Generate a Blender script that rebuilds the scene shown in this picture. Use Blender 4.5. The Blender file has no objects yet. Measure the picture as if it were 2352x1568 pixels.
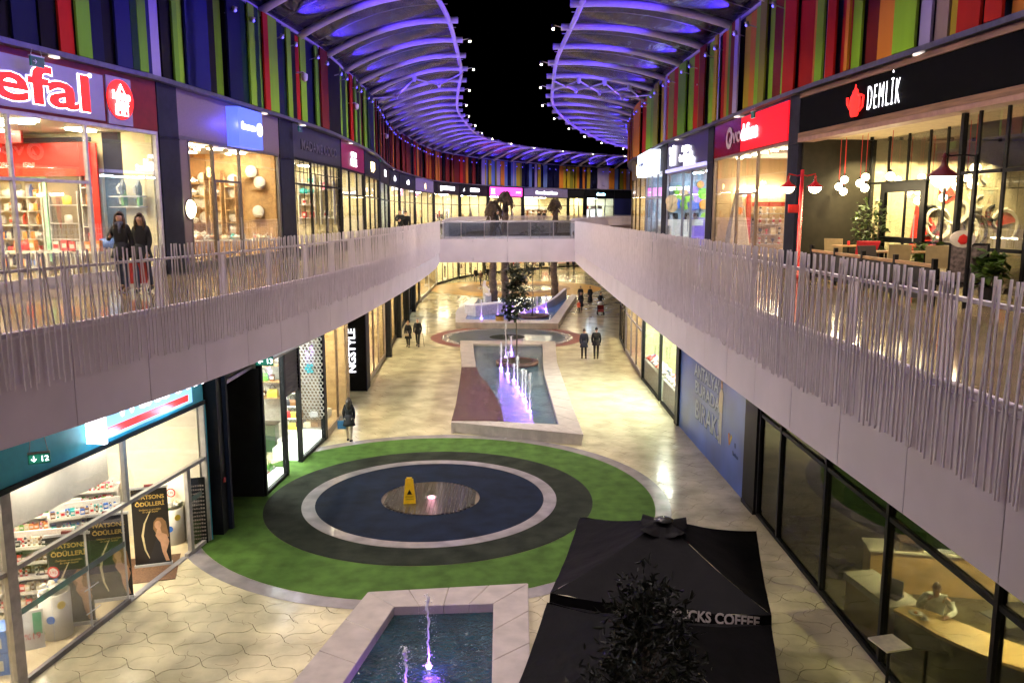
import bpy, math, random
from mathutils import Vector, Matrix
R = random.Random(7)
SC = bpy.context.scene
COL = SC.collection
PI = math.pi
# ------------------------------------------------------------------ camera
FP = 1898.0                                  # focal length in units of a 2352-wide picture
PITCH = math.atan((784 - 486) / FP)
CZ = 8.43
cd = bpy.data.cameras.new('camera'); cam = bpy.data.objects.new('camera', cd); COL.objects.link(cam)
cam.location = (0, 0, CZ); cam.rotation_euler = (PI / 2 - PITCH, 0, 0)
cd.sensor_width = 36; cd.lens = 36 * FP / 2352; cd.clip_start = .1; cd.clip_end = 2000
SC.camera = cam
# ------------------------------------------------------------------ night sky
w = bpy.data.worlds.new('World'); SC.world = w; w.use_nodes = True
nt = w.node_tree; bg = nt.nodes['Background']
sky = nt.nodes.new('ShaderNodeTexSky'); sky.sky_type = 'NISHITA'; sky.sun_disc = False
sky.sun_elevation = math.radians(-9); sky.sun_rotation = math.radians(200)
nt.links.new(sky.outputs[0], bg.inputs[0]); bg.inputs[1].default_value = 0.05
SC.view_settings.view_transform = 'Standard'; SC.view_settings.look = 'None'
SC.view_settings.exposure = 0.68; SC.view_settings.gamma = 1.0; SC.view_settings.use_curve_mapping = False
cy = SC.cycles
cy.max_bounces = 6; cy.diffuse_bounces = 3; cy.glossy_bounces = 3; cy.transmission_bounces = 3
cy.transparent_max_bounces = 12; cy.caustics_reflective = False; cy.caustics_refractive = False
cy.sample_clamp_indirect = 4.0; cy.sample_clamp_direct = 40.0; cy.use_denoising = True; cy.use_adaptive_sampling = True; cy.adaptive_threshold = .05
try: cy.use_light_tree = True
except Exception: pass

# ------------------------------------------------------------------ measuring helpers
CP, SP = math.cos(PITCH), math.sin(PITCH)
def GP(u, v, z):                              # the place at height z seen at (u, v)
    x, y = (u - 1176) / FP, (v - 784) / FP
    t = (z - CZ) / (-SP - y * CP)
    return Vector((x * t, (CP - y * SP) * t, z))
def ZY(u, v, Y):                              # the place at distance Y seen at (u, v)
    x, y = (u - 1176) / FP, (v - 784) / FP
    t = Y / (CP - y * SP)
    return Vector((x * t, Y, CZ + t * (-SP - y * CP)))
class Curve:                                  # smooth plan curve with arc length
    def __init__(s, pts, k=8):
        P = [Vector((a, b)) for a, b in pts]; P = [P[0] * 2 - P[1]] + P + [P[-1] * 2 - P[-2]]
        s.p = []
        for i in range(1, len(P) - 2):
            a, b, c, d = P[i - 1:i + 3]
            for j in range(k):
                t = j / k
                s.p.append(.5 * ((2 * b) + (c - a) * t + (2 * a - 5 * b + 4 * c - d) * t * t + (3 * b - a - 3 * c + d) * t ** 3))
        s.p.append(P[-2]); s.l = [0]
        for a, b in zip(s.p, s.p[1:]): s.l.append(s.l[-1] + (b - a).length)
        s.L = s.l[-1]
    def at(s, d):
        d = max(0, min(s.L - 1e-6, d)); lo, hi = 0, len(s.l) - 1
        while hi - lo > 1:
            m = (lo + hi) // 2
            if s.l[m] <= d: lo = m
            else: hi = m
        t = (d - s.l[lo]) / (s.l[hi] - s.l[lo])
        return s.p[lo].lerp(s.p[hi], t), (s.p[hi] - s.p[lo]).normalized()
    def s_y(s, Y):
        for i, (a, b) in enumerate(zip(s.p, s.p[1:])):
            if a.y <= Y <= b.y: return s.l[i] + (Y - a.y) / (b.y - a.y) * (s.l[i + 1] - s.l[i])
        return 0 if Y < s.p[0].y else s.L
    def hit(s, u, z=CZ):                      # arc length where the column u meets the curve
        k = (u - 1176) / FP
        g = lambda q: q.x - k * (q.y * CP - (z - CZ) * SP)
        for i, (a, b) in enumerate(zip(s.p, s.p[1:])):
            A, B = g(a), g(b)
            if A * B <= 0 and A != B and a.y > 1: return s.l[i] + A / (A - B) * (s.l[i + 1] - s.l[i])
        return None
FL = Curve([(-13.2,4),(-11.6,12),(-10.39,17.5),(-9.8,20.3),(-9.29,22.7),(-8.5,31),(-8.1,36),(-8.1,41.5),(-8.3,50),(-8.7,55),(-9.7,68),(-9.6,80),(-8.6,95),(-4.6,108),(1.3,118),(9,127),(18,134),(30,140)])
FR = Curve([(9.9,4),(9.1,15.4),(8.3,24.7),(8.05,34),(7.8,42.5),(8.0,50),(8.3,58),(9.0,64),(10.5,72),(13,82),(17,94),(23,106)])
SL = Curve([(-9.9,5),(-8.88,13.83),(-8.45,17.33),(-8.05,19.6),(-7.73,21.3),(-7.4,24),(-7.02,30),(-7.1,40),(-7.43,47.8),(-8.4,66),(-8.7,76),(-8.9,95),(-6,108),(-1,117),(7,126),(18,133),(30,139)])
SR = Curve([(6.95,4),(6.93,13.8),(6.93,20.7),(6.89,23),(6.68,32.5),(6.64,41.4),(6.93,50),(7.6,58.5),(9,68),(11.5,80),(16,94),(22,106)])
DL = Curve([(-8.2,3),(-6.9,7),(-6.14,9.58),(-5.66,11.3),(-5.08,14),(-4.65,17),(-4.37,19.3),(-4.08,23.6),(-3.83,32),(-3.82,41),(-4.1,47),(-4.7,60),(-5.2,75),(-4.2,90),(0,103),(7,113),(16,121),(28,127)])
DR = Curve([(3.85,2),(3.75,5.7),(3.69,8.2),(3.59,12.2),(3.51,17.4),(3.45,24.7),(3.46,32),(3.6,47),(4.1,58),(5.4,68),(8,80),(12,91),(18,102)])

# ------------------------------------------------------------------ mesh helpers
class MB:
    def __init__(s): s.v, s.f, s.m, s.cur = [], [], [], 0
    def add(s, vs, fs):
        o = len(s.v); s.v += [tuple(q) for q in vs]
        for f in fs: s.f.append(tuple(o + i for i in f)); s.m.append(s.cur)
        return s
    def box(s, x0, x1, y0, y1, z0, z1):
        return s.add([(x0,y0,z0),(x1,y0,z0),(x1,y1,z0),(x0,y1,z0),(x0,y0,z1),(x1,y0,z1),(x1,y1,z1),(x0,y1,z1)],
                     [(0,3,2,1),(4,5,6,7),(0,1,5,4),(1,2,6,5),(2,3,7,6),(3,0,4,7)])
    def hexa(s, a, b, c, d, h):               # quad a,b,c,d extruded by vector h
        h = Vector(h); q = [Vector(k) for k in (a, b, c, d)]
        return s.add(q + [k + h for k in q], [(0,3,2,1),(4,5,6,7),(0,1,5,4),(1,2,6,5),(2,3,7,6),(3,0,4,7)])
    def prism(s, poly, z0, z1):
        n = len(poly)
        return s.add([(x, y, z0) for x, y in poly] + [(x, y, z1) for x, y in poly],
                     [tuple(range(n))[::-1], tuple(range(n, 2 * n))] + [(i, (i + 1) % n, n + (i + 1) % n, n + i) for i in range(n)])
    def tube(s, pts, r, n=8, cap=True):
        P = [Vector(q) for q in pts]; rs = r if isinstance(r, (list, tuple)) else [r] * len(P)
        vs, fs = [], []; ref = None
        for i, q in enumerate(P):
            t = (P[min(i + 1, len(P) - 1)] - P[max(i - 1, 0)]).normalized()
            if ref is None: ref = Vector((0, 0, 1)) if abs(t.z) < .9 else Vector((1, 0, 0))
            a = (ref - t * ref.dot(t)).normalized(); b = t.cross(a); ref = a
            for k in range(n):
                g = 2 * PI * (k + .5) / n; vs.append(q + (a * math.cos(g) + b * math.sin(g)) * rs[i])
        for i in range(len(P) - 1):
            for k in range(n): fs.append((i*n+k, i*n+(k+1)%n, (i+1)*n+(k+1)%n, (i+1)*n+k))
        if cap: fs += [tuple(range(n))[::-1], tuple(range((len(P)-1)*n, len(P)*n))]
        return s.add(vs, fs)
    def lathe(s, prof, n=16, c=(0,0,0), a0=0, sx=1, sy=1):
        vs, fs = [], []
        for r, z in prof:
            for k in range(n):
                g = a0 + 2 * PI * k / n; vs.append((c[0] + r*math.cos(g)*sx, c[1] + r*math.sin(g)*sy, c[2] + z))
        for i in range(len(prof) - 1):
            for k in range(n): fs.append((i*n+k, i*n+(k+1)%n, (i+1)*n+(k+1)%n, (i+1)*n+k))
        if prof[0][0] > 1e-4: fs.append(tuple(range(n))[::-1])
        if prof[-1][0] > 1e-4: fs.append(tuple(range((len(prof)-1)*n, len(prof)*n)))
        return s.add(vs, fs)
    def ball(s, c, r, n=8, sz=1):
        m = max(3, n // 2)
        return s.lathe([(r*math.sin(PI*i/m), -r*math.cos(PI*i/m)*sz) for i in range(m+1)], n, c)
    def ring(s, cx, cy, r0, r1, z, n=96, top=True, h=0):
        vs = []
        for k in range(n):
            g = 2*PI*k/n
            vs += [(cx+r0*math.cos(g), cy+r0*math.sin(g), z), (cx+r1*math.cos(g), cy+r1*math.sin(g), z)]
        return s.add(vs, [(2*k, 2*k+1, (2*k+3)%(2*n), (2*k+2)%(2*n)) for k in range(n)])
    def data(s, name, mat, smooth=False):
        me = bpy.data.meshes.new(name); me.from_pydata(s.v, [], s.f)
        for m in (mat if isinstance(mat, (list, tuple)) else [mat]): me.materials.append(m)
        if isinstance(mat, (list, tuple)): me.polygons.foreach_set('material_index', s.m)
        if smooth: me.polygons.foreach_set('use_smooth', [True] * len(me.polygons))
        me.update(); return me
    def build(s, name, mat, parent=None, smooth=False, **kw):
        return link(name, s.data(name, mat, smooth), parent, **kw)
def link(name, data, parent=None, loc=None, rot=None, kind=None, label=None, cat=None, group=None):
    o = bpy.data.objects.new(name, data); COL.objects.link(o)
    if parent: o.parent = parent
    if loc is not None: o.location = loc
    if rot is not None: o.rotation_euler = rot
    if kind: o['kind'] = kind
    if label: o['label'] = label
    if cat: o['category'] = cat
    if group: o['group'] = group
    return o
def thing(name, label, cat, loc=(0,0,0), rz=0, group=None):
    return link(name, None, None, loc, (0, 0, rz), None, label, cat, group)
def dup(root, loc=None, rz=None, label=None, group=None, scale=None):
    kids = {}
    for o in list(root.children): kids[o] = list(o.children)
    r = root.copy(); COL.objects.link(r)
    if loc is not None: r.location = loc
    if rz is not None: r.rotation_euler = (0, 0, rz)
    if label: r['label'] = label
    if group: r['group'] = group
    if scale: r.scale = (scale,) * 3
    for c, gs in kids.items():
        k = c.copy(); COL.objects.link(k); k.parent = r
        for g in gs: q = g.copy(); COL.objects.link(q); q.parent = k
    return r
def bevel(o, wd=.01, seg=2):
    m = o.modifiers.new('bevel', 'BEVEL'); m.width = wd; m.segments = seg; m.limit_method = 'ANGLE'; return o

# ------------------------------------------------------------------ materials
_M = {}
def mat(name, col, rough=.5, metal=0, var=.12, vs=6, bump=0, bs=60, spec=.5, coat=0, rvar=0, stretch=None, detail=4):
    if name in _M: return _M[name]
    m = bpy.data.materials.new(name); m.use_nodes = True; t = m.node_tree; N = t.nodes; L = t.links
    b = N['Principled BSDF']; b.inputs['Roughness'].default_value = rough; b.inputs['Metallic'].default_value = metal
    b.inputs['Specular IOR Level'].default_value = spec; b.inputs['Coat Weight'].default_value = coat
    b.inputs['Coat Roughness'].default_value = .08
    tc = N.new('ShaderNodeTexCoord'); mp = N.new('ShaderNodeMapping'); L.new(tc.outputs['Object'], mp.inputs[0])
    if stretch: mp.inputs['Scale'].default_value = stretch
    nz = N.new('ShaderNodeTexNoise'); nz.inputs['Scale'].default_value = vs; nz.inputs['Detail'].default_value = detail
    L.new(mp.outputs[0], nz.inputs['Vector'])
    rp = N.new('ShaderNodeValToRGB'); rp.color_ramp.elements[0].position = .15; rp.color_ramp.elements[1].position = .85; rp.color_ramp.interpolation = 'EASE'
    lo = [c * max(0, 1 - 1.7*var) for c in col[:3]] + [1]; hi = [min(1, c * (1 + 1.7*var)) for c in col[:3]] + [1]
    rp.color_ramp.elements[0].color = lo; rp.color_ramp.elements[1].color = hi
    L.new(nz.outputs['Fac'], rp.inputs[0]); L.new(rp.outputs[0], b.inputs['Base Color'])
    if rvar:
        mr = N.new('ShaderNodeMapRange'); mr.inputs['To Min'].default_value = max(.02, rough - rvar); mr.inputs['To Max'].default_value = rough + rvar
        mr.inputs['From Min'].default_value = .1; mr.inputs['From Max'].default_value = .9
        n3 = N.new('ShaderNodeTexNoise'); n3.inputs['Scale'].default_value = vs * .7; L.new(mp.outputs[0], n3.inputs['Vector'])
        L.new(n3.outputs['Fac'], mr.inputs[0]); L.new(mr.outputs[0], b.inputs['Roughness'])
    if bump:
        n2 = N.new('ShaderNodeTexNoise'); n2.inputs['Scale'].default_value = bs; n2.inputs['Detail'].default_value = 3
        L.new(mp.outputs[0], n2.inputs['Vector'])
        bp = N.new('ShaderNodeBump'); bp.inputs['Strength'].default_value = bump; bp.inputs['Distance'].default_value = .02
        L.new(n2.outputs['Fac'], bp.inputs['Height']); L.new(bp.outputs[0], b.inputs['Normal'])
    _M[name] = m; return m
def emit(name, col, st):
    if name in _M: return _M[name]
    m = bpy.data.materials.new(name); m.use_nodes = True; b = m.node_tree.nodes['Principled BSDF']
    b.inputs['Base Color'].default_value = (*[c * .5 for c in col[:3]], 1); b.inputs['Roughness'].default_value = .4
    b.inputs['Emission Color'].default_value = (*col[:3], 1); b.inputs['Emission Strength'].default_value = st
    _M[name] = m; return m
def glassmat(name, tint=(1,1,1), refl=.07, rough=0.0, film=0):
    if name in _M: return _M[name]
    m = bpy.data.materials.new(name); m.use_nodes = True; t = m.node_tree; N = t.nodes; L = t.links
    N.remove(N['Principled BSDF']); out = N['Material Output']
    tr = N.new('ShaderNodeBsdfTransparent'); tr.inputs[0].default_value = (*tint, 1)
    gl = N.new('ShaderNodeBsdfGlossy'); gl.inputs['Roughness'].default_value = rough
    lw = N.new('ShaderNodeFresnel'); lw.inputs[0].default_value = 1.45
    mr = N.new('ShaderNodeMapRange'); mr.inputs['To Min'].default_value = refl*.3; mr.inputs['To Max'].default_value = .45
    L.new(lw.outputs[0], mr.inputs[0])
    mx = N.new('ShaderNodeMixShader'); L.new(mr.outputs[0], mx.inputs[0]); L.new(tr.outputs[0], mx.inputs[1]); L.new(gl.outputs[0], mx.inputs[2])
    last = mx
    if film:
        df = N.new('ShaderNodeBsdfDiffuse'); df.inputs[0].default_value = (.6, .6, .6, 1)
        m2 = N.new('ShaderNodeMixShader'); m2.inputs[0].default_value = film
        L.new(mx.outputs[0], m2.inputs[1]); L.new(df.outputs[0], m2.inputs[2]); last = m2
    L.new(last.outputs[0], out.inputs[0]); _M[name] = m; return m
STONE = mat('pale stamped stone', (.62,.555,.36), .20, var=.2, vs=1.1, bump=.18, bs=9, rvar=.06, detail=9, coat=.25)
JOINT = mat('brown stone joint', (.24,.18,.12), .6)
FLOORM = mat('polished stone floor', (.50,.44,.27), .2, var=.2, vs=.8, bump=.1, bs=5, rvar=.12, coat=.3)
WHITE = mat('white composite panel', (.80,.72,.80), .5, var=.04, vs=1.2, bump=.05, bs=4)
RAILW = mat('white painted steel', (.86,.79,.85), .4, var=.05)
STEEL = mat('white steel tube', (.52,.48,.56), .35, var=.05)
CHAR = mat('charcoal cladding', (.016,.017,.030), .7, var=.15, spec=.2)
BLACK = mat('black metal frame', (.006,.006,.007), .5, var=.2, spec=.25)
GREYM = mat('grey aluminium', (.33,.32,.36), .35, .5, var=.08)
CREAM = mat('cream painted wall', (.74,.66,.42), .6, var=.05)
WALLW = mat('white painted wall', (.78,.76,.7), .6, var=.04)
WOOD = mat('oak board', (.45,.27,.12), .45, var=.25, vs=3, stretch=(1,1,9))
SHFLOOR = mat('shop floor tile', (.66,.55,.36), .18, var=.06, vs=2)
BEIGE = mat('beige wall', (.56,.44,.26), .6, var=.08)
GLASS = glassmat('shop glass')
DGLASS = glassmat('tinted cafe glass', (.62,.64,.5), .10)
RED = mat('red lacquer', (.5,.015,.02), .25, var=.08)
NAVY = mat('blue lacquer', (.02,.03,.16), .3)

# ------------------------------------------------------------------ ground
g = MB(); g.add([(-60,-20,-.03),(80,-20,-.03),(80,160,-.03),(-60,160,-.03)], [(0,1,2,3)]); ground = g.build('ground', JOINT, kind='structure')
Y_ST = 66
g = MB(); g.add([(-14,Y_ST,0),(40,Y_ST,0),(40,150,0),(-14,150,0)], [(0,1,2,3)]); g.build('plaza_floor', FLOORM, kind='structure')
def sl_x(C, Y): return C.at(C.s_y(Y))[0].x
def cell(i, j, gap=.0075):
    def P(a, b):                               # corners of a leaf shaped lattice
        return Vector(((a-b)*.66 + .05*math.sin(b*1.3), (a+b)*.44 + .05*math.sin(a*1.1)))
    def edge(A, B, k, bow):
        d = B - A; n = Vector((-d.y, d.x)).normalized()
        return [A + d*(q/k) + n*(bow*math.sin(2*PI*q/k)) for q in range(k+1)]
    a, b, c, d = P(i, j), P(i+1, j), P(i+1, j+1), P(i, j+1)
    bw = .085
    pts = edge(a, b, 6, bw)[:6] + edge(b, c, 6, -bw)[:6] + edge(d, c, 6, bw)[::-1][:6] + edge(a, d, 6, -bw)[::-1][:6]
    ce = (a+b+c+d)/4
    return [q + (ce - q).normalized() * gap for q in pts], ce
cells = []
for i in range(-4, 90):
    for j in range(-4, 90):
        poly, ce = cell(i, j)
        Y = ce.y
        if Y > Y_ST - .2 or Y < 9.5: continue
        lx, rx = sl_x(SL, Y), sl_x(SR, Y)
        if ce.x < lx - .9 or ce.x > rx + .9: continue
        if math.hypot(ce.x + 2.42, ce.y - 23.6) < 6.0: continue
        if math.hypot(ce.x + .33, ce.y - 55.6) < 4.4: continue
        cells.append((ce.length, poly))
cells.sort(key=lambda k: k[0])
def clipY(poly): return [(q.x, min(q.y, Y_ST)) for q in poly]
rest = MB()
for n, (d, poly) in enumerate(cells):
    if n < 300: MB().prism(clipY(poly), -.03, R.uniform(-.002, .003)).build('paving_stone', STONE, ground)
    else: rest.prism(clipY(poly), -.03, 0)
rest.build('distant_paving', STONE, ground, kind='stuff')
hk = MB()                                      # scroll grooves pressed into the stones
for n, (d, poly) in enumerate(cells[:420]):
    ce = sum(poly, Vector((0, 0))) / len(poly)
    for q in range(2):
        a0 = R.uniform(0, 6.28); rr = R.uniform(.16, .3); cx, cy_ = ce.x + R.uniform(-.2, .2), ce.y + R.uniform(-.15, .15)
        pts = [(cx + rr*math.cos(a0+t*.28), cy_ + rr*.8*math.sin(a0+t*.28)) for t in range(7)]
        for (ax, ay), (bx, by) in zip(pts, pts[1:]):
            dd = Vector((bx-ax, by-ay)); nn = Vector((-dd.y, dd.x)).normalized() * .004
            hk.add([(ax-nn.x, ay-nn.y, .0045), (bx-nn.x, by-nn.y, .0045), (bx+nn.x, by+nn.y, .0045), (ax+nn.x, ay+nn.y, .0045)], [(0,1,2,3)])
hk.build('scroll_groove', mat('groove', (.22,.15,.08), .6), ground, kind='stuff')

GRN = mat('green rubber', (.062,.125,.024), .85, var=.2, vs=2.2, detail=12, bump=.3, bs=60, spec=.12)
DRK = mat('dark rubber', (.019,.023,.015), .8, var=.4, vs=1.6, detail=12, bump=.3, bs=60, spec=.12)
BLU = mat('navy rubber', (.0045,.010,.026), .75, var=.4, vs=1.5, detail=12, bump=.3, bs=60, spec=.12)
SIL = mat('grey polished band', (.30,.27,.27), .22, var=.15, vs=2, bump=.1, bs=6, rvar=.1, coat=.3)
CX, CY = -2.42, 23.6
for nm, r0, r1, z, m in [('stone_band', 6.6, 7.05, .010, SIL), ('green_rubber_ring', 4.8, 6.6, .014, GRN), ('dark_rubber_ring', 3.74, 4.8, .018, DRK), ('stone_ring', 3.36, 3.74, .024, SIL), ('navy_rubber_ring', 1.46, 3.36, .018, BLU)]:
    MB().ring(CX, CY, r0, r1, z).build(nm, m, kind='structure')
TER = mat('terracotta rubber', (.19,.06,.035), .5, var=.2, vs=2); TEA = mat('slate blue rubber', (.045,.075,.09), .3, var=.2, vs=2, coat=.3)
for nm, r0, r1, z, m in [('terracotta_ring', 4.45, 5.2, .010, TER), ('polished_stone_ring', 3.95, 4.45, .014, SIL), ('slate_rubber_disc', 1.2, 3.95, .010, TEA), ('slate_centre', .01, 1.2, .012, DRK)]:
    MB().ring(-.33, 55.6, r0, r1, z).build(nm, m, kind='structure')
YEL = mat('ochre rubber', (.48,.26,.03), .4, var=.15, vs=1)
for nm, r0, r1, z, m in [('ochre_ring', 6.2, 9.6, .010, YEL), ('brown_ring', 4.2, 6.2, .014, mat('brown rubber', (.30,.16,.05), .5)), ('pale_ring', 3.6, 4.2, .018, SIL)]:
    MB().ring(.3, 92, r0, r1, z).build(nm, m, kind='structure')

# round drain deck in the middle: planks cut to the circle
dk = thing('fountain_deck', 'round wet plank deck with a glowing lamp at the middle of the navy ring', 'deck', (CX, CY, 0))
PLK = mat('wet grey plank', (.035,.029,.028), .12, var=.5, vs=8, bump=.8, bs=40, coat=.6, stretch=(1,6,1))
for k in range(-12, 13):
    x0, x1 = k*.116 - .053, k*.116 + .053; mx = max(abs(x0), abs(x1))
    if mx >= 1.44: continue
    h = math.sqrt(1.44**2 - mx**2)
    MB().box(x0, x1, -h, h, 0, .03).build('plank', PLK, dk)
MB().lathe([(.10,0),(.10,.045),(.08,.05)], 20, (0.02,.0,0)).build('lamp', emit('pink lamp', (1,.42,.52), 7), dk, smooth=False)
MB().ring(0.02, 0, .12, .17, .04, 20).build('lamp_collar', GREYM, dk)
# ------------------------------------------------------------------ upper walkways
ZD = 6.75
def strip(Ca, Cb, z0, z1, name, n, m, extra_a=0, extra_b=0, kind='structure'):
    g = MB()
    for i in range(n):
        A0, t0 = Ca.at(Ca.L * i / n); A1, t1 = Ca.at(Ca.L * (i + 1) / n)
        # matching points on the other curve at the same share of its length
        B0, _ = Cb.at(Cb.L * i / n); B1, _ = Cb.at(Cb.L * (i + 1) / n)
        d0 = (B0 - A0).normalized(); d1 = (B1 - A1).normalized()
        B0 = B0 + d0 * extra_b; B1 = B1 + d1 * extra_b
        g.add([(A0.x,A0.y,z1),(A1.x,A1.y,z1),(B1.x,B1.y,z1),(B0.x,B0.y,z1),(A0.x,A0.y,z0),(A1.x,A1.y,z0),(B1.x,B1.y,z0),(B0.x,B0.y,z0)],
              [(0,1,2,3),(4,7,6,5)])
    return g.build(name, m, kind=kind)
def deckmat():
    m = mat('polished deck tile', (.40,.30,.19), .10, var=.18, vs=1.2, rvar=.07, bump=.06, bs=3, coat=.4)
    t = m.node_tree; N, L = t.nodes, t.links
    br = N.new('ShaderNodeTexBrick'); br.inputs['Scale'].default_value = 1; br.inputs['Brick Width'].default_value = 1.2; br.inputs['Row Height'].default_value = .6
    br.inputs['Mortar Size'].default_value = .006; br.inputs['Color1'].default_value = (1,1,1,1); br.inputs['Color2'].default_value = (.86,.86,.86,1); br.inputs['Mortar'].default_value = (.3,.3,.3,1)
    tc = N.new('ShaderNodeTexCoord'); L.new(tc.outputs['Object'], br.inputs[0])
    mx = N.new('ShaderNodeMix'); mx.data_type = 'RGBA'; mx.blend_type = 'MULTIPLY'; mx.inputs[0].default_value = 1
    b = N['Principled BSDF']; src = b.inputs['Base Color'].links[0].from_socket
    L.new(src, mx.inputs[6]); L.new(br.outputs[0], mx.inputs[7]); L.new(mx.outputs[2], b.inputs['Base Color']); return m
DECK = deckmat()
FLo = Curve([(p.x, p.y) for p in FL.p[::6]] + [(FL.p[-1].x, FL.p[-1].y)], 2)
strip(DL, FL, 5.62, ZD, 'walkway', 70, DECK, extra_b=1.2)
strip(DR, FR, 5.62, ZD, 'walkway', 60, DECK, extra_b=1.2)

def railing(C, side, s0, s1, sp, name_l, near, post_sp=1.9):
    # side +1: the open well lies on the right-hand side of the travel direction (left railing)
    t = thing('railing', name_l, 'railing', (0, 0, 0))
    def off(s, d):
        p, q = C.at(s); n = Vector((q.y, -q.x)) * side
        return p + n * d, q, n
    # slats
    n = int((s1 - s0) / sp); rest = MB(); cnt = 0
    for k in range(n):
        s = s0 + sp * (k + .5) + R.uniform(-.02, .02)
        o, q, nn = off(s, .045)
        lean = R.gauss(0, .028) if R.random() < .8 else R.uniform(-.10, .10)
        lb = R.uniform(-.03, .03); zt = 7.93 + R.uniform(-.015, .015); zb = 6.27 + R.uniform(-.04, .04)
        a = .0078 if side > 0 else .0088
        def X(z, f): c = o + q * f; return [c - q*a - nn*a, c + q*a - nn*a, c + q*a + nn*a, c - q*a + nn*a], z
        secs = [X(zb, lb), X(6.98, 0), X(zt, lean)]
        vs = [(c.x, c.y, z) for cs, z in secs for c in cs]
        fs = [(3,2,1,0), (8,9,10,11)] + [(i*4+j, i*4+(j+1)%4, i*4+4+(j+1)%4, i*4+4+j) for i in range(2) for j in range(4)]
        if s >= near and cnt < 300:
            MB().add(vs, fs).build('slat', RAILW, t); cnt += 1
        else: rest.add(vs, fs)
    rest.build('distant_slats', RAILW, t, kind='stuff')
    # hand rail, kerb
    ns = max(4, int((s1 - s0) / .6)); ss = [s0 + (s1 - s0) * i / ns for i in range(ns + 1)]
    for nm, da, db, z0, z1, m in (('handrail', -.035, .028, 7.70, 7.735, RAILW), ('kerb', -.12, -.002, ZD + .004, 6.98, WHITE), ('slat_clip_rail', .004, .03, 6.90, 6.93, RAILW)):
        g = MB()
        for a, b in zip(ss, ss[1:]):
            A0, A1 = off(a, da)[0], off(b, da)[0]; B0, B1 = off(a, db)[0], off(b, db)[0]
            g.add([(A0.x,A0.y,z0),(A1.x,A1.y,z0),(B1.x,B1.y,z0),(B0.x,B0.y,z0),(A0.x,A0.y,z1),(A1.x,A1.y,z1),(B1.x,B1.y,z1),(B0.x,B0.y,z1)],
                  [(0,3,2,1),(4,5,6,7),(0,1,5,4),(2,3,7,6)])
        g.build(nm, m, t)
    s = s0 + .4
    while s < min(s1, 62):
        o, q, nn = off(s, -.09); a = q * .006; b = nn * .075
        o2 = off(s, -.03)[0]
        MB().hexa((o-a-b).to_3d()+Vector((0,0,6.98)), (o+a-b).to_3d()+Vector((0,0,6.98)), (o+a+b*.6).to_3d()+Vector((0,0,6.98)), (o-a+b*.6).to_3d()+Vector((0,0,6.98)), (0,0,.72)).build('post', RAILW, t)
        s += post_sp
    # white fascia panels over the slab edge
    f = thing('slab_fascia', name_l.replace('railing of slim slats', 'panelled white balcony fascia').replace('leaning', 'hanging below the slats'), 'balcony fascia', (0, 0, 0))
    s = s0; k = 0
    while s < s1:
        e = min(s + 1.5, s1); A = off(s + .007, 0)[0]; B = off(e - .007, 0)[0]; nn = off((s+e)/2, 0)[2]
        M2 = off((s+e)/2, 0)[0]; th = nn * -.05
        g = MB()
        for P, Q in ((A, M2), (M2, B)):
            g.hexa((P.x,P.y,5.6), (Q.x,Q.y,5.6), (Q.x+th.x,Q.y+th.y,5.6), (P.x+th.x,P.y+th.y,5.6), (0,0,1.375))
        g.build('fascia_panel', WHITE, f); s = e
    g = MB()
    for a, b in zip(ss, ss[1:]):
        A0, A1 = off(a, -.055)[0], off(b, -.055)[0]; B0, B1 = off(a, -.1)[0], off(b, -.1)[0]
        g.add([(A0.x,A0.y,5.63),(A1.x,A1.y,5.63),(A1.x,A1.y,6.97),(A0.x,A0.y,6.97)], [(0,1,2,3)])
    g.build('backing', CHAR, f)
railing(DL, 1, DL.s_y(5), DL.s_y(47), .090, 'left white balcony railing of slim slats leaning at odd angles', DL.s_y(8.8))
railing(DR, -1, DR.s_y(3.0), DR.s_y(47.4), .078, 'right white balcony railing of slim slats leaning at odd angles', DR.s_y(5.6))
def far_rail(C, side, s0, s1, lab):
    t = thing('railing', lab, 'railing'); g = MB(); h = MB(); s = s0
    while s < s1:
        e = min(s + 1.6, s1); A, q = C.at(s); B, _ = C.at(e); n = Vector((q.y, -q.x)) * side; th = n * -.05
        h.hexa((A.x,A.y,5.6),(B.x,B.y,5.6),(B.x+th.x,B.y+th.y,5.6),(A.x+th.x,A.y+th.y,5.6),(0,0,1.38))
        g.hexa((A.x,A.y,7.70),(B.x,B.y,7.70),(B.x+th.x,B.y+th.y,7.70),(A.x+th.x,A.y+th.y,7.70),(0,0,.04))
        for k in range(13):
            P = A.lerp(B, k / 13) + n * .03
            g.box(P.x-.014, P.x+.014, P.y-.014, P.y+.014, 6.3, 7.93)
        s = e
    g.build('slats', RAILW, t, kind='stuff'); h.build('fascia', WHITE, t)
far_rail(DL, 1, DL.s_y(51.6), DL.L, 'far white railing curving right beyond the bridge')
far_rail(DR, -1, DR.s_y(51.6), DR.L, 'white railing beyond the bridge on the right side')

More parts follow.
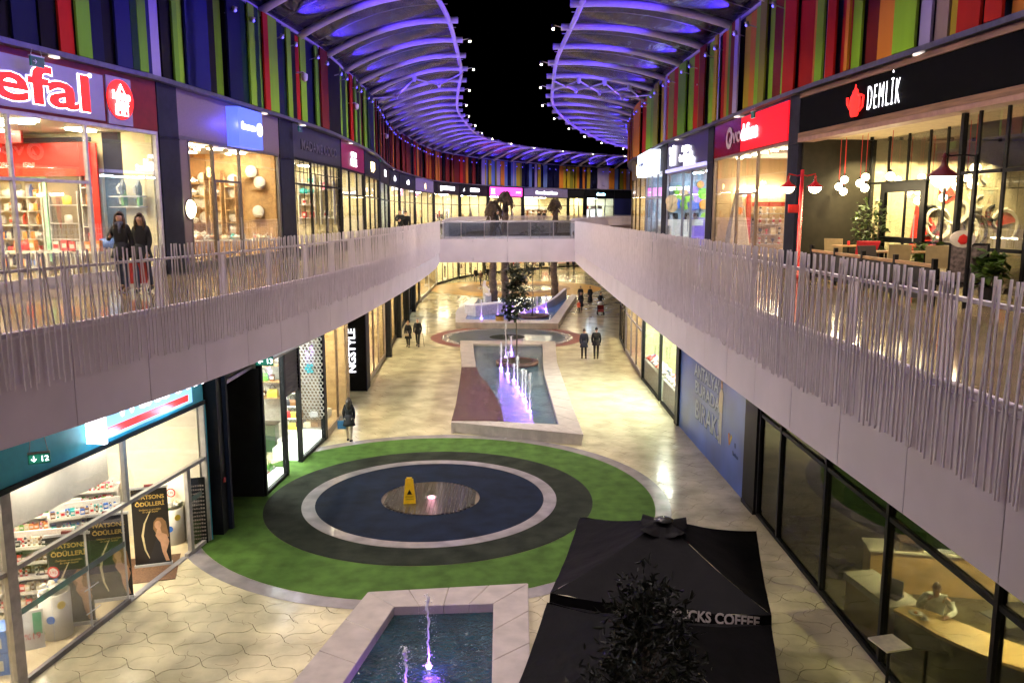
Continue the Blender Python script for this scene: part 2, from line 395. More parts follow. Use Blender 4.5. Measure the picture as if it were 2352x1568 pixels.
# bridge with glass balustrade
br = thing('footbridge', 'white footbridge with glass balustrades joining the two walkways', 'bridge', (0, 0, 0))
def bridge_y(x, f): return (46.9 + .1*x + .010*(x-0)**2) if f == 0 else (51.4 + .08*x)
xs = [-4.15 + 7.8*i/12 for i in range(13)]
g = MB(); g2 = MB()
for a, b in zip(xs, xs[1:]):
    g.add([(a,bridge_y(a,0),ZD),(b,bridge_y(b,0),ZD),(b,bridge_y(b,1),ZD),(a,bridge_y(a,1),ZD)], [(0,1,2,3)])
    g2.add([(a,bridge_y(a,0),5.62),(b,bridge_y(b,0),5.62),(b,bridge_y(b,1),5.62),(a,bridge_y(a,1),5.62)], [(0,3,2,1)])
g.build('deck', DECK, br); g2.build('underside', WHITE, br)
for f in (0, 1):
    y = lambda x: bridge_y(x, f) - (0.04 if f == 0 else -.04)
    for i in range(0, 12, 3):
        a, b = xs[i] + .01, xs[i+3] - .01
        h = MB()
        for q in range(3):
            p0, p1 = a + (b-a)*q/3, a + (b-a)*(q+1)/3
            h.hexa((p0,y(p0),5.6),(p1,y(p1),5.6),(p1,y(p1)+.04,5.6),(p0,y(p0)+.04,5.6),(0,0,1.3))
        h.build('fascia_panel', WHITE, br)
    for i in range(0, 12, 2):
        a, b = xs[i] + .03, xs[i+2] - .03
        MB().hexa((a,y(a)+.05,6.95),(b,y(b)+.05,6.95),(b,y(b)+.062,6.95),(a,y(a)+.062,6.95),(0,0,.85)).build('glass_panel', glassmat('balustrade glass', (.75,.8,.85), .16), br)
    for i in range(0, 13, 2):
        a = xs[i]; MB().box(a-.03, a+.03, y(a)+.02, y(a)+.10, 6.75, 7.84).build('post', GREYM, br)
    h = MB(); h.tube([(x, y(x)+.06, 7.87) for x in xs], .03, 6); h.build('handrail', GREYM, br)
    h = MB(); h.tube([(x, y(x)+.056, 6.93) for x in xs], .025, 6); h.build('base_rail', GREYM, br)

# ------------------------------------------------------------------ striped facades above the upper shops
PAL = {'n': (.012,.018,.10), 'k': (.012,.009,.010), 'r': (.40,.014,.006), 'g': (.13,.30,.02), 'd': (.012,.09,.04), 'b': (.03,.035,.26),
       'v': (.34,.30,.44), 'o': (.55,.19,.02), 'y': (.42,.32,.02), 'l': (.21,.42,.02), 'm': (.15,.014,.008), 'w': (.40,.36,.38), 't': (.30,.22,.16), 's': (.12,.20,.42), 'e': (.20,.20,.02)}  # left black boards stand in for recessed gaps, their shade painted as colour
PM = {k: mat('cladding ' + k, tuple(q*(.30 if k in 'nbkd' else .95) for q in c), .65, var=.06, vs=2, stretch=(1,1,.1), spec=.15) for k, c in PAL.items()}
f1 = lambda x: x * .4027
f2 = lambda x: (700 + x / 1.96) * .5742
LSEQ = [(f1(a), f1(b), c) for a, b, c in [(-330,-240,'g'),(-240,-180,'n'),(-180,-90,'r'),(-90,-20,'k'),(-20,95,'n'),(95,190,'n'),(190,285,'k'),(285,368,'r'),(368,450,'g'),(450,520,'n'),(520,600,'k'),(600,690,'b'),(690,730,'d'),(730,780,'g'),(780,840,'b'),(840,900,'v'),(900,955,'k'),(955,1010,'g'),(1010,1080,'b'),(1080,1150,'b'),(1150,1225,'k'),(1225,1265,'l'),(1265,1350,'n'),(1350,1385,'d'),(1385,1420,'l')]]
LSEQ += [(f2(a), f2(b), c) for a, b, c in [(-22,15,'l'),(15,95,'b'),(95,200,'b'),(200,260,'k'),(260,315,'k'),(315,360,'l'),(360,425,'n'),(425,490,'n'),(490,535,'d'),(535,575,'l'),(575,610,'d'),(610,648,'g'),(648,688,'r'),(688,757,'l'),(757,820,'n'),(820,855,'d'),(855,890,'l'),(890,940,'k'),(940,978,'r'),(978,1022,'l'),(1022,1080,'n'),(1080,1103,'g'),(1103,1160,'m'),(1160,1178,'g'),(1178,1290,'k'),(1290,1310,'l'),(1310,1340,'d'),(1340,1355,'l'),(1355,1375,'r'),(1375,1390,'g'),(1390,1425,'k'),(1425,1437,'g'),(1437,1465,'m'),(1465,1480,'l'),(1480,1495,'d'),(1495,1507,'g'),(1507,1540,'n'),(1540,1560,'l')]]
f3 = lambda x: (2400 + x / 1.387) * .5742
RSEQ = [(f3(a), f3(b), c) for a, b, c in [(160,185,'e'),(185,205,'k'),(205,240,'o'),(240,270,'r'),(270,295,'l'),(295,320,'g'),(320,345,'e'),(345,358,'y'),(358,370,'v'),(370,385,'r'),(385,415,'e'),(415,448,'r'),(448,490,'g'),(490,520,'l'),(520,545,'r'),(545,580,'e'),(580,610,'m'),(610,645,'l'),(645,662,'v'),(662,680,'y'),(680,700,'r'),(700,728,'o'),(728,757,'g'),(757,778,'m'),(778,800,'v'),(800,830,'y'),(830,860,'o'),(860,905,'l'),(905,940,'e'),(940,965,'l'),(965,1020,'m'),(1020,1045,'l'),(1045,1110,'r'),(1110,1190,'r'),(1190,1230,'o'),(1230,1270,'l'),(1270,1312,'v'),(1312,1360,'r'),(1360,1420,'r'),(1420,1440,'o'),(1440,1490,'l'),(1490,1590,'m'),(1590,1700,'o'),(1700,1830,'l'),(1830,1895,'v'),(1895,1970,'t'),(1970,2045,'y'),(2045,2180,'r'),(2180,2235,'w'),(2235,2340,'r'),(2340,2420,'o')]]
def facade(C, side, seq, lab, s_begin, farpal):
    t = thing('striped_facade', lab, 'facade', (0, 0, 0))
    boards = []
    for a, b, c in seq:
        A, B = C.hit(a, 13.4), C.hit(b, 13.4)
        if A is None or B is None: continue
        boards.append((min(A, B), max(A, B), c))
    boards.sort(); rest = []
    lo, hi = boards[0][0], boards[-1][1]; s = s_begin; nb = []
    while s < lo - .3:
        w_ = R.choice([.3,.4,.5,.6]); nb.append((s, min(s + w_, lo), R.choice('rlgomknb'))); s += w_
    s = hi
    while s < C.L - .1:
        w_ = R.choice([.35,.5,.7,.9]); fr = (s - hi) / (C.L - hi)
        nb.append((s, min(s + w_, C.L), farpal(s, fr))); s += w_
    allb = boards + nb; allb.sort()
    vis = {id(b): 1 for b in allb}
    far = [MB() for _ in PM]; keys = list(PM); cnt = 0
    for (a, b, c) in allb:
        A, q = C.at(a); B, _ = C.at(b); n = Vector((q.y, -q.x)) * side; d = R.choice([0, .05, .14, .24])
        A2 = A + q*.004 + n*d; B2 = B - q*.004 + n*d; th = n * -.06
        zt = 15.1 + R.uniform(-.02, .02)
        fac = [(A2.x,A2.y,11.9),(B2.x,B2.y,11.9),(B2.x+th.x,B2.y+th.y,11.9),(A2.x+th.x,A2.y+th.y,11.9)]
        if cnt < 300: MB().hexa(*fac, (0,0,zt-11.9)).build('cladding_board', PM[c], t); cnt += 1
        else: far[keys.index(c)].hexa(*fac, (0,0,zt-11.9))
    ns = int(C.L / 1.2); bk = MB(); cp = MB(); sf = MB()
    for i in range(ns):
        (A, q), (B, q2) = C.at(C.L*i/ns), C.at(C.L*(i+1)/ns); n = Vector((q.y, -q.x)) * side; n2 = Vector((q2.y, -q2.x)) * side
        P0, P1 = A - n*.09, B - n2*.09
        bk.add([(P0.x,P0.y,11.8),(P1.x,P1.y,11.8),(P1.x,P1.y,15.6),(P0.x,P0.y,15.6)], [(0,1,2,3)])
        P0, P1, Q0, Q1 = A + n*.22, B + n2*.22, A - n*.3, B - n2*.3
        cp.add([(P0.x,P0.y,11.78),(P1.x,P1.y,11.78),(Q1.x,Q1.y,11.78),(Q0.x,Q0.y,11.78),(P0.x,P0.y,11.895),(P1.x,P1.y,11.895),(Q1.x,Q1.y,11.895),(Q0.x,Q0.y,11.895)],
               [(0,3,2,1),(4,5,6,7),(0,1,5,4),(2,3,7,6)])
    bk.build('backing_wall', CHAR, t); cp.build('coping', mat('coping', (.16,.16,.2), .3, .6), t)
    return t
def lfar(s, fr):
    if fr < .28: return R.choice('mmmmkmokm')
    if fr < .55: return R.choice('mrmokmrok')
    return R.choice('osyovnysen')
facade(FL, 1, LSEQ, 'striped cladding of narrow coloured boards above the left shops, green blue and dark', FL.s_y(6), lfar)
facade(FR, -1, RSEQ, 'striped cladding of narrow coloured boards above the right shops, red lime and orange', FR.s_y(5), lambda s, fr: R.choice('oeokmoy'))

# ------------------------------------------------------------------ canopies
def foil():
    m = bpy.data.materials.new('clear roof foil'); m.use_nodes = True; t = m.node_tree; N = t.nodes; L = t.links
    b = N['Principled BSDF']; out = N['Material Output']
    b.inputs['Base Color'].default_value = (.055,.055,.085,1); b.inputs['Roughness'].default_value = .16
    b.inputs['Specular IOR Level'].default_value = 1.0; b.inputs['Metallic'].default_value = .15
    tc = N.new('ShaderNodeTexCoord'); mp = N.new('ShaderNodeMapping'); mp.inputs['Scale'].default_value = (.9,.35,1)
    wv = N.new('ShaderNodeTexNoise'); wv.inputs['Scale'].default_value = 1.6; wv.inputs['Detail'].default_value = 4; wv.inputs['Distortion'].default_value = 1.2
    bp = N.new('ShaderNodeBump'); bp.inputs['Strength'].default_value = .9; bp.inputs['Distance'].default_value = .12
    L.new(tc.outputs['Object'], mp.inputs[0]); L.new(mp.outputs[0], wv.inputs['Vector']); L.new(wv.outputs['Fac'], bp.inputs['Height']); L.new(bp.outputs[0], b.inputs['Normal'])
    tr = N.new('ShaderNodeBsdfTransparent'); mx = N.new('ShaderNodeMixShader'); mx.inputs[0].default_value = .6
    L.new(tr.outputs[0], mx.inputs[1]); L.new(b.outputs[0], mx.inputs[2]); L.new(mx.outputs[0], out.inputs[0]); return m
FOIL = foil()
BULB = emit('warm bulb', (1,.86,.62), 60); BLUEL = emit('blue lens', (.06,.05,1), 7)
def lamp(name, kind, loc, power, col, size=.08, spot=None, aim=None, parent=None, blend=.6):
    d = bpy.data.lights.new(name, kind); d.energy = power; d.color = col
    if kind == 'AREA': d.size = size
    else: d.shadow_soft_size = size
    if kind == 'SPOT': d.spot_size = math.radians(spot); d.spot_blend = blend
    o = bpy.data.objects.new(name, d); COL.objects.link(o); o.location = loc
    if aim is not None: o.rotation_euler = (Vector(aim) - Vector(loc)).to_track_quat('-Z', 'Y').to_euler()
    if parent:
        o.parent = parent
    return o
def canopy(C, side, ys, ztip, over, lab, brace, smax, lamp_every=2, power=1000):
    t = thing('roof_canopy', lab, 'canopy', (0, 0, 0))
    # positions of the ribs along the facade
    s = C.s_y(ys); nb = int((s - 1) / 4); ss = [s - 4.0*k for k in range(nb, 0, -1)] + [s]; brace = [b + nb - 3 for b in brace]
    while ss[-1] < smax: ss.append(ss[-1] + 4.0)
    ribs = []
    def rib_pt(s, a):
        p, q = C.at(s); n = Vector((q.y, -q.x)) * side
        z = 15.05 + (ztip - 15.05) * (1 - (1 - a) ** 1.8) + .12*math.sin(PI*a)
        c = p + n * (-.25 + (over + .25) * a)
        return Vector((c.x, c.y, z))
    far_rib = MB()
    for i, s in enumerate(ss):
        pts = [rib_pt(s, a / 8) for a in range(9)]; pts.append(pts[-1] + (pts[-1] - pts[-2]).normalized() * .22)
        ribs.append(pts)
        MB().tube(pts, .135, 12).build('rib', STEEL, t, True)
    # edge tube
    edge = []; inner = []
    for i in range(len(ss) - 1):
        for k in range(4): edge.append(rib_pt(ss[i] + (ss[i+1]-ss[i])*k/4, .97) + Vector((0,0,-.02))); inner.append(rib_pt(ss[i] + (ss[i+1]-ss[i])*k/4, .03) + Vector((0,0,.12)))
    MB().tube(edge, .10, 8).build('edge_tube', STEEL, t, True)
    MB().tube(inner, .07, 6).build('wall_tube', STEEL, t, True)
    # foil cushions: one per bay
    for i in range(len(ss) - 1):
        g = MB(); na, nb = 12, 8; vs = []
        for a in range(na + 1):
            for b in range(nb + 1):
                fa, fb = a/na, b/nb
                p = rib_pt(ss[i] + (ss[i+1]-ss[i])*fb, .02 + .95*fa)
                bulge = math.sin(PI*fb) * math.sin(PI*min(1, fa*1.02))
                vs.append((p.x, p.y, p.z + .17 - .42*bulge + .03*math.sin(fa*17+i)*bulge))
        fs = [(a*(nb+1)+b, a*(nb+1)+b+1, (a+1)*(nb+1)+b+1, (a+1)*(nb+1)+b) for a in range(na) for b in range(nb)]
        g.add(vs, fs); g.build('foil_cushion', FOIL, t, True)
        # cable along the cushion seam
        MB().tube([rib_pt(ss[i] + 2, a/6) + Vector((0,0,.15)) for a in range(7)], .018, 4).build('seam_cable', STEEL, t)
    # cross bracing below one bay
    for bi in brace:
        if bi + 1 >= len(ss): continue
        nod = [(0, .98), (1, .74), (0, .5), (1, .27), (0, .04)]
        nod2 = [(1, .98), (0, .74), (1, .5), (0, .27), (1, .04)]
        for nd in ((nod, nod2) if bi % 2 else (nod,)):
            P = [rib_pt(ss[bi + k], a) + Vector((0, 0, -.26)) for k, a in nd]
            for p0, p1 in zip(P, P[1:]): MB().tube([p0, p1], .045, 8).build('brace', STEEL, t, True)
            for p0 in P[1:-1]: MB().lathe([(.07,-.16),(.13,.05),(.1,.24)], 8, tuple(p0)).build('node', STEEL, t)
    # lamps: a warm flood on every other rib tip, blue uplights at the wall
    for i, s in enumerate(ss):
        tip = ribs[i][-1]; p, q = C.at(s); n = Vector((q.y, -q.x)) * side
        if i % lamp_every == 0:
            c = tip + Vector((n.x, n.y, 0)) * .34 + Vector((0, 0, -.02))
            br_ = MB().tube([tip, c + Vector((0,0,.1))], .02, 5).build('lamp_bracket', STEEL, t)
            MB().tube([c + Vector((0,0,.12)), c + Vector((0,0,-.02))], [.07,.085], 10).build('flood_housing', BLACK, t)
            MB().ball(c + Vector((0,0,-.05)), .045, 10).build('flood_bulb', BULB, t, True)
            lamp('flood_light', 'SPOT', tuple(c + Vector((0,0,-.2))), power, (1,.83,.80), .1, 128, tuple(c + Vector((n.x*-.15, n.y*-.15, -1))))
        b0 = rib_pt(s + 1.3, 0); w_ = Vector((n.x, n.y, 0))
        for dd in (0, 1.4):
            b0 = rib_pt(s + 1.1 + dd, 0) + w_*.55 + Vector((0, 0, -.45))
            MB().tube([b0 - w_*.3 + Vector((0,0,-.12)), b0 + Vector((0,0,-.03))], .02, 5).build('uplight_arm', GREYM, t)
            MB().tube([b0 + Vector((0,0,-.1)), b0 + Vector((0,0,.06)) + w_*.06], [.05,.07], 10).build('uplight_housing', GREYM, t)
            MB().ball(b0 + Vector((0,0,-.06)) + w_*.07, .034, 8).build('uplight_lens', BLUEL, t, True)
        e = rib_pt(s + 1.8, 0) + w_*.75 + Vector((0, 0, -.2))
        lamp('blue_uplight', 'SPOT', tuple(e), 1800, (.10,.045,1), .05, 88, tuple(rib_pt(s + 2, .62)))
        if i % 2: lamp('violet_uplight', 'SPOT', tuple(e + Vector((0,0,.02))), 420, (.85,.25,1), .05, 34, tuple(rib_pt(s + 2.4, .62)))
    return ribs
XL = Curve([(-19,-16),(-16.2,-6)] + [(-13.2,4),(-11.6,12)] + [(p.x, p.y) for p in FL.p[16::4]], 3); XR = Curve([(11.4,-16),(10.6,-6),(9.9,4)] + [(p.x, p.y) for p in FR.p[8::4]], 3)
canopy(XL, 1, 33.64, 16.62, 5.5, 'left roof canopy of white ribs and clear foil with blue light', [7], XL.s_y(132))
canopy(XR, -1, 31.7, 15.9, 5.75, 'right roof canopy of white ribs and clear foil with blue light', [7], XR.s_y(100))
# ------------------------------------------------------------------ lettering
def txt(s, body, size, loc, m, parent, name='lettering', ext=.02, off=0, rx=PI/2, rz=0, ry=0, align='LEFT', shear=0, sp=1.0, sx=1, cat=None, label=None):
    c = bpy.data.curves.new(name, 'FONT'); c.body = body; c.size = size; c.extrude = ext; c.offset = off; c.align_x = align
    c.shear = shear; c.space_character = sp; c.resolution_u = 3; c.materials.append(m)
    tmp = bpy.data.objects.new('tmp', c); me = bpy.data.meshes.new_from_object(tmp); bpy.data.objects.remove(tmp); me.name = name
    if not me.materials: me.materials.append(m)
    o = bpy.data.objects.new(name, me); COL.objects.link(o); o.parent = parent; o.location = loc; o.rotation_euler = (rx, ry, rz); o.scale = (sx, 1, 1)
    return o
E_W = emit('white sign light', (.95,.93,1), 3.5); E_R = emit('red sign light', (1,.02,.015), 1.3); E_Y = emit('yellow sign light', (1,.75,.3), 7)
E_WARM = emit('warm ceiling lamp', (1,.88,.58), 82); E_COOL = emit('cool ceiling lamp', (.68,.85,1), 50); E_NEU = emit('neutral ceiling lamp', (1,.86,.60), 70)
E_SPOT = emit('small downlight', (1,.88,.62), 45)
# ------------------------------------------------------------------ stock: products are things of their own, capped per kind
COUNT = {}; PROTO = {}; BULK = {}
PC = {k: mat('product ' + k, c, .4, var=.03) for k, c in {'white': (.75,.72,.66), 'red': (.6,.03,.03), 'black': (.02,.02,.025), 'green': (.12,.35,.05), 'blue': (.03,.13,.5), 'pink': (.7,.12,.25), 'orange': (.75,.25,.04), 'cream': (.7,.6,.4), 'teal': (.05,.4,.4), 'brown': (.2,.09,.03), 'yellow': (.8,.6,.08), 'silver': (.5,.5,.52)}.items()}
def proto(kind, col):
    k = (kind, col)
    if k in PROTO: return PROTO[k]
    g = MB(); m = PC[col]; ms = [m, PC['white'] if col != 'white' else PC['red'], PC['black']]
    if kind == 'bottle':
        g.lathe([(.030,0),(.032,.02),(.032,.15),(.018,.18)], 8); g.cur = 1; g.lathe([(.016,.18),(.016,.215)], 8); g.lathe([(.0325,.05),(.0325,.12)], 8)
    elif kind == 'carton':
        g.box(-.06,.06,-.04,.04,0,.17); g.cur = 1; g.box(-.045,.045,-.042,-.04,.05,.12)
    elif kind == 'plate':
        g.lathe([(.001,.0),(.09,.006),(.15,.03),(.155,.034)], 16); g.v = [(x, z*.9+.02, y+.15) for x, y, z in g.v]
        g.cur = 2; g.box(-.05,.05,.0,.06,0,.01)
    elif kind == 'bowl':
        g.lathe([(.04,0),(.05,.01),(.11,.07),(.12,.11),(.10,.12),(.05,.15),(.018,.155),(.02,.18),(.001,.19)], 14)
    elif kind == 'pot':
        g.lathe([(.11,0),(.12,.01),(.12,.13),(.10,.145),(.02,.16),(.02,.185),(.001,.19)], 14); g.cur = 1; g.box(-.18,-.11,-.015,.015,.09,.11); g.box(.11,.18,-.015,.015,.09,.11)
    elif kind == 'iron':
        g.prism([(-.13,-.05),(.02,-.055),(.13,0),(.02,.055),(-.13,.05)], 0, .05); g.cur = 1
        g.tube([(-.1,0,.05),(-.09,0,.11),(.0,0,.13),(.06,0,.06)], .018, 6); g.v = [(-z+.06, y, x+.14) for x, y, z in g.v]
    elif kind == 'handbag':
        g.prism([(-.13,-.05),(.13,-.05),(.13,.05),(-.13,.05)], 0, .12); g.add([(-.13,-.05,.12),(.13,-.05,.12),(.10,-.03,.19),(-.10,-.03,.19),(-.13,.05,.12),(.13,.05,.12),(.10,.03,.19),(-.10,.03,.19)], [(0,1,2,3),(5,4,7,6),(3,2,6,7),(1,5,6,2),(4,0,3,7)])
        g.cur = 2; g.tube([(-.07,0,.18),(-.06,0,.27),(0,0,.31),(.06,0,.27),(.07,0,.18)], .009, 5)
    elif kind == 'trinket':
        g.lathe([(.05,0),(.05,.012),(.015,.02),(.015,.07),(.04,.09),(.05,.12),(.03,.15),(.001,.16)], 8)
    elif kind == 'shoe':
        g.prism([(-.12,-.035),(.04,-.045),(.12,-.03),(.13,.0),(.12,.03),(.04,.045),(-.12,.035)], 0, .035); g.cur = 1; g.prism([(-.11,-.03),(-.02,-.035),(-.02,.035),(-.11,.03)], .035, .10)
    elif kind == 'garment':
        g.prism([(-.20,-.03),(.20,-.03),(.20,.03),(-.20,.03)], 0, .5); g.v = [(x*(1-.35*(z>.3)), y, z) for x, y, z in g.v]
        g.cur = 2; g.tube([(-.12,0,.5),(0,0,.58),(.12,0,.5)], .008, 4); g.tube([(0,0,.58),(0,0,.66)], .006, 4)
    PROTO[k] = (g, g.data(kind, ms, kind in ('bowl','pot','plate','trinket')), ms); return PROTO[k]
def put(kind, col, M, loc, rz, label, group, sc=1.0, cap=300):
    g, me, ms = proto(kind, col); W = M @ Matrix.Translation(loc) @ Matrix.Rotation(rz, 4, 'Z') @ Matrix.Scale(sc, 4)
    COUNT[kind] = COUNT.get(kind, 0) + 1
    if COUNT[kind] <= cap:
        o = link(kind, me, None, label=label, cat={'carton':'box','trinket':'ornament','garment':'clothing'}.get(kind, kind), group=group); o.matrix_world = W; return o
    b = BULK.setdefault((kind, col), MB()); off = len(b.v); b.v += [tuple(W @ Vector(v)) for v in g.v]; b.f += [tuple(off + i for i in f) for f in g.f]; b.m += g.m
def row(M, kinds, cols, x0, x1, y, z, step, label, group, sc=1.0, skip=.05, face=0, jit=.02):
    x = x0 + step/2
    while x < x1:
        if R.random() > skip: put(R.choice(kinds), R.choice(cols), M, (x + R.uniform(-jit, jit), y + R.uniform(-jit, jit), z), face + R.uniform(-.1,.1), label, group, sc*R.uniform(.92,1.08))
        x += step
def col_row(M, kinds, cols, y0, y1, x, z, step, label, group, sc=1.0, face=PI/2):
    y = y0 + step/2
    while y < y1:
        put(R.choice(kinds), R.choice(cols), M, (x, y, z), face, label, group, sc*R.uniform(.92,1.08)); y += step
def shelf_unit(parent_M, x0, x1, y0, y1, z, hs, label, m, back=True, group=None, axis='x'):
    t = thing('shelf_unit', label, 'shelf', group=group); t.matrix_world = parent_M
    for h in hs: MB().box(x0, x1, y0, y1, z+h-.03, z+h).build('shelf', m, t)
    top = hs[-1] + .35
    if axis == 'x':
        if back: MB().box(x0, x1, y1, y1+.02, z, z+top).build('back_panel', m, t)
        for x in (x0-.03, x1): MB().box(x, x+.03, y0, y1+.02, z, z+top).build('side_panel', m, t)
    else:
        if back: MB().box(x0-.02, x0, y0, y1, z, z+top).build('back_panel', m, t)
        for y in (y0-.03, y1): MB().box(x0-.02, x1, y, y+.03, z, z+top).build('side_panel', m, t)
    return t
# ------------------------------------------------------------------ shops
def colx(t, u, z):
    rz = t.rotation_euler.z; o = t.location; dx, dy = math.cos(rz), math.sin(rz); k = (u - 1176) / FP
    return (k*(o.y*CP - (z-CZ)*SP) - o.x) / (dx - k*dy*CP)
def shop(C, u0, u1, z0, ztop, zs, lab, wall=CREAM, frame=GREYM, signm=CHAR, light=E_WARM, depth=4.5, ceilz=None, mull=(), transom=None, door=None, name='shop', cat='shop', uz=None, glass=GLASS, plinth=.25, nlight=3, floor=SHFLOOR, lightw=.35, glazed=True, tr_idx=None):
    zz = uz or (z0 + 2.2)
    a, b = C.hit(u0, zz), C.hit(u1, zz)
    A, B = C.at(a)[0], C.at(b)[0]; d = B - A; W = d.length; rz = math.atan2(d.y, d.x)
    t = thing(name, lab, cat, (A.x, A.y, z0), rz); M = Matrix.Translation((A.x, A.y, z0)) @ Matrix.Rotation(rz, 4, 'Z')
    H = ztop - z0; cz = (ceilz or ztop) - z0; S = zs - z0
    mull = [.35 if m == -1 else (colx(t, m, z0+2.5)/W if m > 2 else m) for m in mull]
    if name == 'shop':
        MB().box(.02, W-.02, .06, depth, .006, .012).build('floor', floor, t)
        MB().box(.02, W-.02, depth, depth+.1, 0, cz).build('back_wall', wall, t)
        for x in (0, W-.08): MB().box(x, x+.08, .1, depth, 0, cz).build('side_wall', wall, t)
        MB().box(0, W, .05, depth+.1, cz, cz+.08).build('ceiling', WALLW, t)
        for k in range(nlight):
            x = W*(k+.5)/nlight
            MB().box(x-lightw, x+lightw, depth*.25, depth*.25+.35, cz-.05, cz-.004).build('ceiling_light', light, t)
        if nlight:
            MB().box(W*.15, W*.85, depth*.7, depth*.7+.3, cz-.05, cz-.004).build('ceiling_light', light, t)
    if signm: MB().box(0, W, -.06, .06, H, S).build('sign_board', signm, t)
    if glazed:
        fr = MB().box(0, W, -.04, .06, 0, plinth); fr.box(0, .09, -.05, .05, plinth, H); fr.box(W-.09, W, -.05, .05, plinth, H); fr.box(0, W, -.05, .055, H-.09, H-.001)
        fr.build('window_frame', frame, t)
        edges = [.09] + [m*W for m in mull] + [W-.09]
        for m in mull: MB().box(m*W-.035, m*W+.035, -.045, .045, plinth, H-.09).build('mullion', frame, t)
        for i, (x0, x1) in enumerate(zip(edges, edges[1:])):
            x0 += .04 if i else 0; x1 -= .04 if i < len(edges)-2 else 0
            isd = door is not None and i == door
            if transom and (tr_idx is None or i in tr_idx):
                MB().box(x0, x1, -.04, .04, transom-.035, transom+.035).build('transom', frame, t)
                MB().box(x0, x1, -.006, .006, transom+.036, H-.091).build('window_pane', glass, t)
                if not isd: MB().box(x0, x1, -.006, .006, plinth+.001, transom-.036).build('window_pane', glass, t)
                else:
                    dr = link('door', None, t); MB().box(x0+.02, x0+.09, -.03, .03, plinth*.1, transom-.04).build('stile', frame, dr); MB().box(x1-.09, x1-.02, -.03, .03, plinth*.1, transom-.04).build('stile', frame, dr)
                    MB().box(x0+.09, x1-.09, -.005, .005, plinth+.01, transom-.1).build('pane', glass, dr); MB().box(x1-.16, x1-.13, -.09, -.06, .8, 1.5).build('handle', GREYM, dr)
            else: MB().box(x0, x1, -.006, .006, plinth+.001, H-.091).build('window_pane', glass, t)
    return t, M, W, H, S
def pillar(C, u0, u1, z0, z1, lab, m=CHAR, dd=.35, uz=None, proud=.08):
    a, b = C.hit(u0, uz or z0+2.2), C.hit(u1, uz or z0+2.2); A, B = C.at(a)[0], C.at(b)[0]; d = B - A; rz = math.atan2(d.y, d.x)
    t = thing('pillar', lab, 'pillar', (A.x, A.y, z0), rz)
    MB().box(0.006, d.length-.006, -proud, dd+1.2, 0, z1-z0).build('cladding', m, t)
    MB().box(0.0, d.length, -proud-.015, -proud+.01, (z1-z0)*.72, (z1-z0)*.72+.03).build('joint_strip', BLACK, t)
    MB().box(0.0, d.length, -proud-.02, dd, 0, .12).build('base_plate', BLACK, t)
    return t
UZ0, UZ1, UZS = ZD, 10.5, 11.77
# --- left, upper level: cookware shop with the red sign
t, M, W, H, S = shop(FL, -330, 367, UZ0, UZ1, UZS, 'cookware shop with a large red and grey sign and yellow lit windows', mull=(-1,26,202), transom=2.35, tr_idx=(0,1,2), door=None, signm=mat('dark red board', (.16,.008,.012), .35), depth=5, nlight=4, frame=mat('pale grey frame', (.42,.40,.46), .4))
def XU(C, u, t, z=10):                         # local x of the column u on a shop front
    P = C.at(C.hit(u, z))[0]; return (t.matrix_basis.inverted() @ Vector((P.x, P.y, 0))).x if False else (Matrix.Rotation(-t.rotation_euler.z, 3, 'Z') @ Vector((P.x - t.location.x, P.y - t.location.y, 0))).x
class Far:                                     # frame standing against the far side wall of a shop, seen from the camera
    def __init__(s, t, M, W, left, back=.08):
        s.t, s.left = t, left; s.x = W - back if left else back
        s.M = M @ Matrix.Translation((s.x, 0, 0)) @ Matrix.Rotation(-PI/2 if left else PI/2, 4, 'Z')
    def fx(s, u, z=8, fwd=0):                  # place along the wall of the column u, fwd metres in front of it
        rz = s.t.rotation_euler.z; o = s.t.location; dx, dy = math.cos(rz), math.sin(rz); xx = s.x + (-fwd if s.left else fwd)
        ox, oy = o.x + dx*xx, o.y + dy*xx; k = (u - 1176) / FP
        y = (k*(oy*CP - (z-CZ)*SP) - ox) / (-dy - k*dx*CP)
        return -y if s.left else y
    def z(s, u, v, fwd=0):                     # height above the shop floor of the point (u, v) on that wall
        x = s.fx(u, 8, fwd); P = s.M @ Vector((x, -fwd, 0)); return ZY(u, v, P.y).z - s.t.location.z
GS = mat('lilac grey sign panel', (.24,.22,.36), .4, var=.03)
xr = XU(FL, 237, t); MB().box(.5, xr, -.10, -.062, H+.06, S-.16).build('sign_panel', GS, t)
xa, xb = XU(FL, 243, t), XU(FL, 305, t); MB().box(xa+.02, xb, -.10, -.062, H+.02, S-.12).build('sign_panel', GS, t)
x7 = XU(FL, 208, t); fx0 = XU(FL, 0, t)
wd = (x7 - fx0) / 3.02
for mm, of, dz in ((E_W, .042, -.11), (E_R, .024, -.125)): o = txt(t, 'efal', 1.12, (0, dz, H+.22), mm, t, off=of, ext=.006); bb = [v.co.x for v in o.data.vertices]; sx_ = (x7-.08-(fx0-.22))/(max(bb)-min(bb)); o.scale = (sx_, 1, 1); o.location.x = fx0-.22 - min(bb)*sx_
MB().lathe([(.05,0),(.05,.02)], 12, (0,0,0)).build('sign_dot', E_W, t, loc=(x7-.02, -.11, H+1.03), rot=(PI/2,0,0))
for mm, of, dz in ((E_W, .042, -.11), (E_R, .026, -.125)): txt(t, 'T', 1.12, (fx0-1.35, dz, H+.22), mm, t, off=of, ext=.006, sx=1.62)
xc = (xa+xb)/2+.01; zc = H+.62
MB().lathe([(.47,0),(.47,.03)], 28).build('round_emblem', E_R, t, loc=(xc, -.105, zc), rot=(PI/2,0,0))
g = MB(); g.prism([(-.17,.16),(.17,.16),(0,.42)], 0, .02); g.build('house_roof', E_W, t, loc=(xc, -.14, zc-.05), rot=(PI/2,0,0))
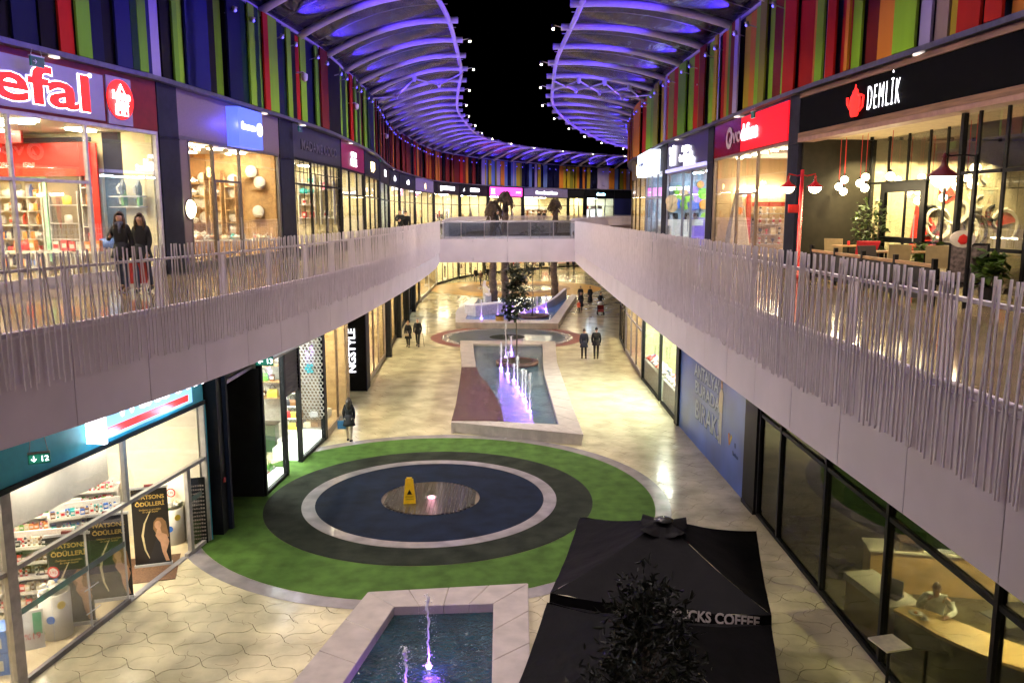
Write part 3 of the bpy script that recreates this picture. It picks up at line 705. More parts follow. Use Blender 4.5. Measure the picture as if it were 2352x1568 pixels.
g = MB(); g.prism([(-.07,.20),(.07,.20),(0,.30)], 0, .02); g.build('roof_window', E_R, t, loc=(xc, -.165, zc-.05), rot=(PI/2,0,0))
g = MB(); g.prism([(-.22,-.38),(.22,-.38),(.22,-.12),(-.22,-.12)], 0, .02); g.build('house_block', E_W, t, loc=(xc, -.14, zc), rot=(PI/2,0,0))
for dx in (-.15, .09): MB().prism([(dx,-.36),(dx+.07,-.36),(dx+.07,-.27),(dx,-.27)], 0, .02).build('house_window', E_R, t, loc=(xc, -.165, zc), rot=(PI/2,0,0))
txt(t, 'home', .27, (xc-.33, -.17, zc+.0), E_W, t, off=.012, ext=.01); txt(t, '&cook', .16, (xc-.2, -.17, zc-.13), E_W, t, off=.008, ext=.01)
TEF, TM, TW = t, M, W
# inside, all against the far side wall: red fascia band, shelves, stock
F = Far(t, M, W, True); FX = lambda u, fwd=0: F.fx(u, 8, fwd)
def fbox(F, par, u0, u1, v0, v1, fwd, th, nm, m, vref=None):
    x0, x1 = F.fx(u0, 8, fwd), F.fx(u1, 8, fwd); um = (u0+u1)/2; z1, z0 = F.z(um, v0, fwd), F.z(um, v1, fwd)
    o = MB().box(x0, x1, -fwd-th, -fwd, z0, z1).build(nm, m, None); o.parent = par; o.matrix_local = par_inv(par) @ F.M; return o
def par_inv(p): return (Matrix.Translation(p.location) @ Matrix.Rotation(p.rotation_euler.z, 4, 'Z')).inverted()
def ftxt(F, par, body, u, v, fwd, size, m, **kw):
    o = txt(par, body, size, (0,0,0), m, par, ext=.003, **kw); o.matrix_local = par_inv(par) @ F.M @ Matrix.Translation((F.fx(u, 8, fwd), -fwd, F.z(u, v, fwd))) @ Matrix.Rotation(PI/2, 4, 'X'); return o
RB = mat('red shop band', (.60,.02,.015), .4)
fbox(F, t, -60, 222, 330, 405, .35, .08, 'red_band', RB); fbox(F, t, -60, 72, 300, 330, .9, .08, 'red_band', mat('darker red band', (.35,.012,.012), .4)); fbox(F, t, -60, 225, 318, 328, .40, .08, 'dark_band', CHAR)
fbox(F, t, 222, 236, 330, 610, .33, .05, 'red_post', RB); fbox(F, t, 108, 116, 405, 600, .3, .05, 'mint_post', mat('mint', (.35,.7,.5), .5)); fbox(F, t, 50, 108, 390, 412, .3, .05, 'mint_band', mat('mint', (.35,.7,.5), .5)); fbox(F, t, 120, 190, 405, 610, .28, .04, 'dark_panel', mat('dark shop panel', (.09,.08,.07), .5))
ftxt(F, t, 'KONFORLA', -24, 384, .44, .17, PC['white']); ftxt(F, t, 'IŞINI________', 66, 384, .44, .17, PC['white']); ftxt(F, t, 'Mutfakta yenilik', 156, 402, .40, .1, PC['white'])
for k, (u, v) in enumerate(((102, 293), (113, 302), (121, 310), (150, 296))): MB().lathe([(.13,-.03),(.13,0)], 14, (XU(FL,u,t)+.6, .8+.5*k, 3.71)).build('downlight', E_SPOT, t)
def fshelf(F, u0, u1, vs, lab, m, kinds, cols, plab, pgrp, step=.26, sc=1.0, fwd=.05, dep=.32, grp=None, sides=True, z_list=None, wm=None, skip=.05):
    um = (u0+u1)/2; x0, x1 = F.fx(u0, 8, fwd+.2), F.fx(u1, 8, fwd+.2); hs = [F.z(um, v, fwd+.2) for v in vs]
    g = thing('shelf_unit', lab, 'shelf', group=grp); g.matrix_world = F.M
    for h in hs: MB().box(x0, x1, -fwd-dep, -fwd, h-.03, h).build('shelf', m, g)
    if sides:
        for x in (x0-.03, x1): MB().box(x, x+.03, -fwd-dep, -fwd, max(0,min(hs)-.3), max(hs)+.35).build('side_panel', m, g)
    for h in hs: row(F.M, kinds, cols, x0+.02, x1-.02, -fwd-dep*.5, h, step, plab, pgrp, sc, skip=skip)
    return g, x0, x1, hs
AP = ['iron','iron','carton','bottle','pot']; AC = ['red','white','blue','black','silver','white','orange']
for a, b, c in ((-50,-8,'first'),(-4,38,'second'),(44,74,'third'),(76,106,'fourth')):
    g_, x0, x1, hs = fshelf(F, a, b, (452,484,516,548,580,610), c + ' white shelf bay of irons from the left inside the cookware shop', WALLW, AP, AC, 'small appliance on the ' + c + ' shelf bay of the cookware shop', 'appliances on the %s shelf bay' % c, .25, 1.15)
    for h in hs[1::2]:
        for q in range(2):
            pp = link('price_card', MB().box(-.07,.07,-.004,.004,0,.19).data('price_card', PC['orange'] if q else PC['white']), None, label='small price card standing on the shelves of the cookware shop', cat='price card', group='price cards in the cookware shop'); pp.matrix_world = F.M @ Matrix.Translation((R.uniform(x0+.05, x1-.05), -.40, h+.002))
g_, x0, x1, hs = fshelf(F, 126, 188, (470,512,548,585), 'dark backed shelf bay with steel appliances and a yellow fryer', PC['silver'], ['pot','bottle','pot','iron'], ['silver','white','silver','yellow'], 'steel appliance on the dark backed shelf bay', 'appliances on the dark backed bay', .33, 1.5)
fshelf(F, 262, 332, (450,474), 'glass wall shelves with irons at the right of the cookware shop', PC['silver'], ['iron'], ['red','blue','black','green'], 'iron on the glass wall shelves of the cookware shop', 'irons on the glass wall shelves', .5, 1.5, sides=False)
fshelf(F, 200, 228, (430,470,520,560), 'narrow shelf of boxed goods next to the red post', WALLW, ['carton'], ['red','orange','white'], 'red and white box on the narrow shelf by the red post', 'boxes by the red post', .24, 1.6)
for k, (u, v, c) in enumerate(((60,640,'left'),(150,640,'middle'),(205,625,'right'))):
    x = F.fx(u, 8, 1.6); tb = thing('display_table', c + ' low white table of boxed goods in the cookware shop', 'table'); tb.matrix_world = F.M @ Matrix.Translation((x, -1.6, 0))
    MB().box(-.45,.45,-.25,.25,.65,.70).build('table_top', WALLW, tb)
    for q in (-1,1):
        for r_ in (-1,1): MB().box(q*.41-.02, q*.41+.02, r_*.21-.02, r_*.21+.02, 0, .65).build('leg', PC['silver'], tb)
    row(F.M, ['carton','pot','carton'], ['white','red','orange','silver'], x-.4, x+.4, -1.6, .70, .24, 'boxed pan on the %s table of the cookware shop' % c, 'goods on the %s cookware table' % c, 1.5)
x = F.fx(244, 8, 1.2); vc = thing('vacuum_cleaner', 'blue and black vacuum cleaner on a white block in the cookware shop', 'vacuum cleaner'); vc.matrix_world = F.M @ Matrix.Translation((x, -1.2, .75))
MB().lathe([(.1,0),(.2,.04),(.2,.14),(.13,.24),(.02,.27)], 14, sx=1.4).build('housing', PC['blue'], vc, True); MB().tube([(.2,0,.18),(.36,0,.36),(.42,0,.2),(.46,0,-.7)], .025, 8).build('hose', PC['black'], vc, True); MB().box(-.35,.35,-.25,.25,-.73,0).build('display_block', WALLW, vc)
# --- pillar, tableware shop
pillar(FL, 367.5, 412.5, ZD, 11.77, 'wide charcoal pillar between the cookware and the tableware shop')
TAU = mat('taupe slatted board', (.17,.125,.13), .55, var=.1, vs=12, stretch=(1,1,8))
t, M, W, H, S = shop(FL, 413, 642, UZ0, UZ1, UZS, 'tableware shop with plates on wooden shelves under a blue lit sign box', wall=mat('warm timber wall', (.50,.30,.12), .5, stretch=(6,1,1), var=.15), frame=mat('brown metal frame', (.10,.085,.08), .5), signm=TAU, mull=(434,490,551), transom=2.6, tr_idx=(2,), door=2, depth=3.6, nlight=4, lightw=.2)
MB().box(0.09, XU(FL,432,t), -.03, .03, .25, H-.09).build('side_panel', TAU, t)
a, b = XU(FL, 521, t), XU(FL, 577, t)
MB().box(a, b, -.45, -.063, H-.05, S-.12).build('sign_box', emit('blue sign face', (.10,.15,1), 1.0), t)
txt(t, 'karaca', .30, (a+.25, -.465, H+.50), E_W, t, off=.012, sx=1.25); MB().lathe([(.21,0),(.21,.02)], 20).build('round_emblem', E_W, t, loc=(b-.25, -.455, H+.58), rot=(PI/2,0,0))
lamp('sign_glow', 'POINT', (t.matrix_basis @ Vector((0,0,0))) if False else tuple(M @ Vector((a-.12, -.4, H+.6))), 25, (.1,.08,1), .1)
wl = thing('wall_lamp', 'round glowing wall lamp on the taupe panel beside the tableware shop', 'lamp'); wl.matrix_world = M @ Matrix.Translation((XU(FL,425,t), -.06, 1.75))
MB().lathe([(.24,0),(.26,.02),(.2,.08),(.001,.1)], 24, sx=1).build('lamp_disc', emit('lamp disc', (1,.86,.5), 14), wl, rot=(PI/2,0,0)); MB().lathe([(.28,-.01),(.28,.01)], 24).build('lamp_ring', BLACK, wl, rot=(PI/2,0,0))
for k in range(6): MB().lathe([(.1,-.03),(.1,0)], 12, (.9+k*1.2, .9+.7*(k%2), 3.72)).build('downlight', E_SPOT, t)
F = Far(t, M, W, True)
fbox(F, t, 425, 480, 352, 640, .02, .03, 'shelf_back', mat('dark warm timber', (.30,.15,.05), .5))
fshelf(F, 436, 476, (420,450,478,512,545), 'oak shelves of white plates and bowls, leftmost in the tableware shop', WOOD, ['plate','bowl'], ['white'], 'white crockery on the leftmost oak shelves', 'crockery on the leftmost oak shelves', .34, 1.35, skip=0)
fshelf(F, 490, 512, (415,450,480,510,540), 'oak shelves of crockery left of the shop door', WOOD, ['plate','bowl','pot'], ['white','cream'], 'white crockery on the shelves left of the tableware door', 'crockery left of the tableware door', .36, 1.3)
fshelf(F, 524, 545, (428,455,482,510,540), 'oak shelves of plates seen through the tableware door', WOOD, ['plate'], ['white'], 'white plate seen through the tableware shop door', 'plates seen through the tableware door', .36, 1.4)
for k, (a, b, v, c) in enumerate(((560,582,408,'upper left'),(578,608,433,'large middle'),(572,604,500,'lower'))):
    g_, x0, x1, hs = fshelf(F, a, b, (v,), c + ' short oak wall shelf with a plate and tureen', WOOD, ['bowl'], ['white'], 'white tureen on the %s short wall shelf' % c, 'tureens on the %s short wall shelf' % c, .8, .9, sides=False, skip=0)
    put('plate','white',F.M,(x0+.3,-.15,hs[0]),0,'large white plate leaning on the %s short wall shelf' % c,'plates on the %s wall shelf' % c,1.45)
for k, (u, c) in enumerate(((445,'leftmost'),(475,'second'),(540,'third'),(600,'rightmost'))):
    x = F.fx(u, 8, 2.2 - .3*k); tb = thing('display_table', c + ' white table of crockery and bottles in the tableware shop', 'table'); tb.matrix_world = F.M @ Matrix.Translation((x, -2.2+.3*k, 0)); hh = .72
    MB().box(-.42,.42,-.3,.3,hh-.05,hh).build('table_top', WALLW, tb)
    for q in (-1,1):
        for r_ in (-1,1): MB().box(q*.38-.02, q*.38+.02, r_*.25-.02, r_*.25+.02, 0, hh-.05).build('leg', WOOD, tb)
    for yy in (-.15, .12): row(F.M, ['bowl','bottle','pot','bottle'], ['white','silver','cream','teal','brown'], x-.4, x+.4, -2.2+.3*k+yy, hh, .15, 'piece of crockery on the %s table of the tableware shop' % c, 'crockery on the %s tableware table' % c, 1.0)
# --- dark pillar and following shops
pillar(FL, 642.5, 674, ZD, 11.77, 'charcoal pillar right of the tableware shop')
GREEN_E = emit('green exit light', (.1,.9,.6), 2.5)
def exit_sign(P, rz, lab, body='← 13', sc=1.0, hang=.35):
    s = thing('exit_sign', lab, 'sign', P, rz)
    MB().box(-.3*sc, .3*sc, -.02, .02, -.16*sc, .16*sc).build('sign_face', mat('green sign', (.02,.25,.16), .4), s); MB().box(-.3*sc,.3*sc,-.035,.035,.161*sc,.20*sc).build('housing', PC['silver'], s)
    MB().box(-.27*sc,.27*sc,-.024,-.021,-.13*sc,.13*sc).build('lit_panel', emit('exit panel', (.03,.35,.22), .35) if '1' in body else mat('dull green panel', (.04,.10,.08), .5), s)
    for x in (-.25*sc, .25*sc): MB().tube([(x,0,.2*sc),(x*.7,0,.2*sc+hang)], .008, 4).build('hanger', PC['silver'], s)
    txt(s, body, .24*sc, (-.24*sc, -.026, -.08*sc), E_W if '1' in body else PC['silver'], s, ext=.003); return s
t, M, W, H, S = shop(FL, 675, 782, UZ0, UZ1, UZS, 'boutique with black glazing bars and dark raised lettering', wall=CREAM, frame=BLACK, signm=mat('dark ribbed board', (.03,.03,.045), .5), mull=(.33,.66), transom=2.75, door=1, light=E_NEU)
txt(t, 'MADAME COCO', .55, (.9, -.08, H+.35), mat('dark letters', (.08,.075,.09), .4), t, off=.01, sx=1.35)
for k in range(14):
    x = .25 + (W-.5)*k/13
    MB().box(x-.018, x+.018, -.05, -.03, 2.8 if k % 2 else .3, H-.1).build('glazing_bar', BLACK, t)
for z in (3.2,): MB().box(.1, W-.1, -.055, -.05, z, z+.03).build('glazing_bar', BLACK, t)
F = Far(t, M, W, True)
fshelf(F, 690, 725, (420,445,470,500), 'white shelves of homeware behind the glazing bars', WALLW, ['bowl','carton','pot'], ['white','red','cream','teal'], 'homeware on the shelves behind the glazing bars', 'homeware behind the glazing bars', .36, 1.6)
fshelf(F, 740, 768, (435,500), 'wall shelves right of the door behind the glazing bars', WALLW, ['carton','plate'], ['pink','red','white'], 'framed ware right of the door with glazing bars', 'framed ware right of the barred door', .4, 1.8)
fbox(F, t, 738, 768, 390, 425, .05, .03, 'picture', mat('pale picture', (.55,.5,.4), .5))
def short(lab, n=8):
    w_ = lab.split()[:n]
    while w_ and w_[-1] in ('a','the','in','on','of','with','under','behind','and','by','blurred','small','white','before'): w_.pop()
    return ' '.join(w_)
def far_fill(M, W, H, cols, lab, n=6, depth=4.5):
    lab = short(lab)
    # racks, mannequins and boxes so that a distant window reads as stocked
    for k in range(n):
        x = .4 + (W-.8)*(k+.5)/n
        if k % 3 == 1:
            mq = thing('mannequin', 'dressed mannequin in the window of the ' + lab, 'mannequin', group='mannequins of the ' + lab); mq.matrix_world = M @ Matrix.Translation((x, 1.0, .3))
            MB().lathe([(.10,.75),(.17,.9),(.13,1.12),(.20,1.38),(.05,1.48),(.05,1.53)], 10, sy=.65).build('torso', PC[R.choice(cols)], mq, True); MB().ball((0,0,1.63), .095, 8, 1.2).build('head', PC['white'], mq, True)
            for q in (-1,1): MB().tube([(q*.07,0,0),(q*.08,0,.8)], [.05,.08], 7).build('leg', PC['black'], mq, True); MB().tube([(q*.19,0,1.38),(q*.24,0,1.1),(q*.22,-.05,.85)], [.05,.035], 6).build('arm', PC[cols[0]], mq, True) if False else MB().tube([(q*.19,0,1.38),(q*.24,0,1.1),(q*.22,-.05,.85)], [.05,.045,.03], 6).build('arm', PC[cols[0]], mq, True)
            MB().lathe([(.2,-.3),(.2,0)], 12).build('stand', WALLW, mq)
        else:
            cr = thing('clothes_rail', 'rail of hanging clothes in the ' + lab, 'clothes rail', group='clothes rails of the ' + lab); cr.matrix_world = M @ Matrix.Translation((x, 2.0 + .8*(k % 2), 0))
            MB().tube([(-.4,0,0),(-.4,0,1.5),(.4,0,1.5),(.4,0,0)], .02, 5).build('frame', PC['silver'], cr)
            for q in range(5): put('garment', R.choice(cols), M @ Matrix.Translation((x, 2.0 + .8*(k % 2), 0)), (-.32+.16*q, 0, .84), PI/2, 'garment hanging on the rails of the ' + lab, 'garments in the ' + lab, 1.0, cap=260)
    su = shelf_unit(M, .3, W-.3, depth-.5, depth-.1, 0, (.5,1.0,1.5,2.0), 'stocked back shelf of the ' + lab, WALLW)
    for h in (1.0,1.5): row(M, ['carton','handbag'], cols, .35, W-.35, depth-.3, h, .62, 'goods at the back of the ' + lab, 'goods at the back of the ' + lab, 2.2, skip=.1)
UL = [ # u0, u1, text, sign material, text material, light, label, colours
 (784,836,'ENGLISH|HOME', mat('crimson board', (.32,.01,.06), .3), E_W, E_WARM, 'homeware shop under a crimson sign', ['white','cream','brown','pink']),
 (838,870,'ipekyol', CHAR, E_Y, E_NEU, 'fashion shop under yellow script lettering', ['black','cream','white']),
 (873,893,'NYX', BLACK, E_W, E_COOL, 'narrow shop with a blue white neon sign', ['white','blue','black']),
 (894,917,'nine', CHAR, E_W, E_WARM, 'small shop with a rounded white sign', ['brown','orange','cream']),
 (919,952,'accio', CHAR, E_W, E_NEU, 'shop with a blurred white sign behind the standing couple', ['white','cream','silver']),
 (954,995,'cj', mat('lilac board', (.20,.17,.28), .5), E_Y, E_WARM, 'shop with a small gold emblem on a lilac board', ['cream','orange','white']),
 (998,1054,'(|) DAMAT TWEEN', BLACK, E_W, E_NEU, 'menswear shop with a bracket emblem on black', ['black','red','white']),
 (1058,1119,'CASTINO', BLACK, E_W, E_WARM, 'shop with white capitals and a bird emblem on black', ['black','cream','brown']),
 (1124,1198,'', CHAR, E_W, E_NEU, 'shop with a bright pink sign board', ['pink','white','blue']),
 (1203,1303,'Home Sweet Home', mat('lilac board', (.20,.17,.28), .5), E_W, E_WARM, 'wide shop with white lettering on a lilac board', ['cream','orange','brown','white']),
 (1307,1340,'', BLACK, E_W, E_WARM, 'plain lit opening between two dark piers', ['cream']),
 (1347,1410,'shumix', BLACK, emit('cyan sign', (.35,.75,1), 7), E_COOL, 'shop with cyan lettering and bright drink coolers', ['red','white','white','orange']),
]
for k, (a, b, tx, sm, tm, lt, lab, cols) in enumerate(UL):
    t, M, W, H, S = shop(FL, a, b, UZ0, UZ1, UZS, lab, signm=sm, light=lt, frame=BLACK, mull=(.33,.67) if b-a > 25 else (.5,), transom=2.5, door=1 if b-a > 30 else None, wall=CREAM, nlight=2, lightw=max(.3, W*.12) if k else .4, depth=4.2)
    if tx:
        if '|' in tx and tx[0] != '(':
            p, q = tx.split('|'); txt(t, p, .3, (W*.5, -.09, H+.68), tm, t, align='CENTER', off=.01); txt(t, q, .5, (W*.5, -.09, H+.22), tm, t, align='CENTER', off=.02)
        else:
            sz = min(.62, W*.8/max(3, len(tx))*1.5); txt(t, tx, sz, (W*.5, -.09, H+.42), tm, t, align='CENTER', off=.014)
    if 'pink' in lab:
        MB().box(.05, W-.05, -.12, -.062, H+.02, S-.12).build('sign_face', emit('pink sign face', (1,.06,.55), 2.2), t)
        for q in range(3): txt(t, 'GÜZELLİK', .2, (.25, -.13, H+.25+.28*q), E_W, t, ext=.005)
        txt(t, 'KOZMETİK', .26, (W-.4, -.13, H+.45), E_W, t, ext=.005, align='RIGHT')
    if 'bird' in lab: MB().prism([(0,0),(.5,.1),(.25,.12),(.35,.4)], 0, .03).build('bird_emblem', E_W, t, loc=(.55,-.1,H+.4), rot=(PI/2,0,0))
    if 'cyan' in lab:
        for q, x in enumerate((.5, 1.9, 3.4)):
            if x > W-.6: continue
            fr_ = thing('drink_cooler', ['red topped drink cooler', 'middle drink cooler with white cans', 'brightest drink cooler'][q] + ' in the far shop with cyan lettering', 'cooler'); fr_.matrix_world = M @ Matrix.Translation((x, .6, 0))
            MB().box(-.45,.45,0,.6,0,2.2).build('cabinet', WALLW, fr_); MB().box(-.4,.4,-.03,-.005,.2,2.0).build('lit_front', emit('cooler light', (.9,.97,1), 3), fr_); MB().box(-.45,.45,-.05,0,2.0,2.6).build('header', PC['red'] if q == 0 else PC['white'], fr_)
    elif k != 10: far_fill(M, W, H, cols, lab, n=max(2, int(W/1.0)) if W < 9 else 9, depth=4.2)
prev = 783
for a, b, lab in [(782.3,783.7,'slim charcoal pier beside the crimson sign'),(836.3,837.7,'slim charcoal pier right of the crimson sign'),(870.3,872.7,'charcoal pier right of the yellow script shop'),(893.2,893.8,'thin pier right of the blue white neon sign'),(917.3,918.7,'thin pier right of the rounded white sign'),(952.3,953.7,'pier left of the gold emblem shop'),(995.3,997.7,'pier right of the gold emblem shop'),(1054.3,1057.7,'dark pier left of the bird emblem shop'),(1119.3,1123.7,'dark pier left of the pink sign'),(1198.3,1202.7,'dark pier right of the pink sign'),(1303.3,1306.7,'black pier left of the plain lit opening'),(1340.3,1346.7,'wide black pier left of the cyan lettering')]:
    pillar(FL, a, b, ZD, 11.77, lab, m=BLACK if a > 1000 else CHAR)
bw = thing('dark_shopfront', 'closed dark blue shopfront at the far right end of the walkway', 'shopfront')
A, B = FL.at(FL.hit(1411, 9))[0], FL.at(FL.hit(1453, 9))[0]; B = B + (B-A)*1.2
MB().hexa((A.x,A.y,ZD),(B.x,B.y,ZD),(B.x,B.y+.3,ZD),(A.x,A.y+.3,ZD),(0,0,3.7)).build('shutter', mat('dark blue shutter', (.02,.025,.10), .35), bw)
MB().hexa((A.x,A.y-.03,ZD+3.7),(B.x,B.y-.03,ZD+3.7),(B.x,B.y+.3,ZD+3.7),(A.x,A.y+.3,ZD+3.7),(0,0,1.3)).build('header', BLACK, bw)
# ------------------------------------------------------------------ right side, upper level
def xcol(t, u, y, z):                          # local x where the column u meets the plane local-y = y at height z
    rz = t.rotation_euler.z; o = t.location; dx, dy = math.cos(rz), math.sin(rz); ox, oy = o.x - dy*y, o.y + dx*y
    k = (u - 1176) / FP
    # (ox + x dx) = k*((oy + x dy)*CP - (z-CZ)*SP)
    return (k*(oy*CP - (z-CZ)*SP) - ox) / (dx - k*dy*CP)
pillar(FR, 1811, 1834, ZD, 11.77, 'charcoal pillar left of the black teahouse front')
pillar(FR, 1626, 1639, ZD, 11.77, 'charcoal pillar left of the red phone shop')
pillar(FR, 1523, 1532.5, ZD, 11.77, 'charcoal pillar left of the purple phone shop')
t, M, W, H, S = shop(FR, 1640, 1810, UZ0, UZ1, UZS, 'phone shop under a half lit red sign', light=E_WARM, frame=mat('bronze frame', (.30,.24,.2), .4, .3), signm=mat('unlit red board', (.22,.004,.008), .15, coat=.5), mull=(1694,1739), transom=2.3, tr_idx=(1,), door=1, wall=mat('peach wall', (.66,.48,.26), .6, var=.04), nlight=0, depth=4)
xs_ = xcol(t, 1708, 0, 11)
MB().box(xs_, W-.05, -.10, -.062, H+.02, S-.10).build('lit_face', emit('red sign face', (1,.006,.015), .75), t)
for tx, x0, x1 in (('vo', 1690, 1710), ('dafone', 1710, 1747)):
    a, b = xcol(t, x0, 0, 11), xcol(t, x1, 0, 11)
    o = txt(t, tx, .78, (a, -.125, H+.38), E_W if tx != 'vo' else mat('dim white letters', (.5,.4,.45), .4), t, off=.012, ext=.01); o.scale = ((b-a)/max(.1, o.dimensions.x if o.dimensions.x else (b-a)), 1, 1)
    bb = [v.co.x for v in o.data.vertices]; o.scale = ((b-a)/(max(bb)-min(bb)), 1, 1)
a = xcol(t, 1680, 0, 11); g = MB(); g.ring(0, 0, .22, .40, 0, 28); g.add([(-.1,-.25,0),(.2,-.1,0),(.12,.12,0)], [(0,1,2)]); g.build('ring_emblem', mat('dim white letters', (.5,.4,.45), .4), t, loc=(a, -.09, H+.6), rot=(PI/2,0,0))
for k in range(8): MB().lathe([(.12,-.03),(.12,0)], 12, (.9+ (W-1.4)*k/7, .7, 3.72)).build('downlight', E_SPOT, t)
lamp('shop_light', 'AREA', tuple(M @ Vector((W/2, 1.6, 3.6))), 160, (1,.76,.45), 2.2)
F = Far(t, M, W, False)
fbox(F, t, 1712, 1722, 445, 600, .1, .1, 'red_post', PC['red']); fbox(F, t, 1725, 1800, 464, 474, .3, .03, 'red_banner', PC['red']); fbox(F, t, 1690, 1800, 436, 442, .2, .03, 'light_strip', E_NEU)
for q, v in enumerate((490,515,538,560)): fshelf(F, 1724, 1800, (v,), ['top','second','third','lowest'][q] + ' glass shelf of boxed phones in the red phone shop', PC['silver'], ['bottle','carton','trinket'], ['white','red','black','cream'], 'small box on the %s glass shelf of the red phone shop' % ['top','second','third','lowest'][q], 'boxes on the %s glass shelf' % ['top','second','third','lowest'][q], .26, 1.5, sides=False)
ps_ = thing('poster_cone', 'grey poster cone with an orange print in the red phone shop', 'display'); ps_.matrix_world = F.M @ Matrix.Translation((F.fx(1693, 8, 1.2), -1.2, 0)); MB().lathe([(.55,0),(.45,.9),(.22,2.0),(.12,2.5)], 4, a0=PI/4).build('cone', mat('grey sticker', (.42,.36,.32), .4), ps_); MB().prism([(-.12,-.1),(.1,-.14),(.14,.1),(-.05,.16)], 0, .01).build('orange_print', PC['orange'], ps_, loc=(0,-.26,1.7), rot=(PI/2,0,0))
ps_ = thing('white_cone', 'white triangular display beside the grey poster cone', 'display'); ps_.matrix_world = F.M @ Matrix.Translation((F.fx(1704, 8, 1.0), -1.0, 0)); MB().lathe([(.38,0),(.3,.6),(.08,1.9)], 3).build('cone', PC['white'], ps_)
# purple phone shop
t, M, W, H, S = shop(FR, 1533, 1625, UZ0, 10.3, UZS, 'phone shop with a glowing white emblem on a purple board', light=E_COOL, frame=GREYM, signm=mat('purple board', (.035,.025,.12), .3), mull=(1569,1588), transom=2.4, tr_idx=(1,), door=1, wall=mat('pale blue wall', (.42,.52,.62), .5), nlight=3, depth=4)
MB().box(.05, W-.05, -.16, -.062, .01+H, H+.16).build('light_ledge', emit('lilac ledge', (.38,.36,.8), 1.2), t)
g = MB(); g.lathe([(.001,0),(.30,.02),(.36,.3),(.3,.6),(.14,.72),(.001,.75)], 14, (0,0,0), sy=.2); g.build('vase_emblem', E_W, t, True, loc=(W*.17, -.12, H+.3)); MB().tube([(0,0,0),(.22,0,.25),(.30,0,.75)], .05, 6).build('emblem_stem', E_W, t, loc=(W*.17, -.12, H+.5)); MB().tube([(0,0,0),(-.1,0,.3)], .05, 6).build('emblem_stem', E_W, t, loc=(W*.12, -.12, H+.9))
for tx, sz, dx, dz in (('turkcell', .50, .36, .42), ('ıletişim', .34, .42, .85), ('MERKEZİ', .30, .48, .2)): txt(t, tx, sz, (W*dx, -.10, H+dz), E_W, t, off=.02, ext=.01, sx=1.5)
DISC = [('lime',(.25,.6,.03)),('violet',(.45,.25,.75)),('royal',(.05,.15,.65)),('orange',(.8,.3,.04)),('peach',(.8,.5,.25))]
F = Far(t, M, W, False)
for q, (u, v, r_, c) in enumerate(((1556,437,.24,0),(1560,452,.2,0),(1553,468,.26,2),(1568,442,.22,4),(1572,470,.26,0),(1590,440,.26,1),(1592,468,.34,2),(1600,452,.3,1),(1612,445,.28,0),(1614,470,.24,3),(1605,424,.18,3),(1540,462,.3,4),(1541,475,.28,4),(1618,500,.26,0),(1580,455,.2,0))):
    o = MB().lathe([(r_,0),(r_,.02)], 20).build('wall_sticker', mat('sticker ' + DISC[c][0], DISC[c][1], .4), t); o.matrix_local = par_inv(t) @ F.M @ Matrix.Translation((F.fx(u, 8, .1), -.1-.01*q, F.z(u, v, .1))) @ Matrix.Rotation(PI/2, 4, 'X')
for k, (u, c) in enumerate(((1551,'left white'),(1578,'middle slim'),(1598,'right violet'))):
    mq = thing('display_stand', c + ' display stand in the purple phone shop', 'display'); mq.matrix_world = F.M @ Matrix.Translation((F.fx(u, 8, 1.2), -1.2, 0))
    MB().box(-.22,.22,-.1,.1,0,1.0).build('column', WALLW if k < 2 else mat('violet box', (.22,.12,.6), .4), mq); MB().box(-.34,.34,-.12,.12,1.0,1.3).build('screen', WALLW, mq); MB().lathe([(.12,1.3),(.14,1.45),(.12,1.62)], 10).build('top', PC['black'], mq)
fbox(F, t, 1567, 1620, 500, 600, .6, .05, 'violet_panel', mat('violet box', (.22,.12,.6), .4))
# white sign shop and corner
t, M, W, H, S = shop(FR, 1485, 1522.5, UZ0, 10.5, UZS, 'narrow phone shop under a glaring white sign box', light=E_COOL, frame=GREYM, mull=(.35,.7), transom=2.4, wall=mat('pale blue wall', (.42,.52,.62), .5), nlight=2, depth=3.5)
MB().box(.15, W-.9, -.6, -.062, H-.1, S-.12).build('sign_box', emit('white sign face', (.8,.88,1), 1.6), t); txt(t, 'Türk Telekom', .34, (.5, -.61, H+.45), mat('navy letters', (.02,.03,.2), .4), t, ext=.005, sx=1.2)
MB().box(W*.5, W*.8, 1, 1.1, 1.6, 2.4).build('pink_poster', emit('pink poster', (1,.1,.6), 1.0), t)
row(M, ['carton','bottle'], ['white','black','silver'], .5, W-.3, .8, .9, .5, 'phone box in the window under the glaring white sign', 'phone boxes under the white sign', 1.8)
tb = shelf_unit(M, .4, W-.2, .6, 1.0, 0, (.9,), 'counter in the window under the glaring white sign', WALLW, back=False)
t, M, W, H, S = shop(FR, 1452, 1484, UZ0, 10.6, UZS, 'dark timber shopfront with a small yellow sign at the corner', light=E_WARM, frame=mat('dark timber', (.05,.03,.015), .5), signm=mat('olive board', (.09,.07,.03), .5), mull=(.3,.6), wall=BEIGE, nlight=1, lightw=.2, depth=3)
txt(t, '8', .9, (W*.42, -.09, H+.15), E_Y, t, off=.03, sx=1.3)
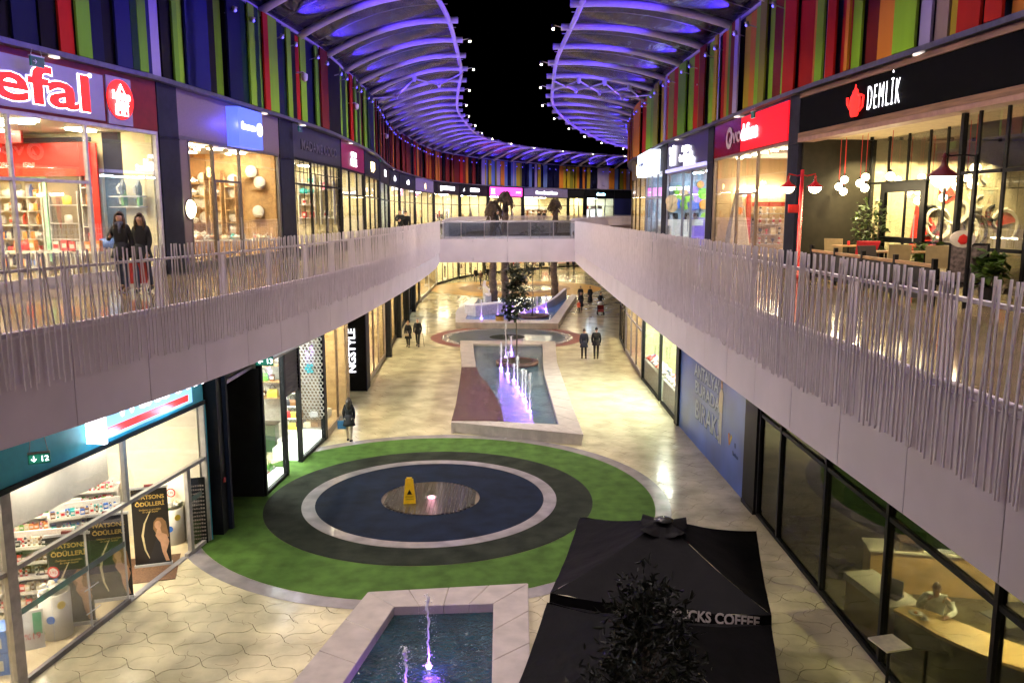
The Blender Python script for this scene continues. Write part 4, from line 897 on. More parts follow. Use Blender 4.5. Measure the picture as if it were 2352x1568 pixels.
# ---- teahouse
A, B = FR.at(FR.hit(1835, 9))[0], FR.at(FR.hit(2352, 9))[0]; d = B - A; B = B + d.normalized()*4; W = (B-A).length; rz = math.atan2(d.y, d.x)
t = thing('teahouse', 'black fronted teahouse with a red teapot sign and a recessed glass front', 'cafe', (A.x, A.y, ZD), rz); M = Matrix.Translation((A.x, A.y, ZD)) @ Matrix.Rotation(rz, 4, 'Z')
TRIM = mat('walnut trim', (.20,.11,.06), .5, var=.3, vs=4, stretch=(.3,4,4)); BRICK = mat('whitewashed brick', (.55,.48,.30), .7, var=.08, vs=4)
MB().box(0, W, -.08, .3, 3.9, 4.86).build('sign_board', mat('matte black board', (.002,.002,.0025), .8, spec=.08), t)
MB().box(0, W, -.12, .3, 4.865, 5.0).build('wood_trim', TRIM, t); MB().box(0, W, -.12, .3, 3.75, 3.895).build('wood_trim', TRIM, t)
MB().box(0, W, -.12, .3, 3.64, 3.745).build('wood_trim', mat('pinkish trim', (.3,.17,.13), .5), t)
MB().box(0, W, .3, 2.3, 3.72, 3.8).build('soffit', BEIGE, t)
MB().box(0, .12, .02, 2.2, 0, 3.72).build('side_wall', mat('dark brown wall', (.020,.017,.011), .7, spec=.2), t)
a = xcol(t, 1992, -.1, 11.2); b = xcol(t, 2066, -.1, 11.2); o = txt(t, 'DEMLİK', .84, (a, -.10, 4.08), E_W, t, off=-.016, ext=.004, sp=1.35); bb = [v.co.x for v in o.data.vertices]; o.scale = ((b-a)/(max(bb)-min(bb)), 1, 1)
a = xcol(t, 1967, -.1, 11.2); g = MB(); g.lathe([(.16,0),(.20,.03),(.30,.32),(.24,.50),(.16,.56),(.14,.62),(.05,.68),(.03,.76),(.001,.78)], 18, sy=.12); g.tube([(-.22,0,.2),(-.38,0,.35),(-.40,0,.5)], .035, 6); g.tube([(.24,0,.5),(.40,0,.45),(.38,0,.2),(.22,0,.12)], .03, 6); g.build('teapot_emblem', E_R, t, True, loc=(a, -.13, 4.0))
MB().box(0, W, 9.0, 9.1, 0, 3.72).build('back_wall', mat('dark brown wall', (.020,.017,.011), .7, spec=.2), t); MB().box(.02, .1, 2.2, 9.0, 0, 3.72).build('brick_wall', BRICK, t)
F = Far(t, M, W, False, .10)
MB().box(0, W, 2.2, 9.1, 3.72, 3.8).build('ceiling', mat('dark ceiling', (.03,.028,.025), .7), t)
MB().box(0, W, 2.0, 9.0, .005, .012).build('floor', mat('dark cafe floor', (.08,.06,.04), .3), t)
brk = MB()
for r_ in range(30):
    for c in range(13): x0 = 2.25 + c*.5 + (r_ % 2)*.25; brk.box(.1, .112+R.uniform(0,.01), x0+.006, x0+.49, .12*r_+.006, .12*r_+.114)
brk.build('bricks', BRICK, t, kind='stuff')
# glazing: recessed part then a part that steps forward
cols_u = [1957, 1995, 2034, 2078, 2126, 2166, 2198]; xs2 = [xcol(t, u, 2.0, 8.5) for u in cols_u]
for x in xs2: MB().box(x-.035, x+.035, 1.98, 2.02, 0, 3.72).build('mullion', BLACK, t)
for x0, x1 in zip(xs2, xs2[1:]):
    isd = abs(x0 - xs2[2]) < .01 or abs(x0 - xs2[3]) < .01
    for z0, z1 in ((.02,.88),(.92,2.45),(2.5,3.7)): MB().box(x0+.04, x1-.04, 1.995, 2.005, z0, z1).build('window_pane', GLASS, t)
    for z in (.9, 2.475): MB().box(x0+.041, x1-.041, 1.982, 2.018, z-.03, z+.03).build('transom', BLACK, t)
dr = link('door', None, t); x0, x1 = xs2[2]-.12, xs2[4]+.12
for a, b, z0, z1 in ((x0, x0+.22, 0, 2.45), (x1-.22, x1, 0, 2.45), (x0+.221, x1-.221, 2.2, 2.45), (x0+.221, x1-.221, .85, 1.0)): MB().box(a, b, 1.88, 1.94, z0, z1).build('door_frame', BLACK, dr)
MB().tube([(x1-.3,1.82,.9),(x1-.3,1.82,1.6)], .02, 6).build('handle', PC['silver'], dr)
xf = xcol(t, 2200, .2, 8.5); [MB().box(xf-.05, xf+.05, a, b, 0, 3.65).build('corner_frame', BLACK, t) for a, b in ((.15,.25),(1.9,2.03))]; MB().box(xf-.005, xf+.005, .26, 1.89, 0, 3.6).build('window_pane', GLASS, t)
px = xf
for u in (2236, 2300, 2362, 2440):
    x = xcol(t, u, .2, 8.5)
    if x > W: break
    MB().box(x-.04, x+.04, .18, .22, 0, 3.63).build('mullion', BLACK, t)
    for z in (.95, 2.45): MB().box(px+.06, x-.051, .16, .24, z-.035, z+.035).build('transom', BLACK, t)
    for z0, z1 in ((.02,.9),(1.0,2.4),(2.5,3.62)): MB().box(px+.06, x-.06, .195, .205, z0, z1).build('window_pane', GLASS, t)
    px = x
# mural on the brick wall
MUR = [('red leaf', RED if False else mat('mural red', (.6,.03,.02), .6), [(2090,560),(2100,470),(2135,500),(2165,545),(2150,590),(2110,600)]), ('red leaf', mat('mural red', (.6,.03,.02), .6), [(2150,440),(2180,430),(2190,455),(2160,470)]), ('red leaf', mat('mural red', (.6,.03,.02), .6), [(2250,515),(2320,480),(2330,510),(2290,520)])]
for nm, m, pts in MUR:
    MB().prism([(F.fx(u, 8, .03), F.z(u, v, .03)) for u, v in pts], 0, .02).build('mural_shape', m, t).matrix_local = par_inv(t) @ F.M @ Matrix.Translation((0,-.03,0)) @ Matrix.Rotation(PI/2, 4, 'X')
for q in range(11):
    a0 = R.uniform(0, 6); r0 = R.uniform(.25,.75); x = F.fx(2128 + 17*q, 8, .05); z = R.uniform(1.2, 2.7); g = MB().tube([(x + r0*(1-k*.06)*math.cos(a0+k*.4), -.05, z + r0*(1-k*.06)*math.sin(a0+k*.4)) for k in range(13)], [.025+.05*math.sin(PI*k/12) for k in range(13)], 5)
    g.build('mural_swirl', mat('mural white', (.8,.75,.6), .6) if q % 3 else mat('mural black', (.03,.03,.03), .6), t).matrix_local = par_inv(t) @ F.M
for u in (1990,2030,2075,2120,2170,2220,2280):
    x = F.fx(u, 8, .9); P0 = F.M @ Vector((x, -.9, 3.6)); lamp('wall_washer', 'SPOT', tuple(P0), 500, (1,.82,.42), .06, 80, tuple(F.M @ Vector((x, 0, 1.6)))); MB().tube([(P0.x,P0.y,P0.z+.02),(P0.x,P0.y,P0.z+.18)], .05, 8).build('spot_housing', BLACK, t).matrix_local = par_inv(t)
for q in range(3): MB().box(xf+.4+1.2*q, xf+1.4+1.2*q, 3.6, 3.62, 1.0, 1.05).build('bar_light', E_WARM, t)
MB().box(xf+.2, min(W, xf+5), 3.3, 3.9, 0, 1.0).build('bar_counter', TRIM, t)
# pendant globes
GLB = emit('globe bulb', (1,.84,.50), 14)
PEND = [(1938,413,1.2,'upper globe of the left pendant cluster'),(1926,429,1.0,'left globe of the left pendant cluster'),(1937,440,.9,'lowest globe of the left pendant cluster'),(1986,407,1.2,'upper globe of the second pendant cluster'),(1974,421,1.0,'left globe of the second pendant cluster'),(1986,432,.9,'lowest globe of the second pendant cluster'),
        (2043,405,1.1,'globe left above the black teahouse door'),(2022,412,3.0,'small globe behind the glass left of the teahouse door'),(2074,407,3.2,'small globe behind the glass above the teahouse door'),(2026,434,2.6,'low globe behind the glass left of the teahouse door'),(2088,440,2.6,'globe seen through the teahouse door glass'),(2139,407,3.0,'globe behind the glass right of the teahouse door'),
        (2238,386,1.0,'topmost globe right of the big wall lantern'),(2234,422,1.0,'lowest globe right of the big wall lantern'),(2219,407,1.6,'left globe right of the big wall lantern')]
for u, v, y, lab in PEND:
    x = xcol(t, u, y, 9); P = M @ Vector((x, y, 0)); z = ZY(u, v, P.y).z
    p = thing('pendant_lamp', 'round glowing ' + lab, 'lamp', (P.x, P.y, z), group='pendant globes at the teahouse')
    MB().ball((0,0,0), .105, 14).build('globe', GLB, p, True); MB().tube([(0,0,.1),(0,0,.17)], .03, 8).build('socket', BLACK, p); MB().tube([(0,0,.17),(0,0,10.46-z)], .008, 4).build('cord', PC['red'], p)
    if y < 2 and 'lowest' in lab or 'door' in lab and y < 2: lamp('pendant_glow', 'POINT', (P.x, P.y-.0, z-.25), 28, (1,.78,.45), .1)
# red lamp post with two lanterns and a larger wall lantern
def lantern(P, sc, par, m=RED):
    MB().lathe([(.27*sc,0),(.25*sc,.03*sc),(.10*sc,.14*sc),(.05*sc,.2*sc),(.03*sc,.32*sc),(.05*sc,.34*sc),(.001,.42*sc)], 18, P).build('lamp_shade', m, par, True)
    MB().lathe([(.001,-.21*sc),(.12*sc,-.18*sc),(.19*sc,-.10*sc),(.21*sc,-.002)], 18, P).build('globe', GLB, par, True)
P = ZY(1841, 430, 20.6); lp = thing('lamp_post', 'red street lamp post with two glowing bowl lanterns outside the teahouse', 'street lamp', (P.x, P.y, ZD))
hp = ZY(1841, 430, 20.6).z - ZD
MB().tube([(0,0,0),(0,0,.12),(0,0,.13),(0,0,hp+.42)], [.12,.12,.055,.045], 12).build('post', RED, lp, True)
MB().tube([(-.33,0,hp+.32),(-.12,0,hp+.27),(0,0,hp+.3),(.12,0,hp+.27),(.33,0,hp+.32)], .018, 6).build('arm', RED, lp)
for s_ in (-1, 1):
    lantern((s_*.33, 0, hp), .72, lp); lamp('lantern_light', 'POINT', (P.x + s_*.33, P.y, ZD+hp-.3), 30, (1,.76,.42), .1)
MB().box(-.3, 0, -.02, .02, hp-.62, hp-.42).build('sign_plate', mat('red plate', (.4,.01,.01), .4), lp)
P = ZY(2166, 405, 14.4); lw_ = thing('wall_lantern', 'largest glowing bowl lantern with a dark red shade on a curled arm', 'lamp', (P.x, P.y, P.z))
lantern((0,0,0), .95, lw_, mat('dark red shade', (.12,.01,.01), .4)); MB().tube([(0,0,.38),(.1,0,.34),(.3,0,.36),(.55,0,.34)], .015, 6).build('arm', BLACK, lw_); MB().tube([(.55,0,.36),(.55,0,-2.3)], .04, 8).build('post', BLACK, lw_)
lamp('lantern_light', 'POINT', (P.x, P.y, P.z-.4), 30, (1,.76,.42), .1)
# terrace furniture
def chair(P, rz, lab, m, grp='terrace chairs at the teahouse', arms=False):
    c = thing('chair', lab, 'chair', P, rz, grp); lm = mat('dark chair leg', (.03,.02,.015), .5)
    MB().box(-.24,.24,-.24,.24,.40,.47).build('seat', m, c); MB().add([(-.24,.20,.47),(.24,.20,.47),(.24,.26,.47),(-.24,.26,.47),(-.25,.30,.92),(.25,.30,.92),(.25,.36,.92),(-.25,.36,.92)], [(0,3,2,1),(4,5,6,7),(0,1,5,4),(1,2,6,5),(2,3,7,6),(3,0,4,7)]).build('backrest', m, c)
    for x in (-.21,.21):
        for y in (-.21,.21): MB().tube([(x,y,.4),(x*1.1,y*1.1,0)], [.022,.015], 6).build('leg', lm, c)
    return c
BF = mat('beige upholstery', (.42,.33,.17), .7, var=.1)
for u, v, rz_, lab, m in ((1915,620,2.6,'beige chair beside the dark wall of the teahouse terrace',BF),(1985,640,2.9,'dark chair with the red blanket on the terrace',mat('dark upholstery', (.05,.035,.03), .6)),(2055,650,2.9,'beige chair in front of the black teahouse door',BF),(2150,655,2.6,'beige chair right of the teahouse door',BF),(2010,660,.4,'brown chair with its back to the terrace rail',mat('dark upholstery', (.05,.035,.03), .6))): chair(GP(u, v, ZD), rz_, lab, m)
P = GP(1985, 640, ZD); bl = MB().add([(-.26,.185,.5),(.27,.185,.5),(.27,.27,.96),(-.26,.27,.96),(.28,.385,.95),(-.26,.385,.95),(.33,.33,.35),(-.1,.34,.45)], [(0,1,2,3),(3,2,4,5),(5,4,6,7)]).build('blanket', mat('red blanket', (.62,.02,.03), .8), None, label='bright red blanket thrown over a chair back on the terrace', cat='blanket'); bl.location = P; bl.rotation_euler = (0,0,2.9)
sd = bl.modifiers.new('thick', 'SOLIDIFY'); sd.thickness = .015
def ttable(P, lab, m, h=.75, r_=.34, grp=None, base=BLACK, rz=0):
    c = thing('table', lab, 'table', P, rz, grp); MB().box(-r_, r_, -r_, r_, h-.03, h).build('table_top', m, c); MB().tube([(0,0,.03),(0,0,h-.03)], .03, 8).build('column', base, c)
    for k in range(4):
        a = PI/4 + k*PI/2; MB().tube([(0,0,.09),(.2*math.cos(a),.2*math.sin(a),.05),(.32*math.cos(a),.32*math.sin(a),.02)], [.03,.03,.025], 6).build('foot', base, c)
    return c
for u, v, lab in ((1945,625,'square wooden table near the dark teahouse wall'),(2030,648,'square wooden table before the teahouse door'),(2120,650,'square wooden table near the large lantern')): ttable(GP(u, v, ZD), lab, WOOD, grp='wooden tables on the teahouse terrace')
MB().lathe([(.035,0),(.04,.03),(.04,.10),(.03,.12)], 10).build('sugar_pot', PC['red'], None, loc=tuple(GP(1945,625,ZD)+Vector((0,0,.75))), label='small red pot on the wooden table near the dark teahouse wall', cat='pot')
fe = thing('terrace_barrier', 'low dark barrier with pale wooden rails around the teahouse terrace', 'barrier', (0,0,0)); xx = 7.45
for k in range(5):
    y0 = 20.6 - 1.5*k; MB().box(xx-.04, xx+.04, y0-.04, y0+.04, ZD, ZD+.86).build('post', BLACK, fe)
    if k < 4: MB().box(xx-.03, xx+.03, y0-1.46, y0-.04, ZD+.70, ZD+.76).build('rail', WOOD, fe); MB().box(xx-.015, xx+.015, y0-1.46, y0-.04, ZD+.1, ZD+.69).build('panel', mat('dark mesh panel', (.03,.028,.03), .6), fe)
P = GP(2216, 690, ZD); ea = thing('chalkboard', 'black framed chalkboard menu standing on the terrace edge', 'menu board', (P.x, P.y, ZD), -.5)
MB().box(-.30,.30,-.015,.0,.35,1.05).build('board', mat('slate board', (.12,.09,.09), .6, var=.6, vs=14), ea); [MB().box(a, b, -.025,.01, c, d_).build('frame', BLACK, ea) for a, b, c, d_ in ((-.34,-.30,.0,1.09),(.30,.34,.0,1.09),(-.299,.299,1.05,1.09),(-.299,.299,.31,.35))]; MB().tube([(0,.02,1.0),(0,.4,0)], .02, 5).build('prop', BLACK, ea)
P = ZY(2210, 549, 15.0); ov = thing('oval_sign', 'small oval white sign with a red teapot on the teahouse glass', 'sign', tuple(P)); MB().lathe([(.23,0),(.23,.03)], 24, sy=.68).build('plate', mat('sign white', (.6,.55,.58), .4), ov, rot=(PI/2,0,0)); MB().lathe([(.04,-.09),(.10,-.04),(.07,.05),(.001,.09)], 12, (0,-.035,0), sy=.1).build('teapot', PC['red'], ov)
# plants inside the teahouse
LEAFM = mat('leaf green', (.07,.13,.02), .5, var=.5, vs=9); DLEAF = mat('dark glossy leaf', (.005,.0065,.003), .4, var=.5, vs=5, spec=.25)
def leaves(g, c, rx, ry, rz_, n, sz, rnd=R, droop=.3, shell=.35):
    for _ in range(n):
        while True:
            v = Vector((rnd.uniform(-1,1), rnd.uniform(-1,1), rnd.uniform(-1,1)))
            if shell < v.length < 1: break
        p = Vector((c[0]+v.x*rx, c[1]+v.y*ry, c[2]+v.z*rz_)); d = Vector((rnd.gauss(0,1), rnd.gauss(0,1), rnd.gauss(0,.6)-droop)).normalized(); s_ = sz*rnd.uniform(.6,1.3)
        sd_ = d.cross(Vector((rnd.gauss(0,.3), rnd.gauss(0,.3), 1))).normalized() * s_*.3; up = sd_.cross(d)*.25
        g.add([p, p + d*s_*.5 + sd_ + up, p + d*s_, p + d*s_*.5 - sd_ + up], [(0,1,2),(0,2,3)])
def tplant(P, h, lab, grp=None, r_=.35, n=160, sz=.16, m=None):
    c = thing('potted_plant', lab, 'plant', P, 0, grp); MB().lathe([(.14,0),(.18,.3),(.16,.3)], 12).build('pot', PC['black'], c)
    g = MB(); leaves(g, (0,0,.3+h*.55), r_, r_, h*.5, n, sz, shell=0); g.build('foliage', m or LEAFM, c, kind='stuff')
    for k in range(4): a = k*1.7; MB().tube([(0,0,.28),(.1*math.cos(a),.1*math.sin(a),.3+h*.6)], .012, 5).build('stem', mat('plant stem', (.1,.07,.03), .6), c)
for u, lab in ((1980,'tall bamboo like plant at the far end of the teahouse glass'),(2012,'leafy plant in front of the glass left of the teahouse door')): x = max(.3, xcol(t, u, 1.5, 8)); tplant(tuple(M @ Vector((x, 1.5, 0))), 1.7, lab, r_=.30, n=170, m=mat('bamboo green', (.045,.075,.015), .5, var=.5, vs=9))
for u, lab in ((2135,'spiky plant right of the teahouse door'),(2300,'dark plant by the near end of the teahouse glass')): x = xcol(t, u, 1.6 if u < 2200 else -.1, 8); tplant(tuple(M @ Vector((x, 1.6 if u < 2200 else -.25, 0))), .6, lab, r_=.3, n=120, sz=.28)
# ------------------------------------------------------------------ lower level, left
TEAL = mat('teal board', (.03,.32,.42), .5, var=.06)
t, M, W, H, S = shop(SL, -420, 473, 0, 3.72, 5.58, 'drugstore with a teal front, glass doors and fully stocked shelves', wall=mat('pale cream wall', (.80,.74,.58), .6, var=.04), frame=mat('warm grey frame', (.40,.37,.34), .4), signm=TEAL, mull=(), nlight=0, depth=9, uz=1.5, glazed=False, plinth=.1)
DSM = M; DSH = t
def dx(u, z=2): return xcol(t, u, 0, z)
FRM = mat('warm grey frame', (.40,.37,.34), .4)
xs_ = [dx(22, 2), dx(284, 3), dx(470, 2)]; xp = dx(434, 1)
xsn = [-.05, xs_[0], xs_[1], xs_[2]]
for x, wd in ((xs_[0], .12), (xs_[2], .05)): MB().box(x-wd, x+wd, -.08, .06, 0, 3.70).build('post', FRM, t)
MB().box(xs_[1]-.05, xs_[1]+.05, -.06, .04, 2.26, 3.62).build('mullion', FRM, t); MB().box(xp-.07, xp+.07, -.06, .04, .1, 2.16).build('mullion', FRM, t)
MB().box(0, xs_[0]-.121, -.06, .04, 2.17, 2.255).build('transom', FRM, t); MB().box(xs_[0]+.121, xs_[2]-.051, -.06, .04, 2.17, 2.255).build('transom', FRM, t)
MB().box(0, W, -.12, .05, 3.63, 3.72).build('sill_strip', BLACK, t)
xo0, xo1 = dx(297, 0), dx(428, 0); xd0, xd1 = dx(131, 0), dx(215, 0)
MB().box(xs_[0]+.121, xo0, -.05, .04, 0, .1).build('threshold', mat('grey threshold', (.14,.13,.14), .4), t); MB().box(xo1, xs_[2]-.06, -.05, .04, 0, .1).build('threshold', FRM, t); MB().box(xo0+.01, xo1-.01, -.05, .1, 0.006, .03).build('threshold', GREYM, t); MB().box(0, xs_[0]-.121, -.05, .04, 0, .1).build('threshold', GREYM, t)
for a, b, z0, z1 in ((xs_[0]+.13, xs_[1]-.06, 2.26, 3.62), (xs_[1]+.06, xs_[2]-.06, 2.26, 3.62), (xp+.08, xs_[2]-.06, .11, 2.16), (xs_[0]+.13, xd0-.01, .11, 2.16), (0.02, xs_[0]-.13, .11, 3.6)): MB().box(a, b, -.008, .004, z0, z1).build('window_pane', GLASS, t)
STR = glassmat('teal stripe', (.05,.45,.42), .05, film=.35)
for a, b in ((xd0+.01, xd1-.02), (xd1+.02, xo0-.01)):
    dr = link('sliding_door', None, t); MB().box(a, b, -.008, .004, .11, 2.15).build('pane', GLASS, dr); MB().box(b-.012, b, -.02, .02, .1, 2.16).build('edge', PC['silver'], dr)
for a, b in ((xs_[0]+.14, xo0), (xp+.08, xs_[2]-.06)): MB().box(a, b, -.014, -.010, 1.30, 1.42).build('teal_stripe', STR, t)
for dz in (.45, .95): MB().tube([(xd1-.22,-.04,dz),(xd1+.22,-.04,dz)], .012, 6).build('door_bolt', PC['silver'], t)
MB().box(xs_[2]+.05, W, -.09, .06, 0, 3.72).build('teal_pier', TEAL, t)
a, b = dx(198, 4), dx(404, 4)
MB().box(a, b, -.42, -.07, 3.95, 5.3).build('sign_box', emit('drugstore sign face', (.30,.65,1), .8), t); MB().box(a-.1, a, -.46, -.07, 3.88, 5.35).build('sign_end', E_W, t)
MB().box(a+.02, b-.2, -.435, -.421, 4.02, 4.17).build('red_bar', E_R, t); txt(t, 'watsons', 1.25, (a+.35, -.43, 4.32), E_W, t, off=.02, ext=.008, sx=.9)
lamp('sign_glow', 'POINT', tuple(M @ Vector(((a+b)/2-1.0, -.75, 3.9))), 22, (.35,.65,1), .1); lamp('sign_glow', 'POINT', tuple(M @ Vector(((a+b)/2+1.0, -.75, 3.9))), 22, (.35,.65,1), .1)
for x in (1.2, 4, 6.6, 8.6):
    for y in (1.6, 4.0, 6.8):
        if x < W: MB().box(x-.5, x+.5, y-.16, y+.16, 3.66, 3.71).build('ceiling_light', emit('drugstore ceiling lamp', (1,.89,.68), 82), t)
def G0(u, v, z=0): return GP(u, v, z)
def put_at(name, lab, cat, u, v, rz=0, group=None, z=0): return thing(name, lab, cat, tuple(GP(u, v, z)), rz, group)
# shelving gondolas: rows of goods running back into the shop
PRD = ['white','red','pink','green','blue','orange','brown','black','cream','yellow','teal']
def gondola(u, v, L, lab, rz, cols, step=.10, kinds=('bottle','carton'), n=5, sc=.8):
    P = GP(u, v, 1.15); P.z = 0; g = thing('shelf_unit', lab, 'shelf', tuple(P), rz, 'shelf units in the drugstore'); MM = Matrix.Translation(P) @ Matrix.Rotation(rz, 4, 'Z')
    MB().box(-L/2, L/2, .28, .32, 0, 1.7).build('back_panel', WALLW, g)
    for x in (-L/2-.03, L/2): MB().box(x, x+.03, -.05, .32, 0, 1.5).build('side_panel', WALLW, g)
    for k in range(n):
        z = .15 + k*.33; MB().box(-L/2, L/2, -.05, .28, z-.03, z).build('shelf', WALLW, g); MB().box(-L/2, L/2, -.075, -.051, z-.05, z+.015).build('price_rail', PC['white'], g)
        lv = ['lowest','second','middle','fourth','top'][k]; pl_ = 'small toiletry on the %s shelf of the ' % lv + short(lab, 8); pg = 'toiletries, %s shelf of the ' % lv + short(lab, 8)
        for y in (.03, .17): row(MM, kinds, cols, -L/2+.03, L/2-.03, y, z, step, pl_, pg, sc, jit=.008)
    return g
LR = math.pi*.5
gondola(35, 1290, 2.2, 'low shelf unit of brown boxes nearest the window post', .25, ['brown','black','cream','red'])
gondola(75, 1215, 2.0, 'shelf unit with green and pink packs behind the first gondola', .3, ['green','cream','pink','orange'])
gondola(150, 1160, 2.4, 'shelf unit with red price fronts in the middle of the drugstore', .3, ['red','pink','green','white'])
gondola(210, 1120, 2.4, 'shelf unit with blue and orange boxes deep in the drugstore', .3, ['blue','black','orange','red'])
gondola(285, 1085, 2.6, 'far shelf unit of blue bottles by the drugstore back wall', .3, ['blue','red','white','pink'])
gondola(200, 1210, 1.5, 'gondola end packed with blue and white bottles behind the doors', .5, ['teal','blue','white','brown'])
MB().box(0.1, dx(335, 3), .95, 1.0, 2.42, 3.70).build('bulkhead', WALLW, DSH)
for x in (1.5, 3.5, 5.5, 7.5): MB().box(x-.5, x+.5, .45, .6, 3.66, 3.71).build('ceiling_light', emit('front strip lamp', (1,.88,.66), 50), DSH)
def bin_(u, v, lab, sc=1.0):
    b = put_at('dump_bin', lab, 'bin', u, v, group='white dump bins in the drugstore')
    MB().lathe([(.24,0),(.29,.03),(.29,.95),(.26,.95),(.25,.9)], 24).build('drum', PC['white'], b, True)
    for k, c in enumerate(('green','blue','yellow')): MB().lathe([(.08,0),(.08,.012)], 5 if k == 0 else 14, (0,0,0)).build('printed_badge', PC[c], b, loc=(.29*math.sin(k*.7-.5), -.29*math.cos(k*.7-.5), .2+.27*k), rot=(PI/2, 0, k*.7-.5))
    for k in range(26):
        a, r_ = R.uniform(0, 6.28), R.uniform(0, .24); g = MB(); g.ball((0,0,0), .085, 6, .6)
        o = g.build('soft_pack', PC[R.choice(['white','cream','green','white','blue'])], b, loc=(r_*math.cos(a), r_*math.sin(a), .98+R.uniform(0,.14))); o.rotation_euler = (R.uniform(-.6,.6), R.uniform(-.6,.6), a)
    rg = MB(); [rg.lathe([(.12,0),(.12,.006)], 20, (0,0,0))]; rg.build('price_ring', PC['red'], b, loc=(0, .05, 1.32), rot=(PI/2,0,0)); MB().lathe([(.09,0),(.09,.006)], 20).build('price_disc', PC['white'], b, loc=(0, .045, 1.32), rot=(PI/2,0,0)); txt(b, '3,95', .09, (-.085, .03, 1.29), PC['red'], b, ext=.002)
    for k in range(7): MB().box(-.33-.01*k, -.27, -.06+.05*(k%3), -.02+.05*(k%3), .15+.11*k, .24+.11*k).build('hanging_pack', PC['black'], b)
bin_(133, 1458, 'white dump bin of soft packs nearest the shop front'); bin_(398, 1245, 'white dump bin of soft packs beside the entrance')
BAN = mat('black banner', (.015,.013,.012), .35); SKIN_P = mat('print skin', (.62,.36,.22), .5); HAIR_P = mat('print hair', (.30,.16,.07), .5); GOLD = mat('print gold', (.65,.45,.12), .4)
def banner(u, v, rz, lab, grp='black roll up banners'):
    b = put_at('rollup_banner', lab, 'banner', u, v, rz, grp)
    MB().box(-.40,.40,-.012,.0,.08,1.95).build('sheet', BAN, b); MB().box(-.42,.42,-.05,.05,0,.08).build('foot', PC['silver'], b); MB().box(-.42,.42,-.025,.02,1.951,2.0).build('top_bar', PC['silver'], b); MB().box(-.10,.10,-.03,.03,2.001,2.05).build('clip', mat('dark red clip', (.2,.02,.02), .4), b)
    txt(b, 'WATSONS', .135, (0,-.016,1.70), GOLD, b, ext=.001, align='CENTER', off=.003); txt(b, 'ÖDÜLLERİ', .135, (0,-.016,1.53), GOLD, b, ext=.001, align='CENTER', off=.003); txt(b, 'Doğanın ve güzelliğin\nen iyileri seçildi', .055, (0,-.016,1.42), GOLD, b, ext=.001, align='CENTER')
    def flat(poly, nm, m, d): MB().prism(poly, 0, .003).build(nm, m, b, loc=(0,-.013-d,0), rot=(PI/2,0,0))
    flat([(.10,.82),(.04,.95),(.06,1.12),(.14,1.22),(.25,1.21),(.33,1.1),(.35,.92),(.38,.72),(.28,.7)], 'printed_hair', HAIR_P, .001)
    flat([(.12+.075*math.cos(a*.524)+.03, 1.04+.105*math.sin(a*.524)) for a in range(12)], 'printed_face', SKIN_P, .005)
    flat([(.13,.95),(.20,.96),(.22,.84),(.33,.78),(.38,.6),(.30,.35),(.36,.12),(.28,.12),(.20,.38),(.16,.62),(.08,.78)], 'printed_arm', SKIN_P, .005)
    flat([(.10,.72),(.18,.60),(.21,.36),(.28,.12),(-.12,.12),(.02,.5)], 'printed_dress', PC['black'], .007)
    g = MB(); g.tube([(.0,0,1.4),(-.14,0,1.1),(-.2,0,.8),(-.16,0,.45),(-.05,0,.15)], [.006,.02,.028,.02,.008], 5); g.v = [(x, y*.1, z) for x, y, z in g.v]; g.build('printed_arc', mat('print pale gold', (.7,.6,.35), .4), b, loc=(0,-.017,0))
banner(354, 1300, .30, 'black roll up banner standing free in the drugstore entrance'); banner(262, 1378, .30, 'black roll up banner just behind the right glass door'); banner(172, 1436, .30, 'black roll up banner partly behind the white bin')
ps = put_at('poster', 'hanging poster reading FRUITY with a row of coloured bottles', 'poster', 345, 1180, .35)
MB().box(-.42,.42,0,.02,1.25,3.1).build('sheet', mat('poster olive', (.38,.42,.18), .5), ps); MB().box(-.42,.42,-.004,-.001,2.3,3.1).build('sky_panel', mat('poster sky', (.45,.55,.50), .5), ps)
txt(ps, 'FRUITY', .21, (0,-.008,2.68), PC['black'], ps, ext=.002, align='CENTER'); txt(ps, 'DUŞ JELLERİ', .16, (0,-.008,2.42), PC['black'], ps, ext=.002, align='CENTER')
for k, c in enumerate(('orange','red','green','pink')): MB().lathe([(.06,0),(.075,.08),(.075,.35),(.03,.42),(.03,.5)], 12, (-.28+.19*k,-.02,1.5), sy=.2).build('printed_bottle', PC[c], ps, True)
ms = thing('entrance_mat', 'brown doormat lying in the drugstore entrance', 'doormat', tuple(GP(325, 1330, .013)), .3); MB().box(-.85,.75,-.2,1.3,0,.012).build('pile', mat('brown coir', (.12,.06,.03), .9, var=.3, vs=30), ms)
lf = put_at('leaflet_stand', 'small leaning leaflet board by the window post', 'stand', 78, 1492, .5); MB().add([(-.2,0,0),(.2,0,0),(.2,.15,.75),(-.2,.15,.75),(-.2,.03,0),(.2,.03,0),(.2,.18,.75),(-.2,.18,.75)], [(0,1,2,3),(4,7,6,5),(0,4,5,1),(2,6,7,3),(0,3,7,4),(1,5,6,2)]).build('board', PC['white'], lf); txt(lf, '%19', .17, (-.14, .015, .22), PC['red'], lf, rx=math.radians(79), ext=.002); MB().add([(.02,.035,.3),(.17,.035,.3),(.17,.13,.7),(.02,.13,.7)], [(0,1,2,3)]).build('photo_strip', mat('print green', (.05,.25,.12), .5), lf)
for k, (u, v, z, lab) in enumerate(((8, 1540, 0, 'lower blue carton at the window edge'), (8, 1540, .44, 'upper blue carton stacked at the window edge'))):
    c = put_at('blue_carton', lab, 'carton', u, v, .35); c.location.z = z; c.location.x += -.15; MB().box(-.35,.35,-.25,.25,0.01,.43).build('box', PC['blue'], c); MB().box(-.2,.2,-.253,-.251,.1,.3).build('print', PC['white'], c)
